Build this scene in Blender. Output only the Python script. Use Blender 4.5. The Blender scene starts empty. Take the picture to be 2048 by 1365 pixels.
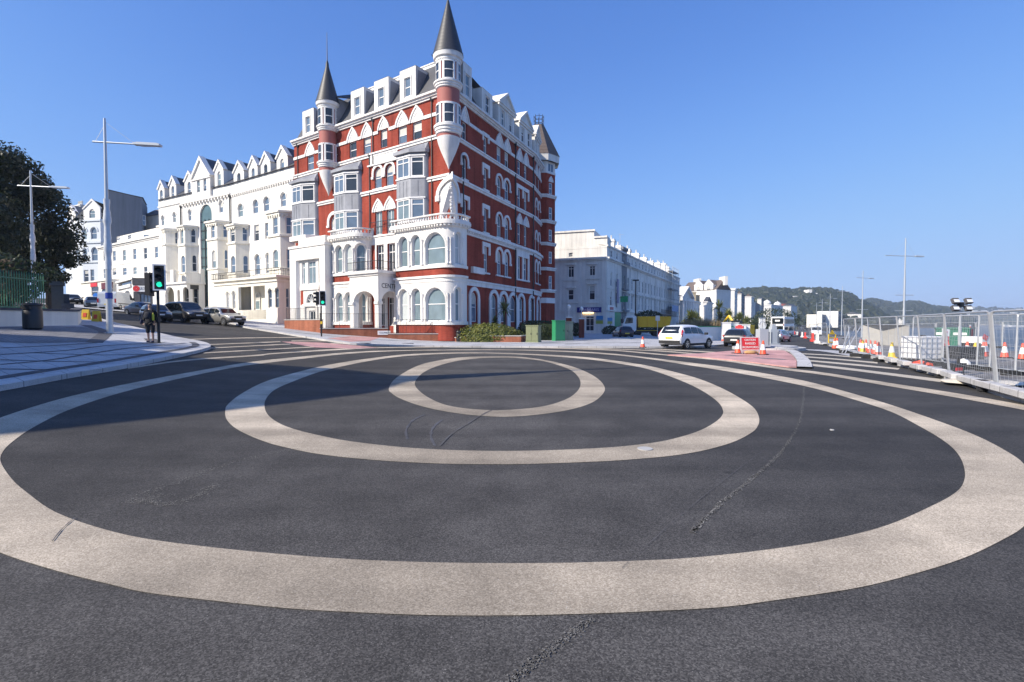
import bpy, bmesh, math, random
from mathutils import Vector, Matrix
from mathutils.geometry import delaunay_2d_cdt
R = math.radians
S = bpy.context.scene
COL = S.collection
random.seed(7)
FPX = 1024.0; YHOR = 649.0; CH = 1.65
PITCH = math.atan((682.5 - YHOR) / FPX)
cd = bpy.data.cameras.new('camera'); cam = bpy.data.objects.new('camera', cd); COL.objects.link(cam)
cam.location = (0, 0, CH); cam.rotation_euler = (math.pi / 2 - PITCH, 0, 0)
cd.sensor_width = 36; cd.lens = 18; cd.clip_start = .1; cd.clip_end = 12000
S.camera = cam
SUN_DIR = Vector((.886, .464, 0)).normalized()       # horizontal travel of the light
SUN_EL = R(35)
W = bpy.data.worlds.new('World'); S.world = W; W.use_nodes = True
wn = W.node_tree.nodes; wl = W.node_tree.links
sky = wn.new('ShaderNodeTexSky'); sky.sky_type = 'NISHITA'; sky.sun_disc = False
sky.sun_elevation = SUN_EL
az = math.atan2(-SUN_DIR.x, -SUN_DIR.y)              # direction towards the sun, clockwise from +Y
sky.sun_rotation = az
sky.air_density = 1.0; sky.dust_density = .3; sky.ozone_density = 3.0; sky.altitude = 0
SKY_K = .115                                           # background strength; the curve grades the sky like the photo
k1 = wn.new('ShaderNodeVectorMath'); k1.operation = 'SCALE'; k1.inputs['Scale'].default_value = SKY_K
k2 = wn.new('ShaderNodeVectorMath'); k2.operation = 'SCALE'; k2.inputs['Scale'].default_value = 1 / SKY_K
cv = wn.new('ShaderNodeRGBCurve'); cv.mapping.extend = 'HORIZONTAL'; cv.mapping.use_clip = False
for c, pts in enumerate((((0, 0), (.10, .098), (.2, .205), (.37, .325), (.65, .40), (1, .45)), ((0, .04), (.18, .25), (.345, .43), (.58, .56), (.8, .60), (1, .62)), ((0, .25), (.33, .70), (.57, .92), (.80, .97), (1, .97)))):
    cu = cv.mapping.curves[c]
    cu.points[0].location = pts[0]; cu.points[1].location = pts[-1]
    for q in pts[1:-1]: cu.points.new(*q)
cv.mapping.update()
wl.new(sky.outputs[0], k1.inputs[0]); wl.new(k1.outputs[0], cv.inputs['Color']); wl.new(cv.outputs[0], k2.inputs[0]); wl.new(k2.outputs[0], wn['Background'].inputs[0])
wn['Background'].inputs[1].default_value = SKY_K * .71
sd = bpy.data.lights.new('sun', 'SUN'); sd.energy = 5.0; sd.angle = R(.55); sd.color = (1, .91, .78)
sun = bpy.data.objects.new('sun', sd); COL.objects.link(sun)
ld = Vector((SUN_DIR.x * math.cos(SUN_EL), SUN_DIR.y * math.cos(SUN_EL), -math.sin(SUN_EL)))
sun.rotation_euler = ld.to_track_quat('-Z', 'Y').to_euler(); sun.location = (-60, -40, 60)
S.view_settings.view_transform = 'Standard'; S.view_settings.look = 'None'
S.view_settings.exposure = .5; S.view_settings.gamma = 1
S.cycles.max_bounces = 6; S.cycles.transparent_max_bounces = 8
def ray(px, py):
    x = (px - 1024) / FPX; y = -(py - 682.5) / FPX
    return Vector((x, math.cos(PITCH) + y * math.sin(PITCH), y * math.cos(PITCH) - math.sin(PITCH)))
def sst(a, b, x):
    t = min(1, max(0, (x - a) / (b - a))); return t * t * (3 - 2 * t)
def Hg(X, Y):
    t = -X - 7
    h = .08 * (0 if t < -3 else ((t + 3) ** 2 / 12 if t < 3 else t))
    if X < -70: h = 5.04 + 9 * (1 - math.exp(-(-X - 70) * .08 / 9))
    h -= min(1.2, .0115 * max(0, Y - 25)) * sst(0, 8, X - 2 - .2 * Y)
    return h
def gp(px, py, dz=0):
    d = ray(px, py); t = .5
    while t < 5000:
        P = d * t
        if CH + P.z <= Hg(P.x, P.y) + dz:
            a, b = t / 1.01, t
            for _ in range(30):
                m = (a + b) / 2; P = d * m
                if CH + P.z <= Hg(P.x, P.y) + dz: b = m
                else: a = m
            P = d * b
            return Vector((P.x, P.y, CH + P.z))
        t *= 1.01
    return Vector((P.x, P.y, 0))
def at(px, py, z):
    d = ray(px, py); P = d * (z / d.y); return Vector((P.x, P.y, CH + P.z))
def xy(px, z):
    return at(px, YHOR, z).xy
def tag(o, label=None, cat=None, group=None, kind=None):
    for k, v in (('label', label), ('category', cat), ('group', group), ('kind', kind)):
        if v: o[k] = v
    return o
def thing(name, label, cat, loc=(0, 0, 0), rz=0, group=None):
    o = bpy.data.objects.new(name, None); COL.objects.link(o)
    o.location = loc; o.rotation_euler = (0, 0, rz); o.empty_display_size = .3
    return tag(o, label, cat, group)
def root_of(o):
    while o.parent: o = o.parent
    return o
class MB:
    def __init__(s): s.v = []; s.f = []; s.uv = {}; s.sm = []; s.mi = []; s.cm = 0
    def p(s, co, uv=None):
        s.v.append(tuple(co)); i = len(s.v) - 1
        if uv: s.uv[i] = uv
        return i
    def face(s, ids, smooth=False): s.f.append(tuple(ids)); s.sm.append(smooth); s.mi.append(s.cm)
    def poly(s, pts, smooth=False): s.face([s.p(q) for q in pts], smooth)
    def box(s, c, d, rz=0, M=None):
        c = Vector(c); x, y, z = d[0] / 2, d[1] / 2, d[2] / 2
        T = M if M else Matrix.Rotation(rz, 3, 'Z')
        i = [s.p(c + T @ Vector(q)) for q in ((-x, -y, -z), (x, -y, -z), (x, y, -z), (-x, y, -z), (-x, -y, z), (x, -y, z), (x, y, z), (-x, y, z))]
        for q in ((3, 2, 1, 0), (4, 5, 6, 7), (0, 1, 5, 4), (1, 2, 6, 5), (2, 3, 7, 6), (3, 0, 4, 7)): s.face([i[k] for k in q])
        return s
    def tube(s, a, b, r, r2=None, n=8, cap=True):
        a = Vector(a); b = Vector(b); r2 = r if r2 is None else r2
        d = (b - a).normalized(); u = d.orthogonal().normalized(); w = d.cross(u)
        A = [s.p(a + (u * math.cos(t) + w * math.sin(t)) * r) for t in [k * 2 * math.pi / n for k in range(n)]]
        B = [s.p(b + (u * math.cos(t) + w * math.sin(t)) * r2) for t in [k * 2 * math.pi / n for k in range(n)]]
        for k in range(n): s.face((A[k], A[(k + 1) % n], B[(k + 1) % n], B[k]), n > 5)
        if cap: s.face(A[::-1]); s.face(B)
        return s
    def path(s, pts, r, n=6):
        for a, b in zip(pts, pts[1:]): s.tube(a, b, r, n=n)
        return s
    def lathe(s, prof, c=(0, 0, 0), n=24, a0=0, a1=2 * math.pi, smooth=True, M=None):
        c = Vector(c); full = abs(a1 - a0 - 2 * math.pi) < 1e-6; m = n if full else n + 1
        rows = []
        for r, z in prof:
            rows.append([s.p(c + (M @ Vector((r * math.cos(a0 + (a1 - a0) * k / n), r * math.sin(a0 + (a1 - a0) * k / n), z)) if M else Vector((r * math.cos(a0 + (a1 - a0) * k / n), r * math.sin(a0 + (a1 - a0) * k / n), z))), (r * (a1 - a0) * k / n, z)) for k in range(m)])
        for A, B in zip(rows, rows[1:]):
            for k in range(n):
                j = (k + 1) % m; s.face((A[k], A[j], B[j], B[k]), smooth)
        return s
    def prism(s, pts, z0, z1, top=True, bot=False):
        n = len(pts)
        A = [s.p((q[0], q[1], z0)) for q in pts]; B = [s.p((q[0], q[1], z1)) for q in pts]
        for k in range(n): s.face((A[k], A[(k + 1) % n], B[(k + 1) % n], B[k]))
        if top: s.face(B)
        if bot: s.face(A[::-1])
        return s
    def build(s, name, mat, parent=None, sharp=40, local=False):
        me = bpy.data.meshes.new(name)
        org = Vector((0, 0, 0))
        if parent and not local: org = root_of(parent).location
        me.from_pydata([tuple(Vector(q) - org) for q in s.v], [], s.f)
        for q in (mat if isinstance(mat, (list, tuple)) else [mat]): me.materials.append(q)
        me.polygons.foreach_set('use_smooth', s.sm)
        if isinstance(mat, (list, tuple)): me.polygons.foreach_set('material_index', s.mi)
        if s.uv:
            L = me.uv_layers.new(name='UVMap')
            for lp in me.loops:
                L.data[lp.index].uv = s.uv.get(lp.vertex_index, (0, 0))
        me.update()
        if any(s.sm): me.set_sharp_from_angle(angle=R(sharp))
        o = bpy.data.objects.new(name, me); COL.objects.link(o)
        if parent: o.parent = parent
        return o
def copy_tree(o, parent=None):
    c = o.copy(); COL.objects.link(c); c.parent = parent
    for ch in list(o.children): copy_tree(ch, c)
    return c
def dup(root, loc, rz, label, scale=None):
    c = copy_tree(root); c.location = loc; c.rotation_euler = (0, 0, rz)
    if scale: c.scale = scale
    c['label'] = label; return c
def text_mesh(txt, size, name, mat, parent, origin, right, up, align='CENTER', ext=.004, local=False, width=None):
    cu = bpy.data.curves.new(name, 'FONT'); cu.body = txt; cu.size = size; cu.extrude = ext
    cu.align_x = align; cu.align_y = 'CENTER'
    t = bpy.data.objects.new(name, cu); COL.objects.link(t)
    dg = bpy.context.evaluated_depsgraph_get(); dg.update()
    me = bpy.data.meshes.new_from_object(t.evaluated_get(dg))
    COL.objects.unlink(t); bpy.data.objects.remove(t)
    right = Vector(right).normalized(); up = Vector(up).normalized(); nrm = right.cross(up)
    org = Vector((0, 0, 0))
    if parent and not local: org = root_of(parent).location
    k = 1
    if width:
        xs = [v.co.x for v in me.vertices]; k = width / max(1e-6, max(xs) - min(xs))
    for v in me.vertices:
        c = v.co.copy(); v.co = Vector(origin) - org + right * c.x * k + up * c.y + nrm * c.z
    me.materials.clear(); me.materials.append(mat)
    o = bpy.data.objects.new(name, me); COL.objects.link(o); o.parent = parent
    return o
def new_mat(name):
    m = bpy.data.materials.new(name); m.use_nodes = True
    return m, m.node_tree.nodes, m.node_tree.links, m.node_tree.nodes['Principled BSDF']
def streaks(n, l, tc, out, k):
    mp = n.new('ShaderNodeMapping'); mp.inputs['Scale'].default_value = (2.2, 2.2, .12); l.new(tc.outputs['Object'], mp.inputs['Vector'])
    q = n.new('ShaderNodeTexNoise'); q.inputs['Scale'].default_value = 1.0; q.inputs['Detail'].default_value = 6; l.new(mp.outputs[0], q.inputs['Vector'])
    r = n.new('ShaderNodeMapRange'); r.inputs[1].default_value = .42; r.inputs[2].default_value = .72; r.inputs[3].default_value = 1.04; r.inputs[4].default_value = 1 - k; l.new(q.outputs['Fac'], r.inputs[0])
    mu = n.new('ShaderNodeMix'); mu.data_type = 'RGBA'; mu.blend_type = 'MULTIPLY'; mu.inputs[0].default_value = 1; l.new(out, mu.inputs[6]); l.new(r.outputs[0], mu.inputs[7]); return mu.outputs[2]
def mat(name, col, rough=.6, metal=0, var=.12, scale=3.0, bump=0, spec=.5, coat=0, emit=0, detail=4, var2=0, scale2=.25, streak=0):
    m, n, l, b = new_mat(name)
    b.inputs['Roughness'].default_value = rough; b.inputs['Metallic'].default_value = metal
    b.inputs['Specular IOR Level'].default_value = spec; b.inputs['Coat Weight'].default_value = coat
    tc = n.new('ShaderNodeTexCoord'); no = n.new('ShaderNodeTexNoise')
    no.inputs['Scale'].default_value = scale; no.inputs['Detail'].default_value = detail
    l.new(tc.outputs['Object'], no.inputs['Vector'])
    mx = n.new('ShaderNodeMix'); mx.data_type = 'RGBA'
    c = Vector(col)
    mx.inputs[6].default_value = (*(c * (1 - var)), 1); mx.inputs[7].default_value = (*[min(1, q) for q in c * (1 + var)], 1)
    l.new(no.outputs['Fac'], mx.inputs[0]); out = mx.outputs[2]
    if var2:
        n2 = n.new('ShaderNodeTexNoise'); n2.inputs['Scale'].default_value = scale2; n2.inputs['Detail'].default_value = 5
        l.new(tc.outputs['Object'], n2.inputs['Vector'])
        mr = n.new('ShaderNodeMapRange'); mr.inputs[1].default_value = .3; mr.inputs[2].default_value = .7
        mr.inputs[3].default_value = 1 - var2; mr.inputs[4].default_value = 1 + var2 * .6
        l.new(n2.outputs['Fac'], mr.inputs[0])
        mu = n.new('ShaderNodeMix'); mu.data_type = 'RGBA'; mu.blend_type = 'MULTIPLY'; mu.inputs[0].default_value = 1
        l.new(out, mu.inputs[6]); l.new(mr.outputs[0], mu.inputs[7]); out = mu.outputs[2]
    if streak: out = streaks(n, l, tc, out, streak)
    l.new(out, b.inputs['Base Color'])
    if bump:
        bp = n.new('ShaderNodeBump'); bp.inputs['Strength'].default_value = bump; bp.inputs['Distance'].default_value = .02
        l.new(no.outputs['Fac'], bp.inputs['Height']); l.new(bp.outputs[0], b.inputs['Normal'])
    if emit:
        b.inputs['Emission Color'].default_value = (*col, 1); b.inputs['Emission Strength'].default_value = emit
    return m
def brick_mat(name, c1, c2, mortar, scale=1.0):
    m, n, l, b = new_mat(name)
    b.inputs['Roughness'].default_value = .85; b.inputs['Specular IOR Level'].default_value = .12
    uv = n.new('ShaderNodeUVMap'); br = n.new('ShaderNodeTexBrick')
    br.inputs['Scale'].default_value = 1; br.inputs['Brick Width'].default_value = .225; br.inputs['Row Height'].default_value = .075
    br.inputs['Mortar Size'].default_value = .006; br.inputs['Color1'].default_value = (*c1, 1); br.inputs['Color2'].default_value = (*c2, 1)
    br.inputs['Mortar'].default_value = (*mortar, 1)
    l.new(uv.outputs[0], br.inputs['Vector'])
    tc = n.new('ShaderNodeTexCoord'); no = n.new('ShaderNodeTexNoise'); no.inputs['Scale'].default_value = .5; no.inputs['Detail'].default_value = 7
    l.new(tc.outputs['Object'], no.inputs['Vector'])
    mr = n.new('ShaderNodeMapRange'); mr.inputs[1].default_value = .3; mr.inputs[2].default_value = .7; mr.inputs[3].default_value = .74; mr.inputs[4].default_value = 1.2
    l.new(no.outputs['Fac'], mr.inputs[0])
    mu = n.new('ShaderNodeMix'); mu.data_type = 'RGBA'; mu.blend_type = 'MULTIPLY'; mu.inputs[0].default_value = 1
    l.new(br.outputs['Color'], mu.inputs[6]); l.new(mr.outputs[0], mu.inputs[7]); l.new(streaks(n, l, tc, mu.outputs[2], .3), b.inputs['Base Color'])
    return m
def glass_mat(name, col, rough=.06, var=.35):
    m, n, l, b = new_mat(name)
    b.inputs['Roughness'].default_value = rough; b.inputs['Specular IOR Level'].default_value = .7
    tc = n.new('ShaderNodeTexCoord'); no = n.new('ShaderNodeTexNoise'); no.inputs['Scale'].default_value = .9; no.inputs['Detail'].default_value = 2
    l.new(tc.outputs['Object'], no.inputs['Vector'])
    mx = n.new('ShaderNodeMix'); mx.data_type = 'RGBA'; c = Vector(col)
    mx.inputs[6].default_value = (*(c * (1 - var)), 1); mx.inputs[7].default_value = (*(c * (1 + var)), 1)
    l.new(no.outputs['Fac'], mx.inputs[0]); l.new(mx.outputs[2], b.inputs['Base Color'])
    n2 = n.new('ShaderNodeTexNoise'); n2.inputs['Scale'].default_value = 1.3; l.new(tc.outputs['Object'], n2.inputs['Vector'])
    bp = n.new('ShaderNodeBump'); bp.inputs['Strength'].default_value = .08; bp.inputs['Distance'].default_value = .05
    l.new(n2.outputs['Fac'], bp.inputs['Height']); l.new(bp.outputs[0], b.inputs['Normal'])
    return m
def leaf_mat(name, c1, c2, scale=1.2):
    m, n, l, b = new_mat(name)
    b.inputs['Roughness'].default_value = .55
    tc = n.new('ShaderNodeTexCoord'); no = n.new('ShaderNodeTexNoise'); no.inputs['Scale'].default_value = scale; no.inputs['Detail'].default_value = 4
    l.new(tc.outputs['Object'], no.inputs['Vector'])
    cr = n.new('ShaderNodeValToRGB'); cr.color_ramp.elements[0].position = .35; cr.color_ramp.elements[1].position = .65
    cr.color_ramp.elements[0].color = (*c1, 1); cr.color_ramp.elements[1].color = (*c2, 1)
    l.new(no.outputs['Fac'], cr.inputs[0]); l.new(cr.outputs[0], b.inputs['Base Color'])
    tr = n.new('ShaderNodeBsdfTranslucent'); l.new(cr.outputs[0], tr.inputs['Color'])
    ms = n.new('ShaderNodeMixShader'); ms.inputs[0].default_value = .25
    l.new(b.outputs[0], ms.inputs[1]); l.new(tr.outputs[0], ms.inputs[2]); l.new(ms.outputs[0], n['Material Output'].inputs[0])
    return m
def ground_mat(name, base, dark, light, grain=90, tyre=True, rough=.85, joint=None, wear=.3, lane=None):
    m, n, l, b = new_mat(name); b.inputs['Roughness'].default_value = rough; b.inputs['Specular IOR Level'].default_value = .3
    tc = n.new('ShaderNodeTexCoord'); O = tc.outputs['Object']
    def noise(sc, det=4, rgh=.6):
        q = n.new('ShaderNodeTexNoise'); q.inputs['Scale'].default_value = sc; q.inputs['Detail'].default_value = det
        q.inputs['Roughness'].default_value = rgh; l.new(O, q.inputs['Vector']); return q.outputs['Fac']
    def rng(v, a, bb, c, d):
        q = n.new('ShaderNodeMapRange'); q.inputs[1].default_value = a; q.inputs[2].default_value = bb
        q.inputs[3].default_value = c; q.inputs[4].default_value = d; l.new(v, q.inputs[0]); return q.outputs[0]
    def mixc(f, A, B, mode='MIX'):
        q = n.new('ShaderNodeMix'); q.data_type = 'RGBA'; q.blend_type = mode
        for i, vv in ((0, f), (6, A), (7, B)):
            if isinstance(vv, (int, float)): q.inputs[i].default_value = vv if i == 0 else (vv, vv, vv, 1)
            elif isinstance(vv, tuple): q.inputs[i].default_value = (*vv, 1)
            else: l.new(vv, q.inputs[i])
        return q.outputs[2]
    g = noise(grain * .8, 3, .75)
    st = n.new('ShaderNodeTexVoronoi'); st.inputs['Scale'].default_value = grain; l.new(O, st.inputs['Vector']); sc = n.new('ShaderNodeSeparateColor'); l.new(st.outputs['Color'], sc.inputs[0])
    pw = n.new('ShaderNodeMath'); pw.operation = 'POWER'; pw.inputs[1].default_value = 1.6; l.new(sc.outputs[0], pw.inputs[0])
    c = mixc(pw.outputs[0], dark, light)
    c = mixc(rng(g, .35, .65, .15, .75), c, base)
    big = rng(noise(.22, 6, .65), .32, .68, 1 - wear, 1 + wear)
    c = mixc(1, c, big, 'MULTIPLY')
    c = mixc(1, c, rng(noise(1.7, 5, .6), .34, .68, 1 - wear * .6, 1 + wear * .5), 'MULTIPLY')
    vo = n.new('ShaderNodeTexVoronoi'); vo.inputs['Scale'].default_value = grain * .42; l.new(O, vo.inputs['Vector'])
    sp = rng(vo.outputs['Distance'], .05, .16, 1, 0)
    chip = n.new('ShaderNodeMath'); chip.operation = 'MULTIPLY'; l.new(sp, chip.inputs[0]); l.new(rng(noise(grain * .3, 2), .5, .62, 0, .9), chip.inputs[1])
    c = mixc(chip.outputs[0], c, tuple(min(1, q * 2.2) for q in light))
    v2 = n.new('ShaderNodeTexVoronoi'); v2.inputs['Scale'].default_value = 1.1; l.new(O, v2.inputs['Vector'])
    oil = n.new('ShaderNodeMath'); oil.operation = 'MULTIPLY'; l.new(rng(v2.outputs['Distance'], .02, .1, 1, 0), oil.inputs[0]); l.new(rng(noise(.6, 2), .5, .6, 0, .7), oil.inputs[1])
    c = mixc(oil.outputs[0], c, tuple(q * .35 for q in base))
    if tyre:
        mp = n.new('ShaderNodeMapping'); mp.inputs['Rotation'].default_value = (0, 0, R(28)); mp.inputs['Scale'].default_value = (.05, 1.1, 1); l.new(O, mp.inputs['Vector'])
        q = n.new('ShaderNodeTexNoise'); q.inputs['Scale'].default_value = 1.0; q.inputs['Detail'].default_value = 5; l.new(mp.outputs[0], q.inputs['Vector'])
        c = mixc(1, c, rng(q.outputs['Fac'], .38, .66, .78, 1.16), 'MULTIPLY')
    if lane:  # traffic lane through the junction: worn or dirtied, broken up by noise
        sx = n.new('ShaderNodeSeparateXYZ'); l.new(O, sx.inputs[0]); a = n.new('ShaderNodeMath'); a.operation = 'ADD'; a.inputs[1].default_value = .6; l.new(sx.outputs[0], a.inputs[0])
        ab = n.new('ShaderNodeMath'); ab.operation = 'ABSOLUTE'; l.new(a.outputs[0], ab.inputs[0]); ad = n.new('ShaderNodeMath'); ad.operation = 'MULTIPLY_ADD'; ad.inputs[1].default_value = 4; l.new(noise(.5, 4), ad.inputs[0]); l.new(ab.outputs[0], ad.inputs[2])
        c = mixc(1, c, rng(ad.outputs[0], 2.6, 6.5, lane[0], lane[1]), 'MULTIPLY')
    if joint:
        mp = n.new('ShaderNodeMapping'); mp.inputs['Rotation'].default_value = (0, 0, R(35)); l.new(O, mp.inputs['Vector'])
        q = n.new('ShaderNodeTexBrick'); q.inputs['Scale'].default_value = 1; q.inputs['Brick Width'].default_value = joint[0]; q.inputs['Row Height'].default_value = joint[1]; q.inputs['Mortar Size'].default_value = .012
        for k, v in (('Color1', .92), ('Color2', 1.08), ('Mortar', .5)): q.inputs[k].default_value = (v, v, v, 1)
        l.new(mp.outputs[0], q.inputs['Vector']); c = mixc(1, c, q.outputs['Color'], 'MULTIPLY')
    l.new(c, b.inputs['Base Color'])
    bp = n.new('ShaderNodeBump'); bp.inputs['Strength'].default_value = .3; bp.inputs['Distance'].default_value = .004
    l.new(sc.outputs[0], bp.inputs['Height']); l.new(bp.outputs[0], b.inputs['Normal'])
    return m
M = {}
M['asphalt'] = ground_mat('asphalt', (.054, .051, .0475), (.014, .013, .0125), (.15, .141, .13), grain=120, lane=(1.2, .82))
M['beige'] = ground_mat('beige aggregate', (.50, .425, .325), (.22, .18, .13), (.7, .61, .48), grain=120, wear=.24, lane=(.66, 1.08))
M['beige_clean'] = ground_mat('clean beige aggregate', (.5, .45, .37), (.32, .28, .22), (.62, .56, .47), grain=80, tyre=False, wear=.1)
M['pave'] = ground_mat('pale paving', (.44, .44, .45), (.34, .34, .35), (.55, .55, .56), grain=60, tyre=False, joint=(.9, .6), wear=.14)
M['pave_grey'] = ground_mat('grey block paving', (.2, .2, .21), (.12, .12, .13), (.28, .28, .29), grain=30, tyre=False, joint=(.3, .2))
M['pave_dark'] = ground_mat('dark paving strip', (.09, .09, .1), (.06, .06, .065), (.13, .13, .14), grain=50, tyre=False)
M['pink'] = ground_mat('pink tactile paving', (.52, .29, .27), (.4, .22, .2), (.64, .36, .34), grain=40, tyre=False)
M['kerb'] = ground_mat('granite kerb', (.5, .49, .48), (.38, .37, .37), (.62, .61, .6), grain=70, tyre=False, joint=(1.0, 1.0), wear=.14)
M['rubble'] = ground_mat('dusty site ground', (.2, .19, .18), (.1, .1, .1), (.32, .3, .28), grain=20, tyre=True)
M['seam'] = ground_mat('pale seam', (.2, .19, .17), (.06, .06, .06), (.36, .34, .3), grain=60, tyre=False)
M['brick'] = brick_mat('red brick', (.27, .046, .03), (.32, .062, .04), (.23, .07, .05))
M['brick_low'] = brick_mat('orange red brick', (.27, .085, .045), (.33, .11, .06), (.32, .2, .15))
M['redrender'] = mat('red painted render', (.36, .115, .095), .7, var=.06)
M['white'] = mat('white painted stucco', (.76, .735, .69), .65, var=.04, scale=1.2, var2=.05, scale2=.35, streak=0.12)
M['stone'] = mat('white stone trim', (.76, .74, .71), .65, var=.05, scale=2, var2=.06, streak=0.16)
M['cream'] = mat('cream painted stucco', (.80, .76, .66), .7, var=.04, scale=1, var2=.08, streak=0.12)
M['offwhite'] = mat('weathered white render', (.76, .735, .68), .7, var=.06, scale=1.5, var2=.14, scale2=.3, streak=0.2)
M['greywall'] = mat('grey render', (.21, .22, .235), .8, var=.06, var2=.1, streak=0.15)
M['slate'] = mat('slate roof', (.07, .072, .08), .6, var=.35, scale=5, var2=.2)
M['slate_dark'] = mat('dark cone tiles', (.035, .036, .042), .5, var=.3, scale=6)
M['browntile'] = mat('brown roof tiles', (.13, .1, .085), .75, var=.3, scale=5, var2=.15)
M['lead'] = mat('lead cladding', (.27, .28, .31), .55, var=.18, scale=2, var2=.2, scale2=.9, metal=.25)
M['glass'] = glass_mat('window glass', (.035, .045, .06))
M['glass_blue'] = glass_mat('curtained glass', (.17, .23, .26))
M['glass_pale'] = glass_mat('blind behind glass', (.48, .52, .52), rough=.1, var=.12)
M['glass_sky'] = glass_mat('sky lit glass', (.12, .17, .24))
M['frame'] = mat('white window frame', (.8, .79, .77), .4, var=.03)
M['darkmetal'] = mat('black painted iron', (.02, .02, .022), .45, var=.2)
M['pipe'] = mat('black downpipe', (.025, .027, .03), .5, var=.2)
M['galv'] = mat('galvanised steel', (.48, .5, .52), .45, metal=.35, var=.15, scale=6)
M['lamp'] = mat('pale grey lamp mast', (.52, .55, .58), .4, metal=.4, var=.08)
M['rubber'] = mat('black rubber', (.022, .022, .023), .8, var=.2)
M['concrete'] = mat('concrete', (.42, .41, .39), .85, var=.15, scale=4, bump=.2, var2=.15)
M['orange'] = mat('orange red plastic', (.78, .09, .035), .45, var=.12)
M['red'] = mat('red sign', (.62, .03, .035), .45, var=.06)
M['yellow'] = mat('yellow plastic', (.75, .5, .03), .45, var=.08)
M['white_sheet'] = mat('reflective white sheet', (.8, .8, .78), .4, var=.06)
M['black'] = mat('matt black', (.012, .012, .014), .55, var=.2)
class Path:
    def __init__(s, pts):
        s.p = [Vector((q[0], q[1])) for q in pts]; s.u = [0.0]
        for a, b in zip(s.p, s.p[1:]): s.u.append(s.u[-1] + (b - a).length)
        s.L = s.u[-1]; s.nn = []
        seg = []
        for a, b in zip(s.p, s.p[1:]):
            t = (b - a).normalized(); seg.append(Vector((t.y, -t.x)))
        for i in range(len(s.p)):
            if i == 0: n = seg[0]
            elif i == len(s.p) - 1: n = seg[-1]
            else:
                n = (seg[i - 1] + seg[i]).normalized(); n = n / max(.35, n.dot(seg[i]))
            s.nn.append(n)
    def at(s, u, off=0.0):
        n = len(s.p) - 1; i = 0
        while i < n - 1 and u > s.u[i + 1]: i += 1
        k = (u - s.u[i]) / (s.u[i + 1] - s.u[i])
        kk = min(1, max(0, k))
        return s.p[i] + (s.p[i + 1] - s.p[i]) * k + (s.nn[i] + (s.nn[i + 1] - s.nn[i]) * kk) * off
    def P(s, u, h, off=0.0):
        q = s.at(u, off); return Vector((q.x, q.y, h))
    def uh(s, px, py=YHOR):
        d = ray(px, py); best = None; n = len(s.p) - 1
        for i in range(n):
            a, e = s.p[i], s.p[i + 1] - s.p[i]
            den = e.x * d.y - e.y * d.x
            if abs(den) < 1e-9: continue
            k = (-a.x * d.y + a.y * d.x) / den
            lo = -6 if i == 0 else -1e-6; hi = 7 if i == n - 1 else 1 + 1e-6
            if lo <= k <= hi:
                q = a + e * k; t = q.dot(d.xy) / d.xy.dot(d.xy)
                if t > 0 and (best is None or t < best[0]): best = (t, s.u[i] + k * e.length, CH + d.z * t)
        if best is None: raise ValueError(f"uh {px} {py} {s.p[0]} {s.p[-1]} n={n}")
        return best[1], best[2]
    def U(s, px): return s.uh(px)[0]
    def cuts(s, u0, u1): return [u0] + [u for u in s.u if u0 + 1e-3 < u < u1 - 1e-3] + [u1]
    def offset(s, d): return Path([a + n * d for a, n in zip(s.p, s.nn)])
def densify(pts, step=.35):
    out = [Vector(pts[0][:2])]
    for a, b in zip(pts, pts[1:]):
        a = Vector(a[:2]); b = Vector(b[:2]); k = max(1, int((b - a).length / step))
        for i in range(1, k + 1): out.append(a + (b - a) * i / k)
    return out
def bez(p0, p1, p2, n=10):
    return [p0 * (1 - t) ** 2 + p1 * 2 * t * (1 - t) + p2 * t * t for t in [i / n for i in range(1, n + 1)]]
def outline(u0, u1, h0, h1, kind='r'):
    w = u1 - u0; c = (u0 + u1) / 2
    if kind == 'r': return [(u0, h0), (u1, h0), (u1, h1), (u0, h1)]
    pts = [(u0, h0), (u1, h0)]
    if kind == 'a':
        r = w / 2; hs = h1 - r
        pts += [(c + r * math.cos(t), hs + r * math.sin(t)) for t in [i * math.pi / 10 for i in range(11)]]
    elif kind == 's':
        rise = w * .22; hs = h1 - rise
        pts += [(c + w / 2 * math.cos(t), hs + rise * math.sin(t)) for t in [i * math.pi / 8 for i in range(9)]]
    elif kind == 'p':
        pts += pointed(u0, u1, h1 - w * .95, w * .95)
    return pts
def pointed(u0, u1, hs, rise, n=7):
    c = (u0 + u1) / 2; a = (u1 - u0) / 2
    r = [(c + a * math.cos(t * math.pi / 2) ** .85, hs + rise * math.sin(t * math.pi / 2) ** 1.0) for t in [i / n for i in range(n + 1)]]
    r = [(c + a * (1 - (i / n) ** 1.9), hs + rise * (i / n)) for i in range(n + 1)]
    return r + [(2 * c - x, y) for x, y in r[-2::-1]]
def inside(pt, poly):
    x, y = pt; c = False; j = len(poly) - 1
    for i in range(len(poly)):
        xi, yi = poly[i]; xj, yj = poly[j]
        if (yi > y) != (yj > y) and x < (xj - xi) * (y - yi) / (yj - yi) + xi: c = not c
        j = i
    return c
def fill(region, holes=(), extra=()):
    vs = []; es = []
    for poly in [region] + list(holes):
        k = len(vs); vs += [Vector(q) for q in poly]; es += [(k + i, k + (i + 1) % len(poly)) for i in range(len(poly))]
    for a, b in extra:
        k = len(vs); vs += [Vector(a), Vector(b)]; es.append((k, k + 1))
    V, E, F, *_ = delaunay_2d_cdt(vs, es, [], 0, 1e-5)
    out = []
    for f in F:
        c = (sum(V[i][0] for i in f) / len(f), sum(V[i][1] for i in f) / len(f))
        if inside(c, region) and not any(inside(c, h) for h in holes): out.append(f)
    return V, out
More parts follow.
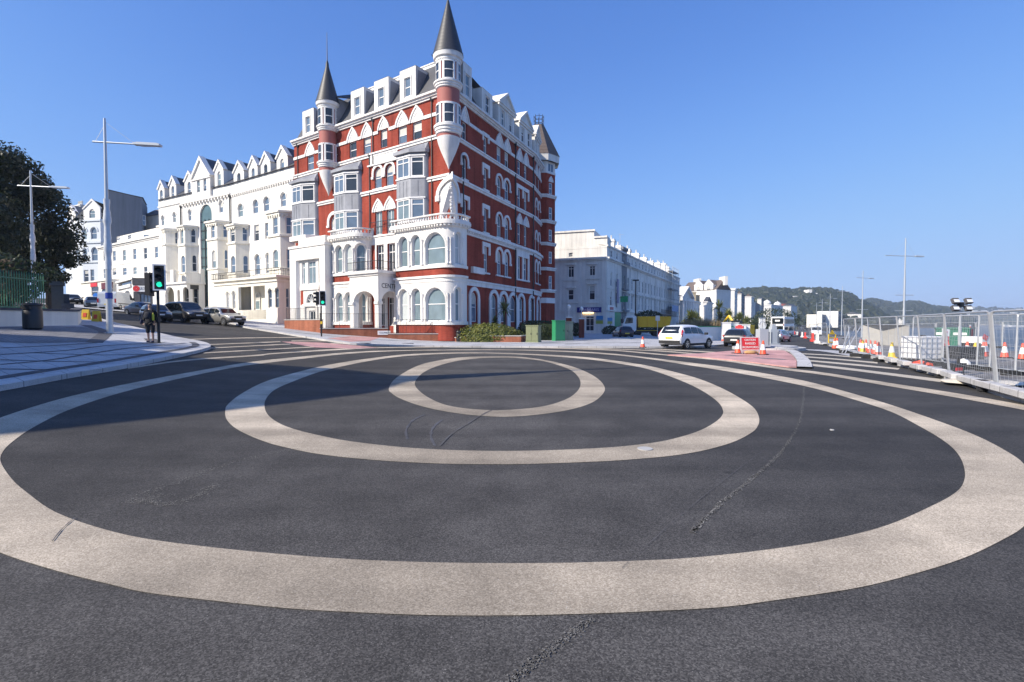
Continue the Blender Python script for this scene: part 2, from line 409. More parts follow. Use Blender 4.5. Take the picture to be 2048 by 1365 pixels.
def wall(mb, path, region, holes=(), off=0.0, depth=.2, reveal=True):
    us = [q[0] for q in region]; hsr = [q[1] for q in region]
    ex = [((u, min(hsr) - .01), (u, max(hsr) + .01)) for u in path.u if min(us) + 1e-3 < u < max(us) - 1e-3]
    V, F = fill(region, holes, ex)
    ids = {}
    for f in F:
        for i in f:
            if i not in ids: ids[i] = mb.p(path.P(V[i][0], V[i][1], off), (V[i][0], V[i][1]))
        mb.face([ids[i] for i in f], len(path.p) > 4)
    if reveal:
        for h in holes: strip(mb, path, h, off, off - depth, True)
def strip(mb, path, pts, o0, o1, closed=False, smooth=False):
    A = [mb.p(path.P(u, h, o0), (u, h)) for u, h in pts]; B = [mb.p(path.P(u, h, o1), (u + abs(o1 - o0), h)) for u, h in pts]
    n = len(pts)
    for i in range(n if closed else n - 1): mb.face((A[i], A[(i + 1) % n], B[(i + 1) % n], B[i]), smooth)
def band(mb, path, inner, outer, o0, o1, closed=False):
    n = len(inner)
    A = [mb.p(path.P(u, h, o1), (u, h)) for u, h in inner]; B = [mb.p(path.P(u, h, o1), (u, h)) for u, h in outer]
    for i in range(n if closed else n - 1): mb.face((A[i], B[i], B[(i + 1) % n], A[(i + 1) % n]))
    strip(mb, path, outer, o1, o0, closed); strip(mb, path, inner, o0, o1, closed)
    if not closed:
        for k in (0, -1): mb.poly([path.P(*inner[k], o1), path.P(*outer[k], o1), path.P(*outer[k], o0), path.P(*inner[k], o0)])
def slab(mb, path, poly, o0, o1):
    V, F = fill(poly)
    for f in F: mb.face([mb.p(path.P(V[i][0], V[i][1], o1), (V[i][0], V[i][1])) for i in f])
    strip(mb, path, poly, o1, o0, True)
def course(mb, path, u0, u1, h0, h1, o0, o1, ends=True):
    us = path.cuts(u0, u1); sm = len(path.p) > 4
    for a, b in zip(us, us[1:]):
        q = [path.P(a, h0, o1), path.P(b, h0, o1), path.P(b, h1, o1), path.P(a, h1, o1), path.P(a, h0, o0), path.P(b, h0, o0), path.P(b, h1, o0), path.P(a, h1, o0)]
        i = [mb.p(x, (a + .01 * k, x.z)) for k, x in enumerate(q)]
        mb.face((i[0], i[1], i[2], i[3])); mb.face((i[3], i[2], i[6], i[7])); mb.face((i[4], i[5], i[1], i[0]))
    if ends:
        for u, rev in ((u0, 0), (u1, 1)):
            mb.poly([path.P(u, h0, o0), path.P(u, h0, o1), path.P(u, h1, o1), path.P(u, h1, o0)])
def dentils(mb, path, u0, u1, h0, h1, o0, o1, step=.32, w=.16):
    k = int((u1 - u0) / step)
    for i in range(k):
        u = u0 + (u1 - u0) * (i + .5) / k; course(mb, path, u - w / 2, u + w / 2, h0, h1, o0, o1)
def inset(pts, d):
    n = len(pts); out = []
    for i in range(n):
        a = Vector(pts[i - 1]); b = Vector(pts[i]); c = Vector(pts[(i + 1) % n])
        e1 = (b - a); e2 = (c - b)
        if e1.length < 1e-6: e1 = e2
        if e2.length < 1e-6: e2 = e1
        n1 = Vector((-e1.y, e1.x)).normalized(); n2 = Vector((-e2.y, e2.x)).normalized()
        m = (n1 + n2)
        m = m.normalized() if m.length > 1e-6 else n1
        out.append(tuple(b + m * d / max(.4, m.dot(n1))))
    return out
M['blind'] = mat('cream blind', (.5, .49, .45), .5, var=.1)
PANES = ['glass', 'glass_blue', 'glass_pale', 'glass_sky']
def window(path, parent, pts, off=0.0, depth=.2, fw=.075, rail=.5, bars=0, transom=None, pane=None, name='window', fmat='frame', cap=None):
    us = [q[0] for q in pts]; hh = [q[1] for q in pts]; u0, u1, h0, h1 = min(us), max(us), min(hh), max(hh)
    fw = min(fw, (u1 - u0) * .16)
    if len(path.p) > 4:
        q = []
        for i, a in enumerate(pts):
            b = pts[(i + 1) % len(pts)]; q.append(a)
            cu = sorted([u for u in path.u if min(a[0], b[0]) + .02 < u < max(a[0], b[0]) - .02], reverse=a[0] > b[0])
            q += [(u, a[1] + (b[1] - a[1]) * (u - a[0]) / (b[0] - a[0])) for u in cu]
        pts = q
    mb = MB(); inn = inset(pts, fw); o = off - depth
    band(mb, path, inn, pts, o, o + .07, True)
    if rail:
        h = h0 + (h1 - h0) * rail; course(mb, path, u0 + fw, u1 - fw, h - .035, h + .035, o, o + .06)
    if transom:
        h = h0 + (h1 - h0) * transom; course(mb, path, u0 + fw, u1 - fw, h - .04, h + .04, o, o + .06)
    for k in range(bars):
        u = u0 + (u1 - u0) * (k + 1) / (bars + 1)
        top = h1 - fw if len(pts) == 4 else h1 - (u1 - u0) * .15
        course(mb, path, u - .035, u + .035, h0 + fw, top, o, o + .055)
    w = mb.build(name, M[fmat], parent)
    pm = MB(); V, F = fill(inn, (), [((u, h0), (u, h1)) for u in path.u if u0 + fw < u < u1 - fw])
    for f in F: pm.face([pm.p(path.P(V[i][0], V[i][1], o + .02)) for i in f])
    if cap is None and rail and len(path.p) <= 6 and u1 - u0 > .6 and random.random() < .3: cap = random.uniform(.4, .85)
    pk = pane or random.choice(['glass', 'glass_sky', 'glass_sky', 'glass_blue'])
    pm.build('pane', M[pk], w)
    if cap:
        b = MB(); lo = h0 + (h1 - h0) * cap
        r = [q for q in inset(pts, fw + .01)]
        uu0 = min(q[0] for q in r); uu1 = max(q[0] for q in r); tt = max(q[1] for q in r)
        if len(path.p) <= 6:
            b.poly([path.P(uu0, lo, o + .03), path.P(uu1, lo, o + .03), path.P(uu1, tt, o + .03), path.P(uu0, tt, o + .03)]); b.build('blind', M['blind'], w)
    return w
def arch_line(u0, u1, hs, drop=0.0, r_add=0.0, n=12):
    c = (u0 + u1) / 2; r = (u1 - u0) / 2 + r_add
    p = [(c + r * math.cos(t), hs + r * math.sin(t)) for t in [i * math.pi / n for i in range(n + 1)]]
    return [(c + r, hs - drop)] + p + [(c - r, hs - drop)]
def hood(mb, path, u0, u1, h1, w=.22, drop=.3, o0=0.0, o1=.1, foot=True):
    hs = h1 - (u1 - u0) / 2
    band(mb, path, arch_line(u0, u1, hs, drop, .02), arch_line(u0, u1, hs, drop, w), o0, o1)
    if foot:
        for a, b in ((u0 - w - .06, u0 - .02), (u1 + .02, u1 + w + .06)): course(mb, path, a, b, hs - drop - .22, hs - drop, o0, o1 + .05)
def blind_hood(mb, path, u0, u1, hs, h1, w=.17, o0=0.0):
    rise = h1 - hs
    outer = pointed(u0, u1, hs, rise); inner = pointed(u0 + w, u1 - w, hs, rise - w * 1.3)
    slab(mb, path, [(u0 + w * .5, hs), (u1 - w * .5, hs)] + pointed(u0 + w * .5, u1 - w * .5, hs, rise - w * .6), o0, o0 + .05)
    band(mb, path, inner, outer, o0, o0 + .13)
    i2 = pointed(u0 + w * 2.1, u1 - w * 2.1, hs, rise * .62); i3 = pointed(u0 + w * 2.7, u1 - w * 2.7, hs, rise * .5)
    if u1 - u0 > w * 7: band(mb, path, i3, i2, o0 + .03, o0 + .09)
def column(mb, path, u, h0, h1, off, r=.09):
    c = path.P(u, 0, off); c.z = 0
    mb.lathe([(r * 1.7, h0), (r * 1.7, h0 + .12), (r * 1.1, h0 + .2), (r, h0 + .25), (r * .95, (h0 + h1) / 2 - .06), (r * 1.3, (h0 + h1) / 2 - .03), (r * 1.3, (h0 + h1) / 2 + .03), (r * .95, (h0 + h1) / 2 + .06), (r * .9, h1 - .35), (r * 1.2, h1 - .3), (r * 1.1, h1 - .26), (r * 1.9, h1 - .06), (r * 1.9, h1)], c, 10)
def pipe_on(path, parent, u, h0, h1, off=.1, r=.055, hop=True):
    mb = MB(); mb.tube(path.P(u, h0, off), path.P(u, h1, off), r, n=8)
    if hop: mb.box(path.P(u, h1 + .1, off), (.24, .2, .28))
    return mb.build('downpipe', M['pipe'], parent)
def smooth_line(pts, k=4, closed=False):
    P = [Vector(q) for q in pts]; n = len(P); out = []
    for i in range(n if closed else n - 1):
        a = P[(i - 1) % n] if closed or i else P[i]; b = P[i]; c = P[(i + 1) % n]; d = P[(i + 2) % n] if closed or i < n - 2 else c
        for j in range(k):
            t = j / k
            out.append(.5 * ((2 * b) + (c - a) * t + (2 * a - 5 * b + 4 * c - d) * t * t + (3 * b - a - 3 * c + d) * t ** 3))
    if not closed: out.append(P[-1])
    return out
def pxline(pts, k=3, closed=False): return [gp(q.x, q.y) for q in smooth_line([Vector((x, y, 0)) for x, y in pts], k, closed)]
def drape(mb, region, holes=(), dz=.008, step=None):
    V, F = fill([(q[0], q[1]) for q in region], [[(q[0], q[1]) for q in h] for h in holes])
    ids = [mb.p((v[0], v[1], Hg(v[0], v[1]) + dz)) for v in V]
    for f in F: mb.face([ids[i] for i in f])
def grid_lines(x0, x1, y0, y1, step):
    ex = []
    x = math.ceil(x0 / step) * step
    while x < x1: ex.append(((x, y0 - 1), (x, y1 + 1))); x += step
    y = math.ceil(y0 / step) * step
    while y < y1: ex.append(((x0 - 1, y), (x1 + 1, y))); y += step
    return ex
def sheet(mb, region, dz, step=2.0, holes=(), skirt=0.0):
    reg = [(q[0], q[1]) for q in region]
    xs = [q[0] for q in reg]; ys = [q[1] for q in reg]
    V, F = fill(reg, [[(q[0], q[1]) for q in h] for h in holes], grid_lines(min(xs), max(xs), min(ys), max(ys), step))
    ids = [mb.p((v[0], v[1], Hg(v[0], v[1]) + dz)) for v in V]
    for f in F: mb.face([ids[i] for i in f])
    if skirt:
        n = len(reg)
        for i in range(n):
            a, b = reg[i], reg[(i + 1) % n]
            mb.poly([(*a, Hg(*a) + dz - skirt), (*b, Hg(*b) + dz - skirt), (*b, Hg(*b) + dz), (*a, Hg(*a) + dz)])
def ribbon(mb, A, B, dz, thick=0.0):
    for i in range(len(A) - 1):
        q = [A[i], A[i + 1], B[i + 1], B[i]]; t = [(p[0], p[1], Hg(p[0], p[1]) + dz) for p in q]
        mb.poly(t)
        if thick:
            for a, b in ((0, 1), (2, 3)):
                mb.poly([(t[a][0], t[a][1], t[a][2] - thick), (t[b][0], t[b][1], t[b][2] - thick), t[b], t[a]])
def sideways(line, d):
    out = []
    for i, p in enumerate(line):
        a = line[max(0, i - 1)]; b = line[min(len(line) - 1, i + 1)]
        t = Vector((b[0] - a[0], b[1] - a[1])).normalized(); out.append(Vector((p[0] - t.y * d, p[1] + t.x * d, 0)))
    return out
SEAW = [(14, -60), (23, 10), (33.5, 36), (68, 102), (119, 200), (224, 400), (340, 600), (520, 850), (800, 1150), (1200, 1450), (1750, 1750), (2600, 2100), (3200, 2200)]
mb = MB()
xsg = sorted(set([-900, -600, -400, -250, -160, -120, -90, -80, -75, -70, -66, -60, -50, -40, -30, -24, -20, -16] + [-13 + .5 * k for k in range(31)] + [4, 6, 8, 10, 12, 14, 17, 20, 24, 28, 32]))
ysg = [-60, -30, -10, 0, 6, 12, 20, 25, 30, 36, 42, 50, 60, 72, 86, 102, 130, 165, 200]
LAND = [(-900, -60)] + SEAW + [(3200, 4200), (-900, 4200)]
ex = [((x, -61), (x, 201)) for x in xsg] + [((-901, y), (33, y)) for y in ysg] + [((-60, 300 + 250 * k), (300 + 300 * k, 300 + 250 * k)) for k in range(3)]
for k in range(0, 14):
    for j in range(12):
        x = 2 + .2 * (25 + 12 * j) + 9 * k / 13; ex.append(((x, 25 + 12 * j), (x + 2.4, 25 + 12 * j + 12)))
V, F = fill(LAND, (), ex)
ids = [mb.p((v[0], v[1], Hg(v[0], v[1]) if v[1] < 1200 or v[0] > 60 else Hg(v[0], v[1]))) for v in V]
for f in F: mb.face([ids[i] for i in f])
tag(mb.build('road', M['asphalt']), kind='structure')
mb = MB()
for a, b in zip(SEAW, SEAW[1:]):
    mb.poly([(*a, -7), (*b, -7), (*b, Hg(*b)), (*a, Hg(*a))])
tag(mb.build('sea_wall', M['concrete'], None), 'long concrete sea wall below the promenade works', 'sea wall')
m, n, l, b = new_mat('sea water')
b.inputs['Base Color'].default_value = (.03, .045, .065, 1); b.inputs['Roughness'].default_value = .4; b.inputs['Specular IOR Level'].default_value = .3
tc = n.new('ShaderNodeTexCoord'); no = n.new('ShaderNodeTexNoise'); no.inputs['Scale'].default_value = .35; no.inputs['Detail'].default_value = 6
l.new(tc.outputs['Object'], no.inputs['Vector']); bp = n.new('ShaderNodeBump'); bp.inputs['Strength'].default_value = .6; bp.inputs['Distance'].default_value = .6
l.new(no.outputs['Fac'], bp.inputs['Height']); l.new(bp.outputs[0], b.inputs['Normal']); M['sea'] = m
mb = MB(); mb.poly([(-900, -400, -6), (5000, -400, -6), (5000, 5000, -6), (-900, 5000, -6)]); tag(mb.build('sea', M['sea']), kind='structure')
R1o = [(777.7,777.9),(791.4,757.4),(832,733.5),(873,722.5),(925,715),(993,713),(1037.5,714),(1078.5,718.8),(1119.5,727),(1160.5,739.3),(1194.7,757.4),(1210,778),(1198,796.7),(1174,810.4),(1133,821.7),(1078.5,829.9),(1027,834),(986,834),(935,830),(883.7,822.4),(839,812),(801.7,798.4),(784.6,788.2)]
R1i = [(829.7,769.4),(835.8,755.7),(853,742),(883.7,730),(924.7,720.8),(976,716.4),(1027,716.4),(1078.5,721.5),(1116,730.8),(1143.5,742),(1158.8,758),(1160.5,772.8),(1152,786),(1133,799),(1095.6,811.5),(1051,818),(993,821.3),(935,818),(890.5,810.4),(859.8,797.5),(839,783)]
R2o = [(450.5,821),(454.5,841.6),(478.5,862),(529.7,884.4),(581,898),(650,911),(760,922),(870,928),(960,929.5),(1060,929),(1200,924),(1274.5,919),(1345,912.4),(1407,902),(1465,885.7),(1502,867),(1515.5,853),(1518,836),(1506,815),(1469,790.4),(1432,771.8),(1394.6,757.3),(1353,745.7),(1300,733),(1242,723.5),(1169,714.8),(1081,709.3),(993,706),(905,705.7),(817,709),(758.6,715),(700,723),(649,732),(608.3,741.5),(533,763),(485,787),(458,807.5)]
R2i = [(1446,821.5),(1444,832),(1432,844),(1407,858.8),(1374,871),(1324,883.6),(1262,892),(1200,897),(1100,901.5),(1000,903),(900,901),(800,895),(700,883.5),(649,874),(598,862),(560.5,848.5),(536.6,831.4),(529,813),(533,797),(550,780),(588,763),(639,744.5),(700,730),(758.6,719.2),(817,712.2),(905,708),(993,708),(1081,711.8),(1169,718.6),(1242,728.5),(1300,740),(1365.6,763.5),(1407,784),(1436,805)]
R3o = [(0,1106.6),(116,1144),(219,1170),(294,1187),(434,1204),(581,1219),(700,1226),(850,1232),(1000,1233),(1150,1230),(1300,1224.5),(1446,1216),(1555.7,1201.5),(1712.7,1177.8),(1826,1150),(1928,1117.5),(2005,1081),(2048,1053.6),(2066,1018),(2068,972),(2048,929.4),(2007,900),(1945,869),(1862.5,838),(1780,810),(1697,785.5),(1614,763.5),(1531,747.8),(1448,734.5),(1365.6,724),(1300,716),(1227,708),(1139.5,702.5),(1022,699.6),(905,699.6),(788,701.3),(700,704.8),(615,712.5),(495.6,725.4),(376,746),(239,771.6),(119.6,799),(0,836.5),(-70,868),(-116,915),(-118,965),(-100,1020),(-60,1070)]
R3i = [(1.7,925.5),(24,959.6),(54.7,987),(109,1024.6),(191,1055),(283.7,1077.5),(410,1094.6),(547,1108.5),(700,1120),(850,1126),(1000,1128),(1150,1127),(1300,1122),(1391,1116.5),(1526.4,1102),(1665,1080),(1774.8,1051.7),(1866,1012),(1913,985),(1929,960),(1927,931),(1912,904),(1883,879.5),(1833.5,850.5),(1780,823.6),(1697,796.6),(1614,774),(1490,749.4),(1365,729),(1300,719),(1227,710.6),(1139.5,704.8),(1022,701.2),(905,701.1),(788,703),(700,708),(598,719),(478.5,734),(359,758),(239,787),(136.7,821),(68,855),(28,882),(6,904)]
for k, (o, i) in enumerate(((R1o, R1i), (R2o, R2i), (R3o, R3i))):
    mb = MB(); drape(mb, pxline(o, 5, True), [pxline(i, 5, True)], .005)
    tag(mb.build('road_ring', M['beige']), kind='structure')
STR = [  # arcs of the wider rings: far edge, near edge
    ([(256,736.3),(364.5,720.6),(513,710.3),(546,706.8),(671,698.4),(758,695.4),(905,693.6),(1010,694.2),(1139.5,697),(1227,700.3),(1300,706.6),(1358.6,712),(1440,719),(1500,727),(1564,736),(1655.5,747),(1780,767),(1904,786),(2048,811),(2300,858)],
     [(256,738.6),(368,723),(513,712.9),(546,709),(692.6,700),(758,696.8),(905,695.2),(1010,695.8),(1139.5,698.6),(1227,702.2),(1300,708.8),(1358.6,714.2),(1440,722),(1500,730.5),(1564,740),(1655.5,752),(1780,773.5),(1904,794.6),(2048,821),(2300,871)]),
    ([(407,705.8),(520,699.5),(630,693.6)], [(407,707.6),(520,701),(632,695.2)]),
    ([(401.6,697.2),(500,692),(581,688)], [(401.6,698.8),(500,693.5),(581,689.4)]),
    ([(370,691),(470,687),(560,683.3)], [(370,692.4),(470,688.4),(562,684.6)]),
    ([(329,680),(480,676),(624,674.3)], [(329,681.6),(480,677.4),(624,675.6)]),
    ([(583,681.6),(700,681.8)], [(583,683.2),(700,683.2)]),
    ([(661,686.6),(700,687.2),(740,689)], [(661,688),(700,688.8),(740,690.5)]),
    ([(1150,695.6),(1300,700.6),(1379,706.4),(1400,708)], [(1150,696.8),(1300,702.4),(1379,708.4),(1400,710)]),
    ([(1290,697.6),(1380,701.5),(1440,705)], [(1290,699),(1380,703.4),(1440,707)]),
    ([(1593,725.2),(1697,736.6),(1790,748),(1890,760)], [(1593,729),(1697,741),(1790,753),(1880,765)]),
    ([(1591,718.2),(1700,727.8),(1800,737.4)], [(1591,721),(1700,731),(1796,740)]),
    ([(1589,711.4),(1680,718.4),(1755,725)], [(1589,713.8),(1680,721),(1755,728)]),
    ([(1586,706.5),(1660,710),(1722,715)], [(1586,708.2),(1660,712),(1722,717)]),
]
for A, B in STR:
    mb = MB(); ribbon(mb, pxline(A, 4), pxline(B, 4), .007); tag(mb.build('road_stripe', M['beige_clean' if A[0][0] > 1500 else 'beige']), kind='structure')
def line_strip(pts, w, dz, name, mt):
    L = pxline(pts, 5); mb = MB(); A = []; B = []
    a = sideways(L, w / 2); b2 = sideways(L, -w / 2)
    rnd = random.Random(3)
    for i, p in enumerate(L):
        j = rnd.uniform(.35, 1.2); A.append(Vector(p) + (a[i] - Vector((p[0], p[1], 0))) * j); B.append(Vector(p) + (b2[i] - Vector((p[0], p[1], 0))) * j)
    ribbon(mb, A, B, dz); return tag(mb.build(name, mt), kind='structure')
def specks(pts, n, spread, size, name, mt, seed=1):
    L = pxline(pts, 6); rnd = random.Random(seed); mb = MB()
    for i in range(n):
        k = rnd.random() * (len(L) - 1); p = L[int(k)].lerp(L[min(len(L) - 1, int(k) + 1)], k % 1); x, y = p.x + rnd.gauss(0, spread), p.y + rnd.gauss(0, spread * .7); r = size * rnd.uniform(.4, 1.2); a0 = rnd.uniform(0, 6)
        q = [(x + r * math.cos(a0 + t * 1.2566) * rnd.uniform(.6, 1.2), y + r * math.sin(a0 + t * 1.2566) * rnd.uniform(.6, 1.2)) for t in range(5)]
        mb.poly([(u, v, Hg(u, v) + .006) for u, v in q])
    return tag(mb.build(name, mt), kind='structure')
specks([(1608,776),(1606,805),(1597,850),(1560,908),(1500,962),(1440,1010),(1385,1065)], 1500, .014, .010, 'road_seam', M['seam'], 1)
specks([(1180,1240),(1130,1280),(1060,1330),(1000,1390)], 420, .02, .006, 'road_seam', M['seam'], 2)
specks([(330,990),(300,1000),(270,1004),(300,985),(360,965),(420,940),(520,912),(600,898)], 900, .05, .006, 'scuff_mark', M['seam'], 3)
specks([(300,1004),(340,1010),(400,990),(430,972)], 600, .04, .006, 'scuff_mark', M['seam'], 4)
line_strip([(880,893),(905,868),(940,846),(962,832),(985,821),(1010,814)], .022, .012, 'road_crack', M['pave_dark'])
line_strip([(105,1085),(125,1060),(150,1038)], .012, .012, 'road_crack', M['pave_dark'])
line_strip([(815,880),(812,862),(825,842),(850,830)], .05, .005, 'tyre_mark', M['pave_dark'])
line_strip([(870,893),(862,875),(866,856),(885,840)], .05, .005, 'tyre_mark', M['pave_dark'])
line_strip([(1245,1140),(1262,1122),(1400,1000),(1530,900)], .004, .011, 'road_crack', M['pave_dark'])
def pavement(front_px, rest, name, mt, kerb_w=.32, lift=.12, step=2.0):
    F_ = pxline(front_px, 4)
    inner = sideways(F_, kerb_w); 
    region = [Vector((p[0], p[1], 0)) for p in inner] + [Vector((*q, 0)) for q in rest]
    mb = MB(); sheet(mb, region, lift, step); s = tag(mb.build(name, mt), kind='structure')
    mb = MB(); ribbon(mb, F_, inner, lift + .004, .2); tag(mb.build('kerb', M['kerb']), kind='structure')
    return F_, inner
KF, KFi = pavement([(404,640),(440,645.5),(470,650),(490,656.5),(560,668),(640,681),(700,689.5),(760,692.5),(850,694.5),(930,695.6),(1010,696),(1150,696.6),(1290,697),(1350,696.8),(1405,694.5),(1440,692.5),(1462,688),(1475,682),(1497,668)], [(60, 95), (95, 190), (30, 190), (-60, 110), (-60, 62)], 'pavement', M['pave'])
LF, LFi = pavement([(152,630),(185,638),(215,647.5),(240,653),(285,664),(330,676),(372,684),(398,690),(405,697),(385,704),(340,714),(300,722),(200,741),(100,757),(0,775),(-180,806),(-420,850)], [(-14, -3), (-40, -3), (-80, 30), (-80, 55)], 'pavement', M['pave'])
def on_pave(pts, w, dz=.128, mt='pave_dark', name='paving_band'):
    L = pxline(pts, 4); mb = MB(); ribbon(mb, sideways(L, w / 2), sideways(L, -w / 2), dz); tag(mb.build(name, M[mt]), kind='structure')
on_pave([(384,690),(392,696),(376,702),(300,716),(200,734),(100,750),(0,767),(-150,793)], .28)
for q in ([(0,739),(100,729),(230,707),(280,701),(372,692)], [(0,729),(110,732),(212,733)], [(0,718),(130,709),(205,699),(330,691)], [(70,714),(190,718),(300,716)], [(-50,748),(60,749),(106,750)], [(0,704),(100,699),(195,692)]): on_pave(q, .13)
on_pave([(188,692),(205,678),(209,668),(172,655)], .55)
on_pave([(300,683),(311,692)], .5)
reg = pxline([(-60,690),(60,694),(188,691),(204,676),(205,668),(170,657.5),(100,657.5),(-60,660)], 1)
mb = MB(); sheet(mb, reg, .124, 1.5); tag(mb.build('block_paving', M['pave_grey']), kind='structure')
mb = MB(); sheet(mb, pxline([(562,684),(600,684.6),(640,686),(700,690.5),(757,696),(700,698.2),(632,695.7),(590,689)], 1), .012, 1.0); tag(mb.build('pink_crossing', M['pink']), kind='structure')
mb = MB(); sheet(mb, pxline([(655,680.5),(700,676),(760,678),(740,686),(700,687.5)], 1), .128, 1.0); tag(mb.build('tactile_paving', M['pink']), kind='structure')
for q in ([(500,658),(600,669),(700,680)], [(760,683),(900,688),(1040,690),(1160,690)], [(1080,690),(1180,684),(1290,680)], [(1130,692),(1240,688),(1300,690)]): on_pave(q, .3, mt='pave_grey')
ISL = [(1335,711.5),(1400,709),(1470,703),(1520,700),(1569,703),(1584,712),(1593,724),(1593,736),(1578,736),(1478,723.5),(1399,716)]
IS = pxline(ISL, 1)
mb = MB(); sheet(mb, IS, .05, 1.0, skirt=.1); tag(mb.build('island', M['pink']), kind='structure')
L = pxline([(1560,700),(1576,704),(1586,712),(1594,724),(1594,737)], 4); mb = MB(); ribbon(mb, L, sideways(L, .5), .07, .2); tag(mb.build('kerb', M['kerb']), kind='structure')
mb = MB(); c = gp(1536, 700)
for r, z in ((2.3, .2), (1.8, .3)): mb.lathe([(r, -.2), (r, z), (.01, z)], (c.x, c.y, Hg(c.x, c.y)), 28)
tag(mb.build('island_plinth', M['kerb'], None), kind='structure')
for q, w in (([(1452,712.6),(1480,714.6)], .5), ([(1510,718),(1570,722)], .45)):
    L = pxline(q, 2); mb = MB(); ribbon(mb, sideways(L, w / 2), sideways(L, -w / 2), .058); tag(mb.build('drain_cover', M['pave_grey']), kind='structure')
for q in ((1290,899,.1),(1664,861,.03)):
    c = gp(q[0], q[1]); mb = MB(); mb.lathe([(q[2], 0), (q[2], .014), (.001, .014)], (c.x, c.y, Hg(c.x, c.y)), 14); tag(mb.build('drain_cover', M['concrete']), kind='structure')
for q in ((724,690.3),(812,690.6)):
    c = gp(*q); mb = MB(); mb.box((c.x, c.y, Hg(c.x, c.y) + .128), (1.1, .5, .02)); tag(mb.build('drain_cover', M['pave_dark']), kind='structure')
KR = [(2300,862),(2048,806),(1960,778),(1900,760),(1840,743),(1780,727),(1725,712.5),(1690,703),(1660,693),(1640,687),(1625,681),(1600,669),(1585,662)]
LK = pxline(KR, 4)
reg = [Vector((p[0], p[1], 0)) for p in LK] + [Vector((*q, 0)) for q in ((118, 199), (68, 101), (33.4, 36), (23, 10), (20, 2))]
mb = MB(); sheet(mb, reg, .03, 4.0); tag(mb.build('site_ground', M['rubble']), kind='structure')
mb = MB(); ribbon(mb, sideways(LK, .04), sideways(LK, -.3), .14, .2); tag(mb.build('kerb', M['kerb']), kind='structure')
mb = MB(); L = pxline([(1600,700),(1660,703),(1725,713)], 3); ribbon(mb, sideways(L, .9), sideways(L, -.6), .012); tag(mb.build('patched_road', M['pave']), kind='structure')
FA = Path([xy(593, 59.5), xy(900, 45.95)])
C0 = FA.p[1]
fb = [C0, xy(1065, 63.4)]
fbend = [xy(1065, 63.4), xy(1079, 67.6), xy(1086.5, 71.5), xy(1088.5, 76)]
FB = Path([C0, fb[1]] + fbend[1:])
HOTEL = thing('red_brick_hotel', 'tall red brick and white hotel with two slender cone roofed corner turrets', 'hotel', (C0.x, C0.y, Hg(*C0)))
H = HOTEL
BASE = 0.2
def W(path, xl, xr, h0, h1, kind='r'):
    return outline(path.U(xl), path.U(xr), h0, h1, kind)
rowE = [(618.7,631.6),(702.5,716.6),(730.5,745),(764.3,777.2),(799,816),(827.6,845.7)]
opE = [W(FA, a, b, 18.86 if i != 3 else 19.0, 20.48 if i != 3 else 20.75) for i, (a, b) in enumerate(rowE)]
opD = [W(FA, 751.7,765.6,15.14,17.2,'a'), W(FA, 774.4,789,15.14,17.2,'a')]
opC = [W(FA, 752,766,10.55,12.85), W(FA, 775,790,10.55,12.85), W(FA, 663,677.6,10.75,13.3,'a')]
op1 = [W(FA, 755,769,6.6,9.55), W(FA, 777,791,6.6,9.55)]
op0 = [W(FA, 758,770,1.5,4.3), W(FA, 776,788,1.5,4.3)]
mb = MB()
wall(mb, FA, [(0, BASE), (FA.L, BASE), (FA.L, 22.1), (0, 22.1)], opE + opD + opC + op1 + op0, depth=.24)
FE = [(925.5,934.5),(968,975),(994,1003),(1009.5,1018),(1035,1041.5),(1048,1054),(1070.5,1073.5),(1076,1079)]
def row(path, xs, h0, h1, kinds): return [W(path, a, b, h0, h1, k) for (a, b), k in zip(xs, kinds)]
bE = row(FB, FE, 18.86, 20.48, 'rrrrrrrr')
bD = row(FB, FE, 15.25, 17.35, 'araarraa')
bC = row(FB, FE, 10.95, 13.3, 'rraarraa')
b1 = row(FB, [(968,976)] + FE[2:], 6.9, 9.5, 'raarraa')
FG = [(942,954),(982,993),(1001,1012.5),(1020,1031),(1038,1046),(1060,1066),(1074,1079)]
b0 = row(FB, FG, 1.9, 4.75, 'aaaaaaa')
wall(mb, FB, [(0, BASE), (FB.L, BASE), (FB.L, 22.1), (0, 22.1)], bE + bD + bC + b1 + b0, depth=.24)
back = [FA.p[0], FA.p[0] + Vector((8, 14)), Vector((-12, 87)), Vector((4.4, 81)), FB.p[-1]]
for a, b in zip(back, back[1:]):
    mb.poly([(*b, BASE), (*a, BASE), (*a, 22.1), (*b, 22.1)])
mb.build('wall', M['brick'], H)
for i, o in enumerate(opE): window(FA, H, o, depth=.2, cap=.5 if i in (3, 4, 5) else None)
for o in opD: window(FA, H, o, depth=.2, pane='glass_sky')
for o in opC[:2]: window(FA, H, o, depth=.2, rail=None, bars=1, pane='glass_blue')
window(FA, H, opC[2], depth=.24, pane='glass_pale')
for o in op1: window(FA, H, o, depth=.22, rail=None, bars=1, transom=.72, pane='glass')
for o in op0: window(FA, H, o, depth=.22, rail=None, bars=1, transom=.78, pane='glass')
for o in bE + bD + bC + b1 + b0: window(FB, H, o, depth=.2)
U = FA.U
def onoff(px, dd): return Path([q + FA.nn[0] * dd for q in FA.p]).U(px)
tr = MB()
def courses(mb, path, u0, u1):
    course(mb, path, u0, u1, 18.36, 18.58, 0, .1); course(mb, path, u0, u1, 18.58, 18.72, 0, .2)
    course(mb, path, u0, u1, 14.66, 14.86, 0, .1); course(mb, path, u0, u1, 14.86, 15.04, 0, .2)
    course(mb, path, u0, u1, 22.02, 22.2, 0, .16); course(mb, path, u0, u1, 22.2, 22.38, 0, .3); course(mb, path, u0, u1, 22.38, 22.56, 0, .48)
courses(tr, FA, -.05, FA.L + .1); courses(tr, FB, 0, FB.L)
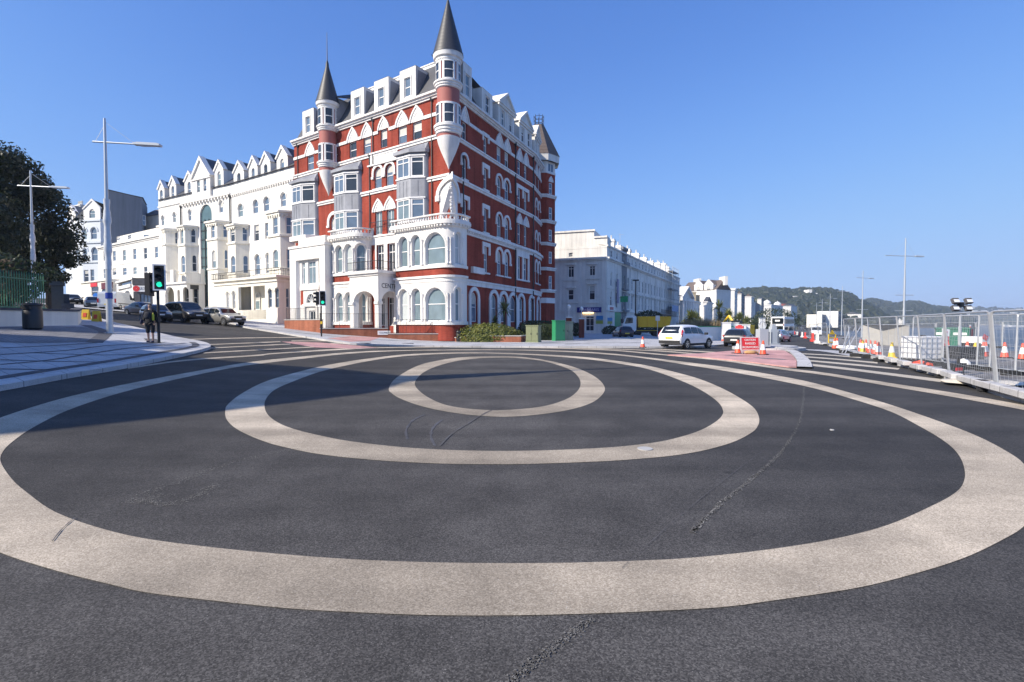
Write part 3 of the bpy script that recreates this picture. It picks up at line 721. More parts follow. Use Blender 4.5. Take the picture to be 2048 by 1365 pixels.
def strings(path, ops, h0, h1, end, cl=.3):
    u = 0
    for o in sorted(ops, key=lambda o: o[0][0]):
        a = o[0][0] - cl; b = o[1][0] + cl
        if a > u: course(tr, path, u, a, h0, h1, 0, .1)
        u = b
    if end > u: course(tr, path, u, end, h0, h1, 0, .1)
strings(FA, opE, 20.45, 20.75, FA.L); strings(FB, bE, 20.45, 20.75, FB.L)
for i, o in enumerate(opE):
    a, b = o[0][0], o[1][0]; m = (b - a)
    blind_hood(tr, FA, a - .36, b + .36, o[2][1], 22.0 if i != 3 else 22.02)
for i, o in enumerate(bE):
    a, b = o[0][0], o[1][0]
    if i != 1: blind_hood(tr, FB, a - .42, b + .42, 20.48, 22.0)
    else:
        course(tr, FB, a - .35, b + .35, 20.48, 20.85, 0, .1)
        for q in (a - .35, b + .1): course(tr, FB, q, q + .25, 20.0, 20.48, 0, .1)
for path, ops in ((FA, opD), (FB, [bD[0], bD[2], bD[3], bD[6], bD[7], bC[2], bC[3], bC[6], bC[7]])):
    for o in ops:
        a, b = o[0][0], o[1][0]; h1 = max(q[1] for q in o); hood(tr, path, a - .06, b + .06, h1 + .06, .26, .35)
        course(tr, path, a - .2, b + .2, min(q[1] for q in o) - .14, min(q[1] for q in o), 0, .12)
hood(tr, FA, opC[2][0][0] - .1, opC[2][1][0] + .1, 13.4, .36, .35)
for o in opC[:2]:
    a, b = o[0][0], o[1][0]; blind_hood(tr, FA, a - .34, b + .34, 12.85, 14.15)
def label_hood(path, o, d=.8):
    a, b, h = o[0][0], o[1][0], max(q[1] for q in o)
    course(tr, path, a - .38, b + .38, h, h + .42, 0, .12)
    for q in (a - .38, b + .12): course(tr, path, q, q + .26, h - d, h, 0, .12)
    course(tr, path, a - .25, b + .25, o[0][1] - .16, o[0][1], 0, .14)
for o in (bD[1], bC[0], bC[1], b1[0]): label_hood(FB, o)
a, b = bD[4][0][0], bD[5][1][0]
course(tr, FB, a - .4, b + .4, 17.35, 17.75, 0, .12)
for q in (a - .4, (a + b) / 2 - .12, b + .15): course(tr, FB, q, q + .25, 16.4, 17.35, 0, .12)
for o in bC[4:6]: blind_hood(tr, FB, o[0][0] - .42, o[1][0] + .42, 13.3, 14.5)
for o in b1[1:3] + b1[5:]:
    hood(tr, FB, o[0][0] - .08, o[1][0] + .08, 9.6, .32, .6); course(tr, FB, o[0][0] - .3, o[1][0] + .3, 6.75, 6.9, 0, .15)
a, b = b1[3][0][0], b1[4][1][0]
course(tr, FB, a - .45, b + .45, 9.5, 10.2, 0, .13)
for q in (a - .45, (a + b) / 2 - .16, b + .13): course(tr, FB, q, q + .32, 6.9, 9.5, 0, .13)
course(tr, FB, a - .5, b + .5, 6.72, 6.9, 0, .18)
for o in b0:
    hood(tr, FB, o[0][0] - .1, o[1][0] + .1, 4.9, .4, 0, foot=False)
    for q in (o[0][0] - .48, o[1][0] + .1): course(tr, FB, q, q + .38, 1.0, 4.9 - (o[1][0] - o[0][0] + .2) / 2, 0, .12)
u5 = FB.U(931)
course(tr, FB, u5, FB.L, 10.1, 10.45, 0, .14); course(tr, FB, u5, FB.L, 10.45, 10.72, 0, .34); dentils(tr, FB, u5, FB.U(1066), 10.28, 10.44, .14, .26)
course(tr, FB, u5, FB.L, 5.35, 5.75, 0, .1); course(tr, FB, u5, FB.L, 5.75, 5.92, 0, .2)
course(tr, FB, FB.U(942), FB.U(965), 6.6, 7.2, 0, .3)
course(tr, FA, U(742), U(798), 17.5, 18.36, .0, .06)                       # plaster panel
course(tr, FA, U(740), U(798), 17.42, 17.55, 0, .2)
course(tr, FA, U(744), U(793), 9.6, 10.5, 0, .05); course(tr, FA, U(744), U(793), 10.35, 10.5, 0, .15)   # white band under the french doors
slab(tr, FA, [(U(752), 6.5), (U(755), 6.5), (U(755), 9.55), (U(791), 9.55), (U(791), 9.62), (U(752), 9.62)], 0, .05)
course(tr, FA, U(769.5), U(776.5), 6.6, 9.55, 0, .06)
for a, c in ((751, 758), (770, 776), (788, 795)): course(tr, FA, U(a), U(c), .8, 4.3, 0, .05)
course(tr, FA, U(751), U(795), 4.3, 5.9, 0, .05)
tr.build('trim', M['stone'], H)
u = U(891)
nb = MB()
NP = Path([FA.P(U(878), 0, .05).xy, (C0 + (FA.nn[1] + FB.nn[0]).normalized() * 1.05), FB.P(FB.U(916), 0, .05).xy])
uL = NP.L
slab(nb, NP, [(.35, 10.9), (uL - .35, 10.9)] + [(uL / 2 + (uL / 2 - .35) * math.cos(t), 13.3 + .95 * math.sin(t)) for t in [i * math.pi / 12 for i in range(13)]], -.4, .05)
band(nb, NP, [(uL / 2 + (uL / 2 - .35) * math.cos(t), 13.2 + 1.0 * math.sin(t)) for t in [i * math.pi / 12 for i in range(13)]], [(uL / 2 + (uL / 2 + .05) * math.cos(t), 13.2 + 1.42 * math.sin(t)) for t in [i * math.pi / 12 for i in range(13)]], -.4, .22)
course(nb, NP, -.1, .4, 12.7, 13.2, -.4, .26); course(nb, NP, uL - .4, uL + .1, 12.7, 13.2, -.4, .26)
course(nb, NP, uL / 2 - .14, uL / 2 + .14, 14.1, 15.0 - .3, -.2, .34)
rn_ = random.Random(8)
for i in range(46):
    h = rn_.uniform(10.95, 13.9); e = rn_.gauss(0, .13); r_ = rn_.uniform(.05, .13); nb.lathe([(.01, h - r_), (r_ * .8, h - r_ * .5), (r_, h), (r_ * .7, h + r_ * .6), (.01, h + r_)], tuple(NP.at(uL / 2 + e, .02)) + (0,), 7)
nb.build('niche', M['stone'], H)
for px, h0, h1, pp in ((601, 10.3, 21.9, FA), (743, 10.5, 18.5, FA), (750, 17.5, 21.9, FA), (866.5, 11.2, 21.9, FA), (598, 10, 18, FA)): 
    if px != 598: pipe_on(pp, H, pp.U(px), h0, h1)
for px, h0, h1 in ((925, 1, 17), (1029, .5, 21.9), (1064.5, .5, 21.9)): pipe_on(FB, H, FB.U(px), h0, h1, .14, .07)
def lead_bay(px0, px1, pxe, h_bot):
    u0, u1, ue = U(px0), U(px1), U(pxe)
    d = .95
    bp = Path([FA.P(u0 - .02, 0, .0).xy, FA.P(u0, 0, d).xy, FA.P(u1 - .0, 0, d).xy, FA.P(ue - .35, 0, .28).xy, FA.P(ue - .2, 0, 0).xy])
    s = bp.u
    def lights(h0, h1):
        m = .09
        return [outline(s[1] + m, s[2] - m, h0, h1), outline(s[2] + m, s[3] - .12, h0, h1)]
    hi = lights(15.2, 17.0); lo = lights(h_bot + .15, 13.2)
    b = MB(); wall(b, bp, [(0, h_bot), (bp.L, h_bot), (bp.L, 17.55), (0, 17.55)], hi + lo, depth=.12)
    for k in range(1, 4): course(b, bp, s[1] + (s[2] - s[1]) * k / 4 - .02, s[1] + (s[2] - s[1]) * k / 4 + .02, 13.45, 14.85, 0, .03)
    course(b, bp, s[2] + (s[3] - s[2]) * .5 - .02, s[2] + (s[3] - s[2]) * .5 + .02, 13.45, 14.85, 0, .03)
    o = b.build('lead_bay', M['lead'], H)
    for k, q in enumerate(hi + lo):
        window(bp, o, q, depth=.06, fw=.1, rail=None, transom=.74, bars=1 if k % 2 == 0 else 0, pane=['glass_sky', 'glass', 'glass_blue', 'glass_sky'][k])
    r = MB(); course(r, bp, 0, bp.L, 17.35, 17.62, 0, .22)
    top = [bp.P(x, 17.62, .22) for x in s]; pk = [FA.P(u0 + (ue - u0) * k, 18.3, .05) for k in (.1, .3, .6, .8, .95)]
    for i in range(4): r.poly([top[i], top[i + 1], pk[i + 1], pk[i]])
    r.build('bay_roof', M['lead'], o)
    for h in (15.05, 17.05, h_bot + .02, 13.22): w = MB(); course(w, bp, s[1] - .05, s[3], h, h + .12, 0, .07); w.build('sill', M['frame'], o)
lead_bay(602, 621, 642, 11.3); lead_bay(686, 707, 729, 11.0); lead_bay(810, 837, 862, 11.0)
def bay(path, ops_px, parent, big=(), name='round_bay', h_lo=1.75, cols=(), plinth=True, bal=(10.62, 11.2), ub=None):
    L = path.L
    up = []; lo = []
    for a, b in ops_px:
        ua, ub_ = path.U(a), path.U(b); w_ = ub_ - ua
        up.append(outline(ua, ub_, 6.9, 9.68, 'a')); lo.append(outline(ua, ub_, 1.9, 4.86, 'a'))
    b = MB(); wall(b, path, [(0, h_lo), (L, h_lo), (L, 5.95), (0, 5.95)], lo, depth=.32); wall(b, path, [(0, 6.6), (L, 6.6), (L, 10.2), (0, 10.2)], up, depth=.32)
    course(b, path, 0, L, 5.75, 5.95, 0, .12); course(b, path, 0, L, 5.4, 5.5, 0, .05)
    course(b, path, 0, L, 6.58, 6.82, 0, .1)
    course(b, path, 0, L, 10.15, 10.36, 0, .16); course(b, path, 0, L, 10.36, 10.62, 0, .36); dentils(b, path, .1, L - .1, 10.2, 10.36, .16, .3, step=.3, w=.15)
    course(b, path, 0, L, 1.6, 1.9, 0, .1)
    top = [path.P(u, 10.6, .3) for u in path.u]
    b.poly(top)
    for o in up + lo:
        ua, u2 = o[0][0], o[1][0]; h1 = max(q[1] for q in o); hood(b, path, ua - .02, u2 + .02, h1 + .02, .14, 0, 0, .06, foot=False)
    o = b.build(name, M['white'], parent)
    rb = MB(); wall(rb, path, [(0, 5.95), (L, 5.95), (L, 6.6), (0, 6.6)], (), off=-.04); rb.build('brick_band', M['brick'], o)
    rb = MB()
    if plinth: wall(rb, path, [(0, .2), (L, .2), (L, h_lo), (0, h_lo)], (), off=-.02)
    rb.build('brick_plinth', M['brick'], o)
    for px in cols:
        for h0, h1 in ((6.9, 9.2), (1.9, 4.35)): cb = MB(); column(cb, path, path.U(px), h0, h1, .02, .085); cb.build('column', M['stone'], o)
    for q in up + lo: window(path, o, q, depth=.3, fw=.1, pane='glass_blue' if random.random() < .75 else 'glass_pale', rail=.52)
    bl = MB(); course(bl, path, 0, L, 10.62, 10.74, .08, .3); course(bl, path, 0, L, 11.12, 11.24, .06, .32)
    k = int(L / .3)
    for i in range(k):
        u = (i + .5) * L / k; c = path.P(u, 0, .19); c.z = 0
        bl.lathe([(.05, 10.72), (.05, 10.78), (.085, 10.9), (.035, 11.03), (.06, 11.12)], c, 8)
    for u in (0, L): bl.box(path.P(u, 10.95, .18), (.3, .3, .62))
    bl.build('balustrade', M['stone'], o)
    return o
u0, u1 = onoff(666.5, 1.5), U(743)
p0 = FA.P(u0, 0, 0).xy; p1 = FA.P(u0, 0, 1.5).xy; p2 = FA.P(u1 - 1.3, 0, 1.5).xy; p3 = FA.P(u1 + .1, 0, 1.35).xy; p4 = FA.P(u1 + .1, 0, 0).xy
CB1 = Path(densify([p0, p1, p2]) + bez(p2, p3, p4, 10))
bay(CB1, [(672.6, 686), (690.5, 706), (711, 735)], H, cols=(669, 688, 708, 740))
BO = 1.35; uq = onoff(791, BO); q1 = FA.P(uq, 0, 0).xy; q2 = FA.P(uq, 0, BO).xy; q3 = FA.P(FA.L, 0, BO).xy
a0, a1 = [math.atan2(v.y, v.x) for v in (FA.nn[1], FB.nn[0])]
CB2 = Path(densify([q1, q2, q3], .5) + [C0 + Vector((math.cos(a0 + (a1 - a0) * k / 12), math.sin(a0 + (a1 - a0) * k / 12))) * BO for k in range(1, 13)] + [FB.P(.7, 0, BO).xy, FB.P(1.1, 0, BO * .6).xy, FB.P(1.25, 0, .02).xy])
bay(CB2, [(799, 816), (824, 841), (851, 891), (911, 922)], H, cols=(796, 820, 845.5, 896, 902, 925))
u0, u1 = U(581), U(651); d = 2.3
off = FA.nn[0]
ua, ub = onoff(581, d), onoff(651, d)
PB = Path([FA.P(ua, 0, 0).xy, FA.P(ua, 0, d).xy, FA.P(ub, 0, d).xy, FA.P(ub, 0, 0).xy])
f0, f1 = PB.u[1], PB.u[2]
def pu(px): return PB.U(px)
b = MB()
rec = outline(pu(593), pu(640), 1.2, 8.5)
wall(b, PB, [(0, .3), (PB.L, .3), (PB.L, 9.95), (0, 9.95)], [rec], depth=.35)
course(b, PB, -.02, PB.L, 9.8, 10.05, 0, .1)
b.poly([PB.P(x, 9.95) for x in PB.u])
P2 = Path([FA.P(ua + .9, 0, 0).xy, FA.P(ua + .9, 0, d - .5).xy, FA.P(ub - .6, 0, d - .5).xy, FA.P(ub - .6, 0, 0).xy])
wall(b, P2, [(0, 9.95), (P2.L, 9.95), (P2.L, 10.9), (0, 10.9)]); b.poly([P2.P(x, 10.9) for x in P2.u])
P3 = Path([FA.P(U(602), 0, 0).xy, FA.P(U(602), 0, 1.3).xy, FA.P(U(634), 0, 1.3).xy, FA.P(U(642), 0, 0).xy])
wall(b, P3, [(0, 10.9), (P3.L, 10.9), (P3.L, 11.45), (0, 11.45)]); b.poly([P3.P(x, 11.45) for x in P3.u])
up = [outline(pu(597), pu(604.5), 5.95, 8.3), outline(pu(611), pu(628.5), 5.95, 8.3), outline(pu(634.5), pu(639), 5.95, 8.3)]
fan = [(pu(616) + (pu(626) - pu(606)) / 2 * math.cos(t), 3.95 + .95 * math.sin(t)) for t in [i * math.pi / 10 for i in range(11)]]
door = outline(pu(612), pu(627), 1.25, 3.1)
wall(b, PB, [(rec[0][0] - .1, 1.0), (rec[1][0] + .1, 1.0), (rec[1][0] + .1, 8.6), (rec[0][0] - .1, 8.6)], up + [fan, door], off=-.35, depth=.25)
course(b, PB, pu(596), pu(636), 5.3, 5.8, -.35, -.2); course(b, PB, pu(601), pu(630), 3.55, 3.8, -.35, -.15)
course(b, PB, pu(603), pu(606), 1.2, 3.55, -.35, -.2); course(b, PB, pu(628), pu(632), 1.2, 3.55, -.35, -.2)
o = b.build('entrance_block', M['white'], H)
for q in up: window(PB, o, q, off=-.35, depth=.18, rail=None, transom=.76, bars=1 if q is up[1] else 0, pane='glass_blue')
fm = MB()
for k in range(1, 6):
    t = k * math.pi / 6; c = pu(616); band(fm, PB, [(c + .1 * math.cos(t) - .03, 3.95), (c + .9 * math.cos(t) - .03, 3.95 + .9 * math.sin(t))], [(c + .1 * math.cos(t) + .03, 3.95), (c + .9 * math.cos(t) + .03, 3.95 + .9 * math.sin(t))], -.55, -.47)
fo = fm.build('fanlight', M['frame'], o)
pm = MB(); V, F = fill(fan); [pm.face([pm.p(PB.P(V[i][0], V[i][1], -.54)) for i in f]) for f in F]; pm.build('pane', M['glass'], fo)
window(PB, o, door, off=-.35, depth=.2, fw=.12, bars=1, rail=.45, pane='glass', name='door')
bs = MB()
for a, c, h0, h1 in ((594.5, 600, 3.7, 5.5), (635, 639.5, 3.7, 5.5), (594.5, 600, 1.0, 1.8), (635, 639.5, 1.0, 1.8)): course(bs, PB, pu(a), pu(c), h0, h1, -.35, -.32)
bs.build('brick_panel', M['brick'], o)
dp = 3.0
ua, ub = onoff(700, dp), onoff(757, dp)
PP = Path([FA.P(ua, 0, 1.5).xy, FA.P(ua, 0, dp).xy, FA.P(ub, 0, dp).xy, FA.P(ub, 0, .0).xy])
b = MB()
fr = PP.u
ha = outline(fr[1] + .55, fr[2] - .5, .8, 4.75, 's')
hb = outline(fr[2] + .35, fr[3] - .3, .8, 4.75, 's')
ha = [(fr[1] + .55, .8), (fr[2] - .5, .8), (fr[2] - .5, 3.7)] + [((fr[1] + fr[2] + .05) / 2 + (fr[2] - fr[1] - 1.05) / 2 * math.cos(t), 3.7 + 1.05 * math.sin(t)) for t in [i * math.pi / 12 for i in range(1, 12)]] + [(fr[1] + .55, 3.7)]
hb = [(fr[2] + .4, .8), (fr[3] - .3, .8), (fr[3] - .3, 3.7)] + [((fr[2] + fr[3] + .1) / 2 + (fr[3] - fr[2] - .7) / 2 * math.cos(t), 3.7 + 1.05 * math.sin(t)) for t in [i * math.pi / 12 for i in range(1, 12)]] + [(fr[2] + .4, 3.7)]
wall(b, PP, [(0, .8), (PP.L, .8), (PP.L, 6.2), (0, 6.2)], [ha, hb], depth=.4)
course(b, PP, -.02, PP.L, 6.15, 6.35, 0, .1); course(b, PP, -.02, PP.L, 6.35, 6.62, 0, .28)
b.poly([PP.P(x, 6.6, .2) for x in PP.u])
for uu in (fr[1] + .27, fr[2] - .25, fr[2] + .2): course(b, PP, uu - .32, uu + .32, 3.5, 3.75, 0, .1)
o = b.build('entrance_porch', M['white'], H)
um = (fr[2] + fr[3]) / 2
tdir = (PP.p[3] - PP.p[2]).normalized(); nd = Vector((tdir.y, -tdir.x))
text_mesh('CENTRAL', .62, 'name_lettering', M['black'], o, tuple(PP.P(um + .15, 5.2, .02)), (tdir.x, tdir.y, 0), (0, 0, 1), width=2.5)
rl = MB(); PPo = PP
for a, c in ((fr[1], fr[2]), (fr[2], fr[3])):
    course(rl, PP, a, c, 7.45, 7.5, .1, .14); course(rl, PP, a, c, 6.8, 6.83, .1, .13)
    k = int((c - a) / .13)
    for i in range(k): rl.tube(PP.P(a + (c - a) * i / k, 6.62, .12), PP.P(a + (c - a) * i / k, 7.5, .12), .012, n=4, cap=False)
rl.build('balcony_railing', M['darkmetal'], o)
rl = MB(); a, c = U(745), U(796)
course(rl, FA, a, c, 11.75, 11.8, .3, .34); course(rl, FA, a, c, 11.2, 11.23, .3, .33)
for i in range(16): rl.tube(FA.P(a + (c - a) * i / 15, 11.0, .32), FA.P(a + (c - a) * i / 15, 11.8, .32), .014, n=4, cap=False)
for uu in (a, c, (a + c) / 2): rl.tube(FA.P(uu, 11.78, 0), FA.P(uu, 11.78, .32), .02, n=4)
rl.build('balcony_railing', M['darkmetal'], H)
ro = MB()
def mansard(path, u0, u1, h0, h1, set_, mb, o0=.1):
    us = path.cuts(u0, u1)
    for a, c in zip(us, us[1:]): mb.face([mb.p(q, (x, y)) for q, x, y in ((path.P(a, h0, o0), a, 0), (path.P(c, h0, o0), c, 0), (path.P(c, h1, -set_), c, 3), (path.P(a, h1, -set_), a, 3))], len(path.p) > 4)
set_ = 2.0
mansard(FA, .4, FA.L, 22.5, 26.4, set_, ro); mansard(FB, 0, FB.L, 22.5, 25.9, 1.9, ro)
a = FA.P(.4, 22.5, .1); c = FA.P(.4, 26.4, -set_); e = FA.P(1.6, 26.4, -8); g = FA.P(.4, 22.5, -9)
ro.poly([g, a, c, e])
tops = [FA.P(.4, 26.4, -set_), FA.P(FA.L - 1.2, 26.4, -set_), FB.P(FB.U(1065), 25.9, -1.9), FB.P(FB.L, 25.9, -1.9), Vector((-5, 72.5, 25.9)), Vector((*(FA.p[0] + Vector((10, 9))), 26.3))]
ro.poly(tops)
ro.poly([Vector((*q, 22.15)) for q in back[::-1]])
for p_, q_ in ((tops[-1], tops[0]), (tops[3], tops[4]), (tops[4], tops[5])): ro.poly([Vector((p_.x, p_.y, 22)), Vector((q_.x, q_.y, 22)), q_, p_])
rf = ro.build('roof', M['slate'], H)
rt = MB(); course(rt, FA, U(682), FA.L - 1.0, 26.15, 26.45, -set_ - .1, -set_ + .12)
course(rt, FA, U(682), FA.L - 1.0, 26.45, 26.55, -set_ - .1, -set_ + .2); rt.build('ridge_trim', M['stone'], rf)
rt = MB(); course(rt, FB, .8, FB.U(1065), 25.75, 26.0, -2.0, -1.78); rt.build('ridge_trim', M['lead'], rf)
ch = MB(); c = FA.P(U(700), 25.5, -5.5); ang = math.atan2((FA.p[1] - FA.p[0]).y, (FA.p[1] - FA.p[0]).x)
ch.box((c.x, c.y, 26.9), (2.6, 1.5, 2.6), ang); ch.box((c.x, c.y, 27.9), (2.9, 1.8, .35), ang)
co = ch.build('chimney', M['white'], rf)
cp = MB()
for k in range(4):
    q = Vector((c.x, c.y, 28.05)) + Vector((math.cos(ang), math.sin(ang), 0)) * (k - 1.5) * .55; cp.lathe([(.2, 0), (.17, .7), (.22, .75), (.22, .85)], q, 10)
cp.build('chimney_pot', M['redrender'], co)
def dormer(path, u0, u1, h1, win, parent, front=.1, flat=True, mat_='white', backd=3.0, ped=0, nwin=1, wpane=None):
    b = MB(); fp = Path([path.P(u0, 0, front).xy, path.P(u1, 0, front).xy]); w_ = fp.L
    ops = []
    for k in range(nwin):
        m_ = w_ / nwin; c = m_ * (k + .5); ops.append(outline(c - win[0] / 2, c + win[0] / 2, win[1], win[2]))
    reg = [(0, 22.5), (w_, 22.5), (w_, h1), (0, h1)]
    if ped: reg = [(0, 22.5), (w_, 22.5), (w_, h1), (w_ / 2, h1 + ped), (0, h1)]
    wall(b, fp, reg, ops, depth=.15)
    for u in (0, w_):
        b.poly([fp.P(u, 22.5, 0), fp.P(u, h1, 0), fp.P(u, h1, -backd), fp.P(u, 22.5, -.3)])
    if ped:
        b.poly([fp.P(-.2, h1, .2), fp.P(w_ / 2, h1 + ped + .12, .2), fp.P(w_ / 2, h1 + ped + .12, -backd), fp.P(-.2, h1, -backd)]); b.poly([fp.P(w_ / 2, h1 + ped + .12, .2), fp.P(w_ + .2, h1, .2), fp.P(w_ + .2, h1, -backd), fp.P(w_ / 2, h1 + ped + .12, -backd)])
        band(b, fp, [(0, h1), (w_ / 2, h1 + ped - .2), (w_, h1)], [(-.15, h1 + .1), (w_ / 2, h1 + ped + .12), (w_ + .15, h1 + .1)], 0, .22)
        course(b, fp, -.15, w_ + .15, h1 - .35, h1 - .1, 0, .16); course(b, fp, -.2, w_ + .2, h1 - .1, h1 + .06, -1.2, .26)
    else:
        b.poly([fp.P(-.03, h1, .03), fp.P(w_ + .03, h1, .03), fp.P(w_ + .03, h1 + .02, -backd), fp.P(-.03, h1 + .02, -backd)])
    for q in ops:
        band(b, fp, [(q[0][0], q[0][1]), (q[3][0], q[3][1]), (q[2][0], q[2][1]), (q[1][0], q[1][1])], [(q[0][0] - .1, q[0][1]), (q[3][0] - .1, q[3][1] + .1), (q[2][0] + .1, q[2][1] + .1), (q[1][0] + .1, q[1][1])], 0, .06)
    d = b.build('dormer', M[mat_], parent)
    for q in ops: window(fp, d, q, depth=.12, pane=wpane)
    return d
for a, c, t in ((612, 634, 25.5), (708, 733.5, 25.55), (754, 782, 25.6), (804.6, 835.7, 25.6)):
    dormer(FA, U(a), U(c), t, (.85, 23.0, 24.75), rf, wpane='glass_sky')
for a in (634, 733.5, 782, 835.7):
    dk = MB(); dk.poly([FA.P(U(a) + .02, 22.6, 0), FA.P(U(a) + .02, 25.3, -.2), FA.P(U(a) + .02, 25.3, -2.0)]); dk.build('dormer_cheek', M['lead'], rf)
dormer(FB, FB.U(926), FB.U(943), 25.9, (.9, 23.0, 25.0), rf)
dormer(FB, FB.U(962), FB.U(983), 25.0, (.9, 22.9, 24.5), rf, front=.15, mat_='offwhite')
for a, c in ((994, 1025), (1035, 1060), (1066, 1075.5)):
    dormer(FB, FB.U(a), FB.U(c), 25.0, (.8, 22.8, 24.4), rf, front=.2, ped=1.5, nwin=2, mat_='offwhite')
def turret(cx, cy, r, z, parent, cone_top, finial, face_az, name='turret'):
    tip, pt, r3b, r3t, r2b, r2t, cb, ct = z
    c = (cx, cy, 0)
    b = MB(); b.lathe([(r * .97, pt - .02), (r * .97, cb + .2)], c, 32)
    t = b.build(name, M['redrender'], parent)
    w = MB()
    w.lathe([(.02, tip), (.1, tip + .25), (r * .34, tip + (pt - tip) * .3), (r * .66, tip + (pt - tip) * .58), (r * .9, tip + (pt - tip) * .83), (r * 1.0, pt), (r * .97, pt + .02)], c, 32); w.build('pendant', M['stone'], t)
    for lo, hi in ((r3b, r3t), (r2b, r2t)):
        w = MB(); h = hi - lo; w.lathe([(r * .97, lo - .02), (r * 1.08, lo + .05), (r * 1.08, lo + h * .3), (r * 1.16, lo + h * .36), (r * 1.16, lo + h * .62), (r * 1.26, lo + h * .7), (r * 1.26, hi - .04), (r * .97, hi + .03)], c, 32); w.build('ring_moulding', M['stone'], t)
    w = MB(); h = ct - cb; w.lathe([(r * .97, cb - .02), (r * 1.1, cb + .06), (r * 1.1, cb + h * .35), (r * 1.24, cb + h * .45), (r * 1.3, ct), (r * .9, ct + .02)], c, 32)
    w.build('ring_moulding', M['stone'], t)
    ring = Path([(cx + r * 1.0 * math.cos(a), cy + r * 1.0 * math.sin(a)) for a in [face_az + math.pi * (k / 24 - 1) for k in range(49)]])
    n = ring.L; half = n / 2
    for lo, hi in ((r3t, r2b - (r2b - r3t) * .42), (r2t, cb)):
        fr = MB()
        for da in (-1.25, 0, 1.25):
            uc = half + da * r; ww = r * .44
            for q in (uc - ww - .1, uc + ww): course(fr, ring, q, q + .1, lo, hi, -.04, .05)
        course(fr, ring, 0, n, hi - .09, hi + .02, -.04, .05)
        fr.build('window_posts', M['frame'], t)
        for da in (-1.25, 0, 1.25):
            uc = half + da * r; ww = r * .42
            window(ring, t, outline(uc - ww, uc + ww, lo + .05, hi - .1), off=.06, depth=.05, fw=.06, rail=.5, pane='glass')
    k = MB(); prof = []; H_ = cone_top - ct; N = 15
    for i in range(N):
        f = i / N; r0 = r * 1.32 * (1 - f) ** 1.02; r1 = r * 1.32 * (1 - (i + 1) / N) ** 1.02 + .02
        prof += [(max(.02, r0), ct + H_ * f - .03), (max(.02, r0 - .005), ct + H_ * f + .03), (max(.02, r1), ct + H_ * (i + 1) / N - .04)]
    k.lathe(prof, c, 32)
    k.build('cone_roof', M['slate_dark'], t, sharp=25)
    if finial:
        f = MB(); f.lathe([(.2, cone_top - .9), (.16, cone_top - .3), (.06, cone_top)], c, 10); f.tube((cx, cy, cone_top - .2), (cx, cy, finial), .05, .02, 8); f.build('finial', M['pipe'], t)
    return t
zt = 55.0; c = xy(660.5, zt)
yz = lambda y, z: CH + (YHOR - y) * z / FPX + 0
def hz(px, py, z): return at(px, py, z).z
T1z = [hz(660, y, zt - .9) for y in (388, 340, 333.5, 322, 260, 249, 213, 201)]
turret(c.x, c.y, .93, T1z, H, hz(660, 122, zt), hz(660, 65, zt), math.atan2(-c.y, -c.x) + .12)
zt = 45.6; c = xy(898.5, zt)
T2z = [hz(898, y, zt - 1) for y in (332, 270, 264, 246, 172, 158, 118, 101)]
turret(c.x, c.y, 1.02, T2z, H, hz(898, -6, zt), None, math.atan2(-c.y, -c.x) + .05)
b = MB(); a0 = FA.P(U(668), 0, .3); c1 = at(660, 201, 55)
p = [FA.P(U(664), 25.2, .3), FA.P(U(676), 25.2, .3), FA.P(U(690), 25.9, -1.6), FA.P(U(676), 22.6, .12)]
b.poly([FA.P(U(661), 26.0, .2), FA.P(U(681), 25.6, .2), FA.P(U(700), 25.6, -1.9), FA.P(U(681), 26.6, -1.9)])
b.build('roof_saddle', M['slate_dark'], rf)
b = MB(); b.poly([FA.P(U(679), 22.6, .25), FA.P(U(679), 25.6, .25), FA.P(U(679), 25.6, -1.9)]); b.poly([FA.P(U(679), 22.6, .25), FA.P(U(664), 22.6, .25), FA.P(U(664), 25.6, .25), FA.P(U(679), 25.6, .25)]); b.build('roof_cheek', M['lead'], rf)
zt = 69.0; c = xy(1077, 71.0); oct_ = [(c.x + 2.35 * math.cos(a), c.y + 2.35 * math.sin(a)) for a in [math.pi / 8 + k * math.pi / 4 for k in range(-6, 3)]]
OT = Path(oct_); b = MB(); um = OT.U(1100.5)
ops = [outline(um - .33, um + .33, hz(1100, y1, zt), hz(1100, y0, zt)) for y0, y1 in ((365, 387), (414, 438), (459, 482), (503, 527), (552, 579))]
wall(b, OT, [(0, -.6), (OT.L, -.6), (OT.L, 21.8), (0, 21.8)], ops, depth=.12)
tw = b.build('stair_tower', M['brick'], H)
for q in ops: window(OT, tw, q, depth=.1, pane='glass_sky')
for y in (392, 443, 488, 538, 582): b = MB(); h = hz(1096, y, zt); course(b, OT, 0, OT.L, h - .22, h, 0, .1); course(b, OT, 0, OT.L, h, h + .2, 0, .22); b.build('string_course', M['stone'], tw)
b = MB()
course(b, OT, 0, OT.L, 4.5, 5.2, 0, .06)
h = hz(1096, 331, zt); blind_hood(b, OT, um - .45, um + .45, hz(1100, 363, zt), hz(1100, 351, zt)); course(b, OT, 0, OT.L, 21.8, 22.0, 0, .06)
b.build('trim', M['stone'], tw)
b = MB(); o2 = [outline(OT.u[k] + .3, OT.u[k + 1] - .3, 22.05, 23.2) for k in range(8)]
wall(b, OT, [(0, 21.9), (OT.L, 21.9), (OT.L, 23.4), (0, 23.4)], o2, depth=.1); lt = b.build('tower_lantern', M['white'], tw)
for q in o2: window(OT, lt, q, depth=.08, rail=None, bars=1, pane='glass_sky')
b = MB(); hh = hz(1096, 310, zt); ht = hz(1077, 252, 71)
M8 = Matrix.Rotation(math.pi / 8, 3, 'Z')
b.lathe([(2.9, 23.35), (2.95, hh)], (c.x, c.y, 0), 8, smooth=False, M=M8); b.build('eaves', M['offwhite'], tw)
b = MB()
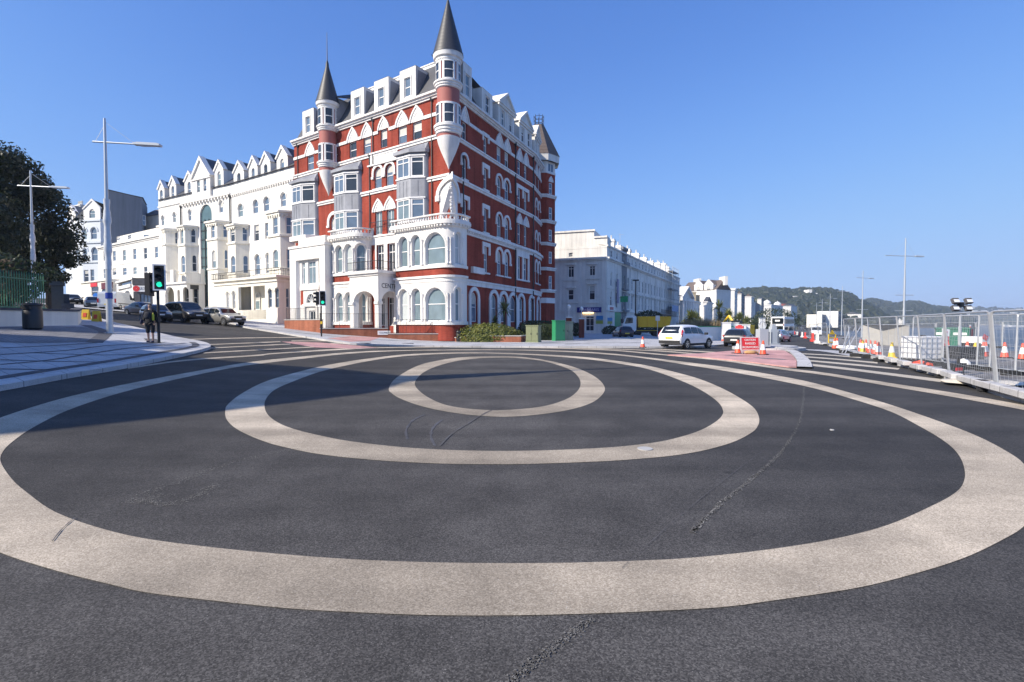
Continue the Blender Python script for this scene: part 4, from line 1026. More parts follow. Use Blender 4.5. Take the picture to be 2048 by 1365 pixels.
for i in range(9):
    f0 = i / 9; f1 = (i + 1) / 9
    b.lathe([(3.0 - 2.28 * f0, hh + (ht - hh) * f0), (2.98 - 2.28 * f1 + .03, hh + (ht - hh) * f1 - .02)], (c.x, c.y, 0), 8, smooth=False, M=M8)
b.lathe([(.74, ht), (.01, ht)], (c.x, c.y, 0), 8, M=M8); b.build('tower_roof', M['browntile'], tw)
b = MB()
for k in range(8):
    a = k * math.pi / 4; b.tube((c.x + .64 * math.cos(a), c.y + .64 * math.sin(a), ht), (c.x + .68 * math.cos(a), c.y + .68 * math.sin(a), ht + 1.35), .035, n=5)
for h in (.15, .65, 1.15):
    for k in range(8): a = k * math.pi / 4; a2 = a + math.pi / 4; b.tube((c.x + .66 * math.cos(a), c.y + .66 * math.sin(a), ht + h), (c.x + .66 * math.cos(a2), c.y + .66 * math.sin(a2), ht + h), .03, n=5)
b.build('roof_crown', M['darkmetal'], tw)
for px in (1040, 1061):
    q = FB.P(FB.U(px), 4.9, .35); b = MB(); b.tube(FB.P(FB.U(px), 4.9, 0), q, .03, n=6); b.lathe([(.01, -.17), (.14, -.1), (.17, 0), (.14, .1), (.01, .17)], q, 12); b.build('wall_lamp', M['white_sheet'], H)
def slope_roof(mb, pts): mb.poly(pts)
def gablet(path, parent, uc, w, h0, he, ha, depth=2.2, off=.0, wm='white', win=None, roofm='slate'):
    b = MB(); u0, u1 = uc - w / 2, uc + w / 2
    ops = [outline(uc - win[0] / 2, uc + win[0] / 2, win[1], win[2], 'a')] if win else []
    wall(b, path, [(u0, h0), (u1, h0), (u1, he), (uc, ha), (u0, he)], ops, off=off, depth=.18)
    for u in (u0, u1): b.poly([path.P(u, h0, off), path.P(u, he, off), path.P(u, he, off - depth), path.P(u, h0, off - depth)])
    band(b, path, [(u0 - .02, he - .1), (uc, ha - .25), (u1 + .02, he - .1)], [(u0 - .18, he + .02), (uc, ha + .15), (u1 + .18, he + .02)], off - .5, off + .14)
    o = b.build('gable', M[wm], parent)
    r = MB(); r.poly([path.P(u0 - .1, he, off - .3), path.P(uc, ha + .03, off - .3), path.P(uc, ha + .03, off - depth - 1), path.P(u0 - .1, he, off - depth - 1)])
    r.poly([path.P(uc, ha + .03, off - .3), path.P(u1 + .1, he, off - .3), path.P(u1 + .1, he, off - depth - 1), path.P(uc, ha + .03, off - depth - 1)])
    r.build('gable_roof', M[roofm], o)
    for q in ops: window(path, o, q, off=off, depth=.16)
    return o
def openings(path, specs, tf, kind):
    out = []
    for x0, x1, y0, y1 in specs:
        X0, X1 = tf(x0, 0)[0], tf(x1, 0)[0]; xm = (X0 + X1) / 2; Y0, Y1 = tf(0, y0)[1], tf(0, y1)[1]
        out.append(outline(path.U(X0), path.U(X1), path.uh(xm, Y1)[1], path.uh(xm, Y0)[1], kind))
    return out
tf5 = lambda x, y: (300 + x / 3.328, 270 + y / 3.328)
WP = Path([xy(322.5, 78), xy(466, 68.9), xy(593, 61)])
r0 = WP.p[1]
WH = thing('gabled_hotel', 'long white hotel with a row of pointed gables and a tall glass atrium strip', 'hotel', (r0.x, r0.y, Hg(*r0)))
def bayp(px0, px1, d, s=.9):
    uf = WP.offset(d).U(px0); u0, u1 = uf - s, WP.U(px1)
    return Path([WP.P(u0, 0).xy, WP.P(u0 + s, 0, d).xy, WP.P(u1 - s, 0, d).xy, WP.P(u1, 0).xy])
topw = openings(WP, [(92,110,535,600),(168,188,512,580),(270,290,495,570),(475,500,435,515),(600,632,457,543),(700,733,430,520),(770,805,410,505),(882,917,382,475)], tf5, 'a')
mid = openings(WP, [(703,735,597,705),(775,805,583,690),(93,104,675,750)], tf5, 'r')
low = openings(WP, [(705,738,795,930),(778,805,785,920),(110,135,820,935)], tf5, 'a')
gz = Hg(*WP.p[1])
atr = openings(WP, [(345,425,460,1150)], tf5, 'a')
b = MB(); wall(b, WP, [(0, 0), (WP.L, 0), (WP.L, 20.3), (0, 20.3)], topw + mid + low + atr, depth=.22)
e0 = WP.p[0]; e1 = WP.p[-1]; bk = Vector((6, 13))
for a, c in ((e0 + bk, e0), (e1, e1 + bk), (e1 + bk, e0 + bk)): b.poly([(*a, 0), (*c, 0), (*c, 20.3), (*a, 20.3)])
u = WP.U(591.5); ul = WP.U(468)
course(b, WP, ul, WP.L, 18.75, 19.0, 0, .2); dentils(b, WP, ul, WP.L, 18.55, 18.75, 0, .16, .5, .25)
course(b, WP, WP.U(370), ul, 18.9, 19.15, 0, .35); dentils(b, WP, WP.U(371), ul - .2, 18.6, 18.9, 0, .3, .7, .3)
course(b, WP, 0, WP.U(370), 19.2, 19.4, 0, .15)
for o in topw + low:
    a, c = o[0][0], o[1][0]; h1 = max(q[1] for q in o); hood(b, WP, a - .04, c + .04, h1 + .04, .16, .1, 0, .07, foot=False)
b.build('wall', M['white'], WH)
for q in topw + mid + low: window(WP, WH, q, depth=.2)
g = MB(); V, F = fill(atr[0], (), [((uu, 0), (uu, 21)) for uu in WP.u])
for f in F: g.face([g.p(WP.P(V[i][0], V[i][1], -.2)) for i in f])
at_ = g.build('glass_atrium', glass_mat('atrium glass', (.09, .15, .16)), WH)
g = MB(); ua, ub = atr[0][0][0], atr[0][1][0]
for k in range(1, 3): course(g, WP, ua + (ub - ua) * k / 3 - .03, ua + (ub - ua) * k / 3 + .03, atr[0][0][1], 16.3, -.2, -.1)
for k in range(11): course(g, WP, ua, ub, 3.5 + k * 1.25, 3.56 + k * 1.25, -.2, -.1)
g.build('mullions', M['pipe'], at_)
for px0, px1, top, ups, los, dd in (
    (540, 592, 14.9, [(827,860,550,660),(912,950,548,660)], [(826,860,763,905),(914,936,760,905)], 1.3),
    (459, 501, 14.4, [(545,575,610,710),(621,657,608,708)], [(545,575,805,930),(622,660,803,930)], 1.3),
    (418, 465, 15.3, [(418,442,585,685),(493,524,580,683)], [(421,447,768,900),(499,525,765,895)], 1.3),
    (361, 400, 15.4, [(214,235,630,725),(280,315,625,720)], [(216,242,803,920),(285,318,800,910)], 1.3),
    (329, 359, 15.5, [(114,132,655,735),(177,199,650,725)], [(183,203,820,930)], 1.2)):
    bp = bayp(px0, px1, dd)
    o1 = openings(bp, ups, tf5, 'r'); o2 = openings(bp, los, tf5, 'a')
    ops = []
    for o in o1 + o2:
        c = (o[0][0] + o[1][0]) / 2
        for k in range(3):
            if bp.u[k] < c < bp.u[k + 1]:
                a_, c_ = max(o[0][0], bp.u[k] + .06), min(o[1][0], bp.u[k + 1] - .06)
                if c_ - a_ > .3: ops.append(outline(a_, c_, o[0][1], max(q[1] for q in o), 'r' if o in o1 else 'a'))
    b = MB(); wall(b, bp, [(0, 0), (bp.L, 0), (bp.L, top), (0, top)], ops, depth=.18)
    course(b, bp, 0, bp.L, top - .35, top - .1, 0, .16); course(b, bp, 0, bp.L, top - .1, top + .12, 0, .32); dentils(b, bp, .1, bp.L - .1, top - .55, top - .35, 0, .14, .45, .22)
    hs = ops[0][0][1] - .3; course(b, bp, 0, bp.L, hs, hs + .2, 0, .14)
    course(b, bp, 0, bp.L, hs - 3.9, hs - 3.7, 0, .12)
    b.poly([bp.P(x, top + .1) for x in bp.u]); o = b.build('canted_bay', M['cream'], WH)
    for q in ops: window(bp, o, q, depth=.16)
gab = [(101,75,128,300,385,455,82,105),(177,150,206,272,352,432,163,185),(284,250,322,240,325,410,265,290),(486,450,520,165,255,347,468,495),(614,575,655,170,268,365,598,625),(709,675,745,137,235,335,697,722),(790,755,830,110,210,310,768,797),(902,860,945,70,172,280,880,910)]
b = MB()
for uc_, x0, x1, ya, ye, yb, w0, w1 in gab:
    X0, X1 = tf5(x0, 0)[0], tf5(x1 - 12, 0)[0]; u0, u1 = WP.U(X0), WP.U(X1); uc = (u0 + u1) / 2; xm = (X0 + X1) / 2
    ha = WP.uh(xm, tf5(0, ya)[1])[1]; hb = WP.uh(xm, tf5(0, yb)[1])[1]; he = ha - (ha - hb) * .36
    wt = ha - (ha - hb) * .40
    gablet(WP, WH, uc, u1 - u0, 19.0, he, ha, win=(max(.75, WP.U(tf5(w1, 0)[0]) - WP.U(tf5(w0, 0)[0])) * .85, hb, hb + (wt - hb)), off=.02)
X0, X1 = tf5(312, 0)[0], tf5(432, 0)[0]; u0, u1 = WP.U(X0), WP.U(X1)
b = MB(); bo = openings(WP, [(345,365,300,383),(388,408,290,375)], tf5, 'a')
hcen = WP.uh(tf5(372, 0)[0], tf5(0, 150)[1])[1]; uc = (u0 + u1) / 2
wall(b, WP, [(u0, 19.1), (u1, 19.1), (u1, 22.0), (uc, hcen), (u0, 22.0)], bo, off=.3, depth=.2)
for uu in (u0, u1): b.poly([WP.P(uu, 19.1, .3), WP.P(uu, 22, .3), WP.P(uu, 22, -3), WP.P(uu, 19.1, -3)])
band(b, WP, [(u0, 21.9), (uc, hcen - .3), (u1, 21.9)], [(u0 - .3, 22.05), (uc, hcen + .25), (u1 + .3, 22.05)], -.3, .5); course(b, WP, u0 - .2, u1 + .2, 21.75, 21.95, .3, .45)
o = b.build('centre_gable', M['white'], WH)
for q in bo: window(WP, o, q, off=.3, depth=.16)
r = MB(); r.poly([WP.P(u0, 22, .2), WP.P(uc, hcen + .1, .2), WP.P(uc, hcen + .1, -5), WP.P(u0, 22, -5)]); r.poly([WP.P(uc, hcen + .1, .2), WP.P(u1, 22, .2), WP.P(u1, 22, -5), WP.P(uc, hcen + .1, -5)]); r.build('gable_roof', M['slate'], o)
r = MB()
us = WP.cuts(0, WP.L)
for a, c in zip(us, us[1:]): r.poly([WP.P(a, 20.3, .25), WP.P(c, 20.3, .25), WP.P(c, 23.2, -3.2), WP.P(a, 23.2, -3.2)])
ur0, ur1 = WP.U(440), WP.U(590)
hr = WP.uh(556, 285)[1]
pk = WP.P(WP.U(566), hr + 1.0, -5.5)
r.poly([WP.P(ur0, 22.6, -2.6), WP.P(ur1, 22.6, -2.6), pk, WP.P(WP.U(468), 23.6, -5.5)])
r.poly([WP.P(ur1, 22.6, -2.6), WP.P(ur1, 22.6, -9), pk])
for a, c in zip(us, us[1:]): r.poly([WP.P(a, 23.2, -3.2), WP.P(c, 23.2, -3.2), WP.P(c, 20.3, -12), WP.P(a, 20.3, -12)])
rf2 = r.build('roof', M['slate'], WH)
for px, h0, h1 in ((466, 13, 18.6), (368, 14.5, 18.6)): pipe_on(WP, WH, WP.U(px), h0, h1, .15, .09)
EXT = 2.2
ua, ub = WP.U(463), WP.L - .3
EP = Path([WP.P(ua, 0).xy, WP.P(ua, 0, EXT).xy, WP.P(ub, 0, EXT).xy, WP.P(ub, 0).xy])
gw = openings(EP, [(511,530,1045,1160),(551,571,1040,1160),(790,815,1025,1150),(836,862,1020,1150),(906,930,1020,1150)], tf5, 'a')
po = openings(EP, [(592,768,1008,1165)], tf5, 'r')
hb = EP.uh(520, tf5(0, 955)[1])[1]
b = MB(); wall(b, EP, [(0, 0), (EP.L, 0), (EP.L, hb), (0, hb)], gw + po, depth=.3)
course(b, EP, 0, EP.L, hb - .5, hb - .3, 0, .15); course(b, EP, 0, EP.L, hb - .05, hb + .2, 0, .35); b.poly([EP.P(x, hb, .2) for x in EP.u])
for o in gw: hood(b, EP, o[0][0] - .05, o[1][0] + .05, max(q[1] for q in o) + .05, .15, .1, 0, .06, foot=False)
um = (po[0][0][0] + po[0][1][0]) / 2 + .2
course(b, EP, um - .25, um + .25, po[0][0][1], po[0][2][1], -.3, -.02)
course(b, EP, po[0][0][0] - .2, po[0][1][0] + .2, po[0][0][1] - 1.2, po[0][0][1], -1.9, 0)
wall(b, EP, [(po[0][0][0] - .3, 0), (po[0][1][0] + .3, 0), (po[0][1][0] + .3, hb), (po[0][0][0] - .3, hb)], (), off=-1.7)
o = b.build('front_extension', M['cream'], WH)
for q in gw: window(EP, o, q, depth=.24)
for x0, x1, k in ((622, 660, 'a'), (716, 738, 'r')):
    q = openings(EP, [(x0, x1, 1042, 1162)], tf5, k)[0]; window(EP, o, q, off=-1.5, depth=.12, name='window' if k == 'a' else 'door', pane='glass_blue')
rl = MB(); course(rl, EP, 0, EP.L, hb + 1.0, hb + 1.05, .2, .25); course(rl, EP, 0, EP.L, hb + .35, hb + .38, .2, .23)
k = int(EP.L / .28)
for i in range(k): rl.tube(EP.P(EP.L * i / k, hb + .2, .22), EP.P(EP.L * i / k, hb + 1.03, .22), .018, n=4, cap=False)
rl.build('balcony_railing', M['darkmetal'], o)
ua, ub = WP.U(329), WP.U(411)
LP = Path([WP.P(ua, 0).xy, WP.P(ua, 0, 2.4).xy, WP.P(ub, 0, 2.4).xy, WP.P(ub, 0).xy])
lo = openings(LP, [(105,165,1012,1180),(186,203,1030,1160),(222,262,1012,1160),(288,328,1005,1160)], tf5, 'a')
hb = LP.uh(370, tf5(0, 985)[1])[1]
b = MB(); wall(b, LP, [(0, 0), (LP.L, 0), (LP.L, hb), (0, hb)], lo, depth=.4); course(b, LP, 0, LP.L, hb - .1, hb + .15, 0, .25); b.poly([LP.P(x, hb, .2) for x in LP.u])
course(b, LP, LP.U(380), LP.U(404), hb + .15, hb + 1.4, -.1, .12); course(b, LP, LP.U(402), LP.U(410), hb + .1, hb + 2.0, -.3, .2); course(b, LP, LP.U(345), LP.U(351), hb + .1, hb + 1.9, -.3, .2)
o = b.build('entrance_loggia', M['white'], WH)
t_ = LP.P((LP.U(386) + LP.U(398)) / 2, hb - .55, .03); tdv = (LP.p[2] - LP.p[1]).normalized()
sb = MB(); course(sb, LP, LP.U(382), LP.U(399), hb - .85, hb - .25, 0, .02); sb.build('name_panel', M['pipe'], o)
for q in lo[1:]: window(LP, o, q, off=-.5, depth=.3, name='door', pane='glass')
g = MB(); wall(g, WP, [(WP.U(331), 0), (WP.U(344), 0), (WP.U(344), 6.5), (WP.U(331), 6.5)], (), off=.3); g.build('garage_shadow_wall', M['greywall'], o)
st = thing('stone_steps', 'grey stone steps with black handrails below the white hotel porch', 'steps', tuple(gp(513, 641)))
q0 = gp(513, 643); dirw = (WP.p[2] - WP.p[1]).normalized(); nw = Vector((dirw.y, -dirw.x)); ag = math.atan2(dirw.y, dirw.x)
b = MB()
for k in range(6):
    c = q0.xy - nw * (.4 + .3 * k) ; b.box((c.x, c.y, q0.z + .1 + .09 * k), (3.2, .34, .2 + .18 * k), ag)
b.build('steps', M['concrete'], st)
b = MB()
for s in (-1.5, 0, 1.5):
    a = q0.xy + dirw * s - nw * .2; c = q0.xy + dirw * s - nw * 2.2
    b.tube((a.x, a.y, q0.z + 1.0), (c.x, c.y, q0.z + 2.0), .025, n=5)
    for k in range(7): p = a + (c - a) * k / 6; b.tube((p.x, p.y, q0.z + .15 * k), (p.x, p.y, q0.z + 1.0 + k / 6), .016, n=4)
b.build('handrail', M['darkmetal'], st)
def house(name, label, cat, path, h0, h1, ops, wm='white', depth=8, bands=(), roof=None, rname='roof', pane=None, group=None, wkw={}, cornice=None):
    c = path.at(path.L / 2); t = thing(name, label, cat, (c.x, c.y, h0), 0, group)
    b = MB(); wall(b, path, [(0, h0), (path.L, h0), (path.L, h1), (0, h1)], ops, depth=.18)
    A = [path.P(u, 0, 0).xy for u in (0, path.L)]; B = [path.P(u, 0, -depth).xy for u in (0, path.L)]
    for p, q in ((B[0], A[0]), (A[1], B[1]), (B[1], B[0])): b.poly([(*p, h0), (*q, h0), (*q, h1), (*p, h1)])
    b.poly([(*A[0], h1), (*A[1], h1), (*B[1], h1), (*B[0], h1)])
    for hh, th, pr in bands: course(b, path, -.02, path.L + .02, hh, hh + th, 0, pr)
    b.build('wall', M[wm], t)
    for o in ops: window(path, t, o, depth=.15, pane=pane, **wkw)
    if roof:  # (ridge height, ridge set-back, material)
        rh, sb, rm = roof; r = MB()
        r.poly([path.P(-.2, h1, .3), path.P(path.L + .2, h1, .3), path.P(path.L + .2, rh, -sb), path.P(-.2, rh, -sb)])
        r.poly([path.P(path.L + .2, rh, -sb), path.P(path.L + .2, h1, -2 * sb), path.P(-.2, h1, -2 * sb), path.P(-.2, rh, -sb)])
        for u in (0, path.L): r.poly([path.P(u, h1, 0), path.P(u, rh - .05, -sb), path.P(u, h1, -2 * sb)])
        r.build(rname, M[rm], t)
    return t
def stack(parent, path, u, off, h0, h1, size=(1.6, .8), pots=3, m='offwhite'):
    c = path.P(u, 0, off); d = (path.p[-1] - path.p[0]).normalized(); a = math.atan2(d.y, d.x)
    b = MB(); b.box((c.x, c.y, (h0 + h1) / 2), (size[0], size[1], h1 - h0), a); b.box((c.x, c.y, h1 - .12), (size[0] + .24, size[1] + .24, .22), a); o = b.build('chimney', M[m], parent)
    b = MB()
    for k in range(pots):
        q = c.xy + d * (k - (pots - 1) / 2) * size[0] / (pots + .3); b.lathe([(.14, h1), (.11, h1 + .75), (.15, h1 + .8), (.13, h1 + .85)], (q.x, q.y, 0), 8)
    b.build('chimney_pot', M['cream'] if m != 'slate' else M['redrender'], o)
tf6 = lambda x, y: (x / 3.174, 270 + y / 3.174)
LW = Path([xy(200, 93), xy(326, 79.5)])
ops = openings(LW, [(668,680,735,800),(727,746,735,800),(790,810,730,798),(856,876,722,790),(922,944,715,787),(992,1014,708,780),(665,680,850,912),(723,747,846,890),(788,812,844,890),(854,876,840,885),(920,944,835,903),(990,1016,828,905)], tf6, 'r')
at0 = openings(LW, [(697,716,648,670),(755,778,642,666),(822,846,632,660)], tf6, 'r')
hc = LW.uh(270, 481)[1]
t = house('white_block', 'plain white three storey block with small sash windows above the shops', 'building', LW, 3.5, hc, ops, bands=((hc - .4, .2, .12), (hc - .15, .3, .3), (hc - 3.6, .12, .05)))
ATT = Path([LW.P(LW.U(222), 0, -1.2).xy, LW.P(LW.U(312), 0, -1.2).xy])
a0 = openings(ATT, [(755,778,642,666),(822,846,632,660)], tf6, 'r')
b = MB(); ha = ATT.uh(270, 466)[1]; wall(b, ATT, [(0, hc - .1), (ATT.L, hc - .1), (ATT.L, ha), (0, ha)], a0); b.poly([ATT.P(0, ha), ATT.P(ATT.L, ha), ATT.P(ATT.L, ha, -5), ATT.P(0, ha, -5)])
for u in (0, ATT.L): b.poly([ATT.P(u, hc, 0), ATT.P(u, ha, 0), ATT.P(u, ha, -5), ATT.P(u, hc, -5)])
o = b.build('attic', M['cream'], t)
for q in a0: window(ATT, o, q, depth=.1)
stack(t, LW, LW.U(309), -1.5, hc - .5, LW.uh(309, 448)[1], (1.6, 1.0), 0, 'cream')
b = MB(); q = LW.P(LW.U(284), LW.uh(284, 473)[1], -.9); b.box(q, (1.0, .1, 1.0), 0, Matrix.Rotation(-.5, 3, 'X')); b.build('roof_light', M['glass_sky'], t)
SP = Path([LW.P(LW.U(180), 0, 1.2).xy, LW.P(LW.U(244), 0, 1.2).xy])
hs_ = SP.uh(210, 560)[1]; hb_ = Hg(*SP.p[1]) - .4
so = openings(SP, [(586,632,965,1022),(655,680,970,1030)], tf6, 'r')
t = house('shop_row', 'low cream shopfront row with red and maroon fascias under the white block', 'shops', SP, hb_, hs_, so, wm='cream', depth=1.1, bands=((hs_ - .2, .25, .2),))
b = MB(); course(b, SP, SP.U(184), SP.U(197), hs_ - 1.0, hs_ - .35, 0, .1); b.build('fascia', M['red'], t)
b = MB(); course(b, SP, SP.U(206), SP.U(228), hs_ - 1.6, hs_ - .5, 0, .12); b.build('fascia', mat('maroon fascia', (.12, .02, .03), .5), t)
b = MB(); course(b, SP, SP.U(206), SP.U(228), hb_ + .5, hs_ - 1.7, 0, .06); b.build('shop_window', M['glass'], t)
CS = Path([xy(235, 82), xy(268, 74), xy(306, 74.5)])
c = CS.p[1]; hb_ = Hg(*c) - .3; ht_ = CS.uh(268, 556)[1]
t = thing('corner_shop', 'single storey corner shop with charcoal front and white garage side', 'shop', (c.x, c.y, hb_))
b = MB(); g_ = openings(CS, [(757,842,925,960)], tf6, 'r')
wall(b, CS, [(0, hb_), (CS.u[1], hb_), (CS.u[1], ht_), (0, ht_)], g_, depth=.3); course(b, CS, 0, CS.u[1], ht_ - .2, ht_ + .1, 0, .15)
course(b, CS, CS.U(239), CS.U(265), CS.uh(252, 577)[1], CS.uh(252, 571)[1], 0, .25)
b.poly([CS.P(0, ht_), CS.P(CS.u[1], ht_), CS.P(CS.L, ht_), CS.P(CS.L, ht_, -6), CS.P(0, ht_, -6)])
b.build('side_wall', M['white'], t)
b = MB(); course(b, CS, CS.U(239), CS.U(264), CS.uh(252, 574)[1], CS.uh(252, 562)[1], -.3, -.25); b.build('garage_window', M['glass'], t)
b = MB(); wall(b, CS, [(CS.u[1], hb_), (CS.L, hb_), (CS.L, ht_ - .1), (CS.u[1], ht_ - .1)], openings(CS, [(892,960,1010,1100)], tf6, 'r'), depth=.2); course(b, CS, CS.u[1], CS.L, ht_ - 1.0, ht_ - .1, 0, .12)
fr_ = b.build('front_wall', M['pave_dark'], t)
for q in openings(CS, [(892,960,1010,1100)], tf6, 'r'): window(CS, fr_, q, depth=.15, bars=2, rail=None, fmat='pipe', name='shop_window')
b = MB(); sy1, sy0 = CS.uh(286, 572)[1], CS.uh(286, 584)[1]; course(b, CS, CS.U(271.5), CS.U(302.5), sy0, sy1, .1, .2); sg = b.build('shop_sign', M['white_sheet'], t)
dd = (CS.p[2] - CS.p[1]).normalized()
text_mesh('BUILDING', (sy1 - sy0) * .75, 'sign_lettering', M['pave_grey'], sg, tuple(CS.P(CS.U(291), (sy0 + sy1) / 2, .21)), (dd.x, dd.y, 0), (0, 0, 1), width=CS.U(301) - CS.U(281))
b = MB(); cu = CS.U(277); band(b, CS, [(cu + .05 * math.cos(a), (sy0 + sy1) / 2 + .05 * math.sin(a)) for a in [k * math.pi / 8 for k in range(17)]], [(cu + .42 * math.cos(a), (sy0 + sy1) / 2 + .42 * math.sin(a)) for a in [k * math.pi / 8 for k in range(17)]], .2, .23, True); b.build('round_emblem', M['red'], sg)
VP = Path([xy(136, 104), xy(159, 101), xy(163, 99.5), xy(170, 98.7), xy(192, 98.2), xy(203, 98.2), xy(209, 99.5), xy(214, 99.8)])
VP = Path([xy(134, 106), xy(160, 100.5), xy(167, 99), xy(206, 98), xy(213, 98.6)])
c = VP.at(VP.L / 2)
VH = thing('victorian_house', 'pale blue grey Victorian house with a gabled bay and arched windows', 'house', (c.x, c.y, Hg(*c)))
vo = openings(VP, [(540,566,595,665),(592,630,587,662),(500,514,590,670),(540,566,720,800),(594,632,715,800),(500,516,722,805),(442,478,625,690),(445,478,740,790)], tf6, 'a') + openings(VP, [(540,570,858,940),(583,606,855,940),(538,574,960,1040)], tf6, 'r')
hv = VP.uh(185, 441)[1]; hb_ = Hg(*c) - .5
b = MB(); wall(b, VP, [(0, hb_), (VP.L, hb_), (VP.L, hv), (0, hv)], vo, depth=.2)
for y in (443, 487, 526): h = VP.uh(185, y)[1]; course(b, VP, 0, VP.L, h, h + .35, 0, .18)
for o in vo[:8]: hood(b, VP, o[0][0] - .04, o[1][0] + .04, max(q[1] for q in o) + .04, .22, .1, 0, .1, foot=False)
b.poly([VP.P(u, hv) for u in VP.u]); b.build('wall', mat('pale grey blue stucco', (.62, .66, .7), .65, var=.05, var2=.08), VH)
for q in vo: window(VP, VH, q, depth=.18)
g0, g1 = VP.U(173), VP.U(208)
ge = [(VP.U(187), hv + .3), (VP.U(199), hv + .3), (VP.U(199), VP.uh(193, 418)[1])]
gablet(VP, VH, (g0 + g1) / 2, g1 - g0, hv, VP.uh(190, 417)[1], VP.uh(190, 399)[1], 4, 0, 'white', (1.4, hv + .4, VP.uh(190, 418)[1]))
gablet(VP, VH, VP.U(142), VP.U(148) - VP.U(131), hv, VP.uh(140, 428)[1], VP.uh(140, 408)[1], 4, -.5, 'white', (.8, hv + .6, VP.uh(140, 425)[1]))
b = MB(); b.poly([VP.P(0, hv, .2), VP.P(VP.L, hv, .2), VP.P(VP.L, VP.uh(180, 408)[1], -4), VP.P(0, VP.uh(150, 412)[1], -4)]); rv = b.build('roof', M['slate'], VH)
stack(VH, VP, VP.U(131), -3, hv, VP.uh(131, 402)[1], (2.2, 1.0), 4, 'white'); stack(VH, VP, VP.U(172), -5, hv, VP.uh(172, 395)[1], (2.2, 1.0), 4, 'slate')
GP = Path([xy(216, 97), xy(222, 99.5), xy(289, 106)])
GP = Path([xy(221, 99.5), xy(289, 106)])
h1_, h2_ = GP.uh(222, 382)[1], GP.uh(288, 396)[1]
c = GP.at(1); t = thing('grey_flank_house', 'tall house showing only its blank slate grey flank wall', 'house', (c.x, c.y, 5))
b = MB(); bkd = Vector((-5.2, 9)); q = [GP.p[0], GP.p[1], GP.p[1] + bkd, GP.p[0] + bkd]
wall(b, GP, [(0, 5), (GP.L, 5), (GP.L, h2_), (0, h1_)], openings(GP, [(920,942,515,578)], tf6, 'r')); b.poly([(*q[3], 5), (*q[0], 5), (*q[0], h1_), (*q[3], h1_)]); b.poly([(*q[1], 5), (*q[2], 5), (*q[2], h2_), (*q[1], h2_)])
b.build('wall', M['greywall'], t)
for o in openings(GP, [(920,942,515,578)], tf6, 'r'): window(GP, t, o, depth=.12)
b = MB(); b.poly([GP.P(-.2, h1_, .2), GP.P(GP.L + .2, h2_, .2), (*(q[2]), h2_ + .4), (*(q[3]), h1_ + .4)]); course(b, GP, -.1, GP.L, h2_ - .2, h2_ - .05, 0, .05); b.build('roof', M['slate'], t)
RP = Path([xy(286, 112), xy(325, 109)]); h = RP.uh(305, 432)[1]
house('ochre_rear_house', 'ochre rear house with a brown roof seen behind the white block', 'house', RP, 5, h, [], wm='cream', roof=(RP.uh(305, 411)[1], 3, 'browntile'))
TE = Path([xy(1104, 90.2), xy(1213, 87)])
f0 = TE.p[1]; f1 = xy(1345, 140); f2 = xy(1358.5, 150)
TF = Path([f0, f2])
tf1 = lambda x, y: (1100 + x / 9.75, 440 + y / 9.75)
tf2 = lambda x, y: (1100 + x / 9.75, 570 + y / 9.75)
tf3 = lambda x, y: (1220 + x / 9.1, 480 + y / 9.1)
RT = thing('promenade_terrace', 'long weathered white four storey terrace with chimney stacks along the promenade', 'terrace', (f0.x, f0.y, Hg(*f0)))
hc = TE.uh(1213, 517)[1]; hp = TE.uh(1213, 491)[1]
eo = openings(TE, [(360,440,645,725),(352,462,908,1122),(765,875,900,1088)], tf1, 'r') + openings(TE, [(352,458,95,295),(762,872,20,292)], tf2, 'r')
dr = openings(TE, [(692,862,610,905)], tf2, 'r')
b = MB(); wall(b, TE, [(0, -.5), (TE.L, -.5), (TE.L, hp), (0, hp)], eo + dr, depth=.2)
for h, th, pr in ((hc - .3, .25, .2), (hc - .05, .3, .45), (3.9, .25, .12), (hc + 1.8, .06, .03)): course(b, TE, 0, TE.L, h, h + th, 0, pr)
for o in eo[1:]:
    a, c_ = o[0][0], o[1][0]; h = max(q[1] for q in o)
    course(b, TE, a - .35, c_ + .35, h + .25, h + .5, 0, .3); course(b, TE, a - .7, c_ + .7, o[0][1] - .6, o[0][1] - .4, 0, .15)
for px in (1160, 1170, 1206, 1118): course(b, TE, TE.U(px) - .25, TE.U(px) + .25, 4.2, hc - .3, 0, .06)
hg = TE.uh(1150, 461)[1]; hg2 = TE.uh(1203, 472)[1]
u1_, u2_ = TE.U(1186.5), TE.U(1216)
wall(b, TE, [(0, hp - .05), (TE.L, hp - .05), (TE.L, hg2), (u1_, hg2), (u1_, hg), (0, hg)], (), off=-.25)
course(b, TE, 0, u1_ + .2, hg - .3, hg, -.4, -.05); course(b, TE, u1_, TE.L, hg2 - .3, hg2, -.4, -.05)
b.poly([TE.P(u1_, hp, -.25), TE.P(u1_, hg, -.25), TE.P(u1_, hg, -6), TE.P(u1_, hp, -6)]); b.poly([TE.P(TE.L, hp, -.25), TE.P(TE.L, hg2, -.25), TE.P(TE.L, hg2, -3), TE.P(TE.L, hp, -3)])
b.poly([TE.P(0, hg, -.25), TE.P(u1_, hg, -.25), TE.P(u1_, hg, -8), TE.P(0, hg, -8)]); b.poly([TE.P(u1_, hg2, -.25), TE.P(TE.L, hg2, -.25), TE.P(TE.L, hg2, -3), TE.P(u1_, hg2, -3)])
b.build('end_wall', M['offwhite'], RT)
for q in eo: window(TE, RT, q, depth=.18, rail=None if q in eo[1:3] else .5, transom=.78 if q in eo[1:3] else None, bars=1 if q in eo[1:3] else 0, pane='glass')
window(TE, RT, dr[0], depth=.18, fw=.12, bars=1, rail=.36, transom=.84, name='door', pane='glass')
N = 22; b = MB(); ops = []; L = TF.L
um0 = TF.U(1225); gap = TF.U(1245)
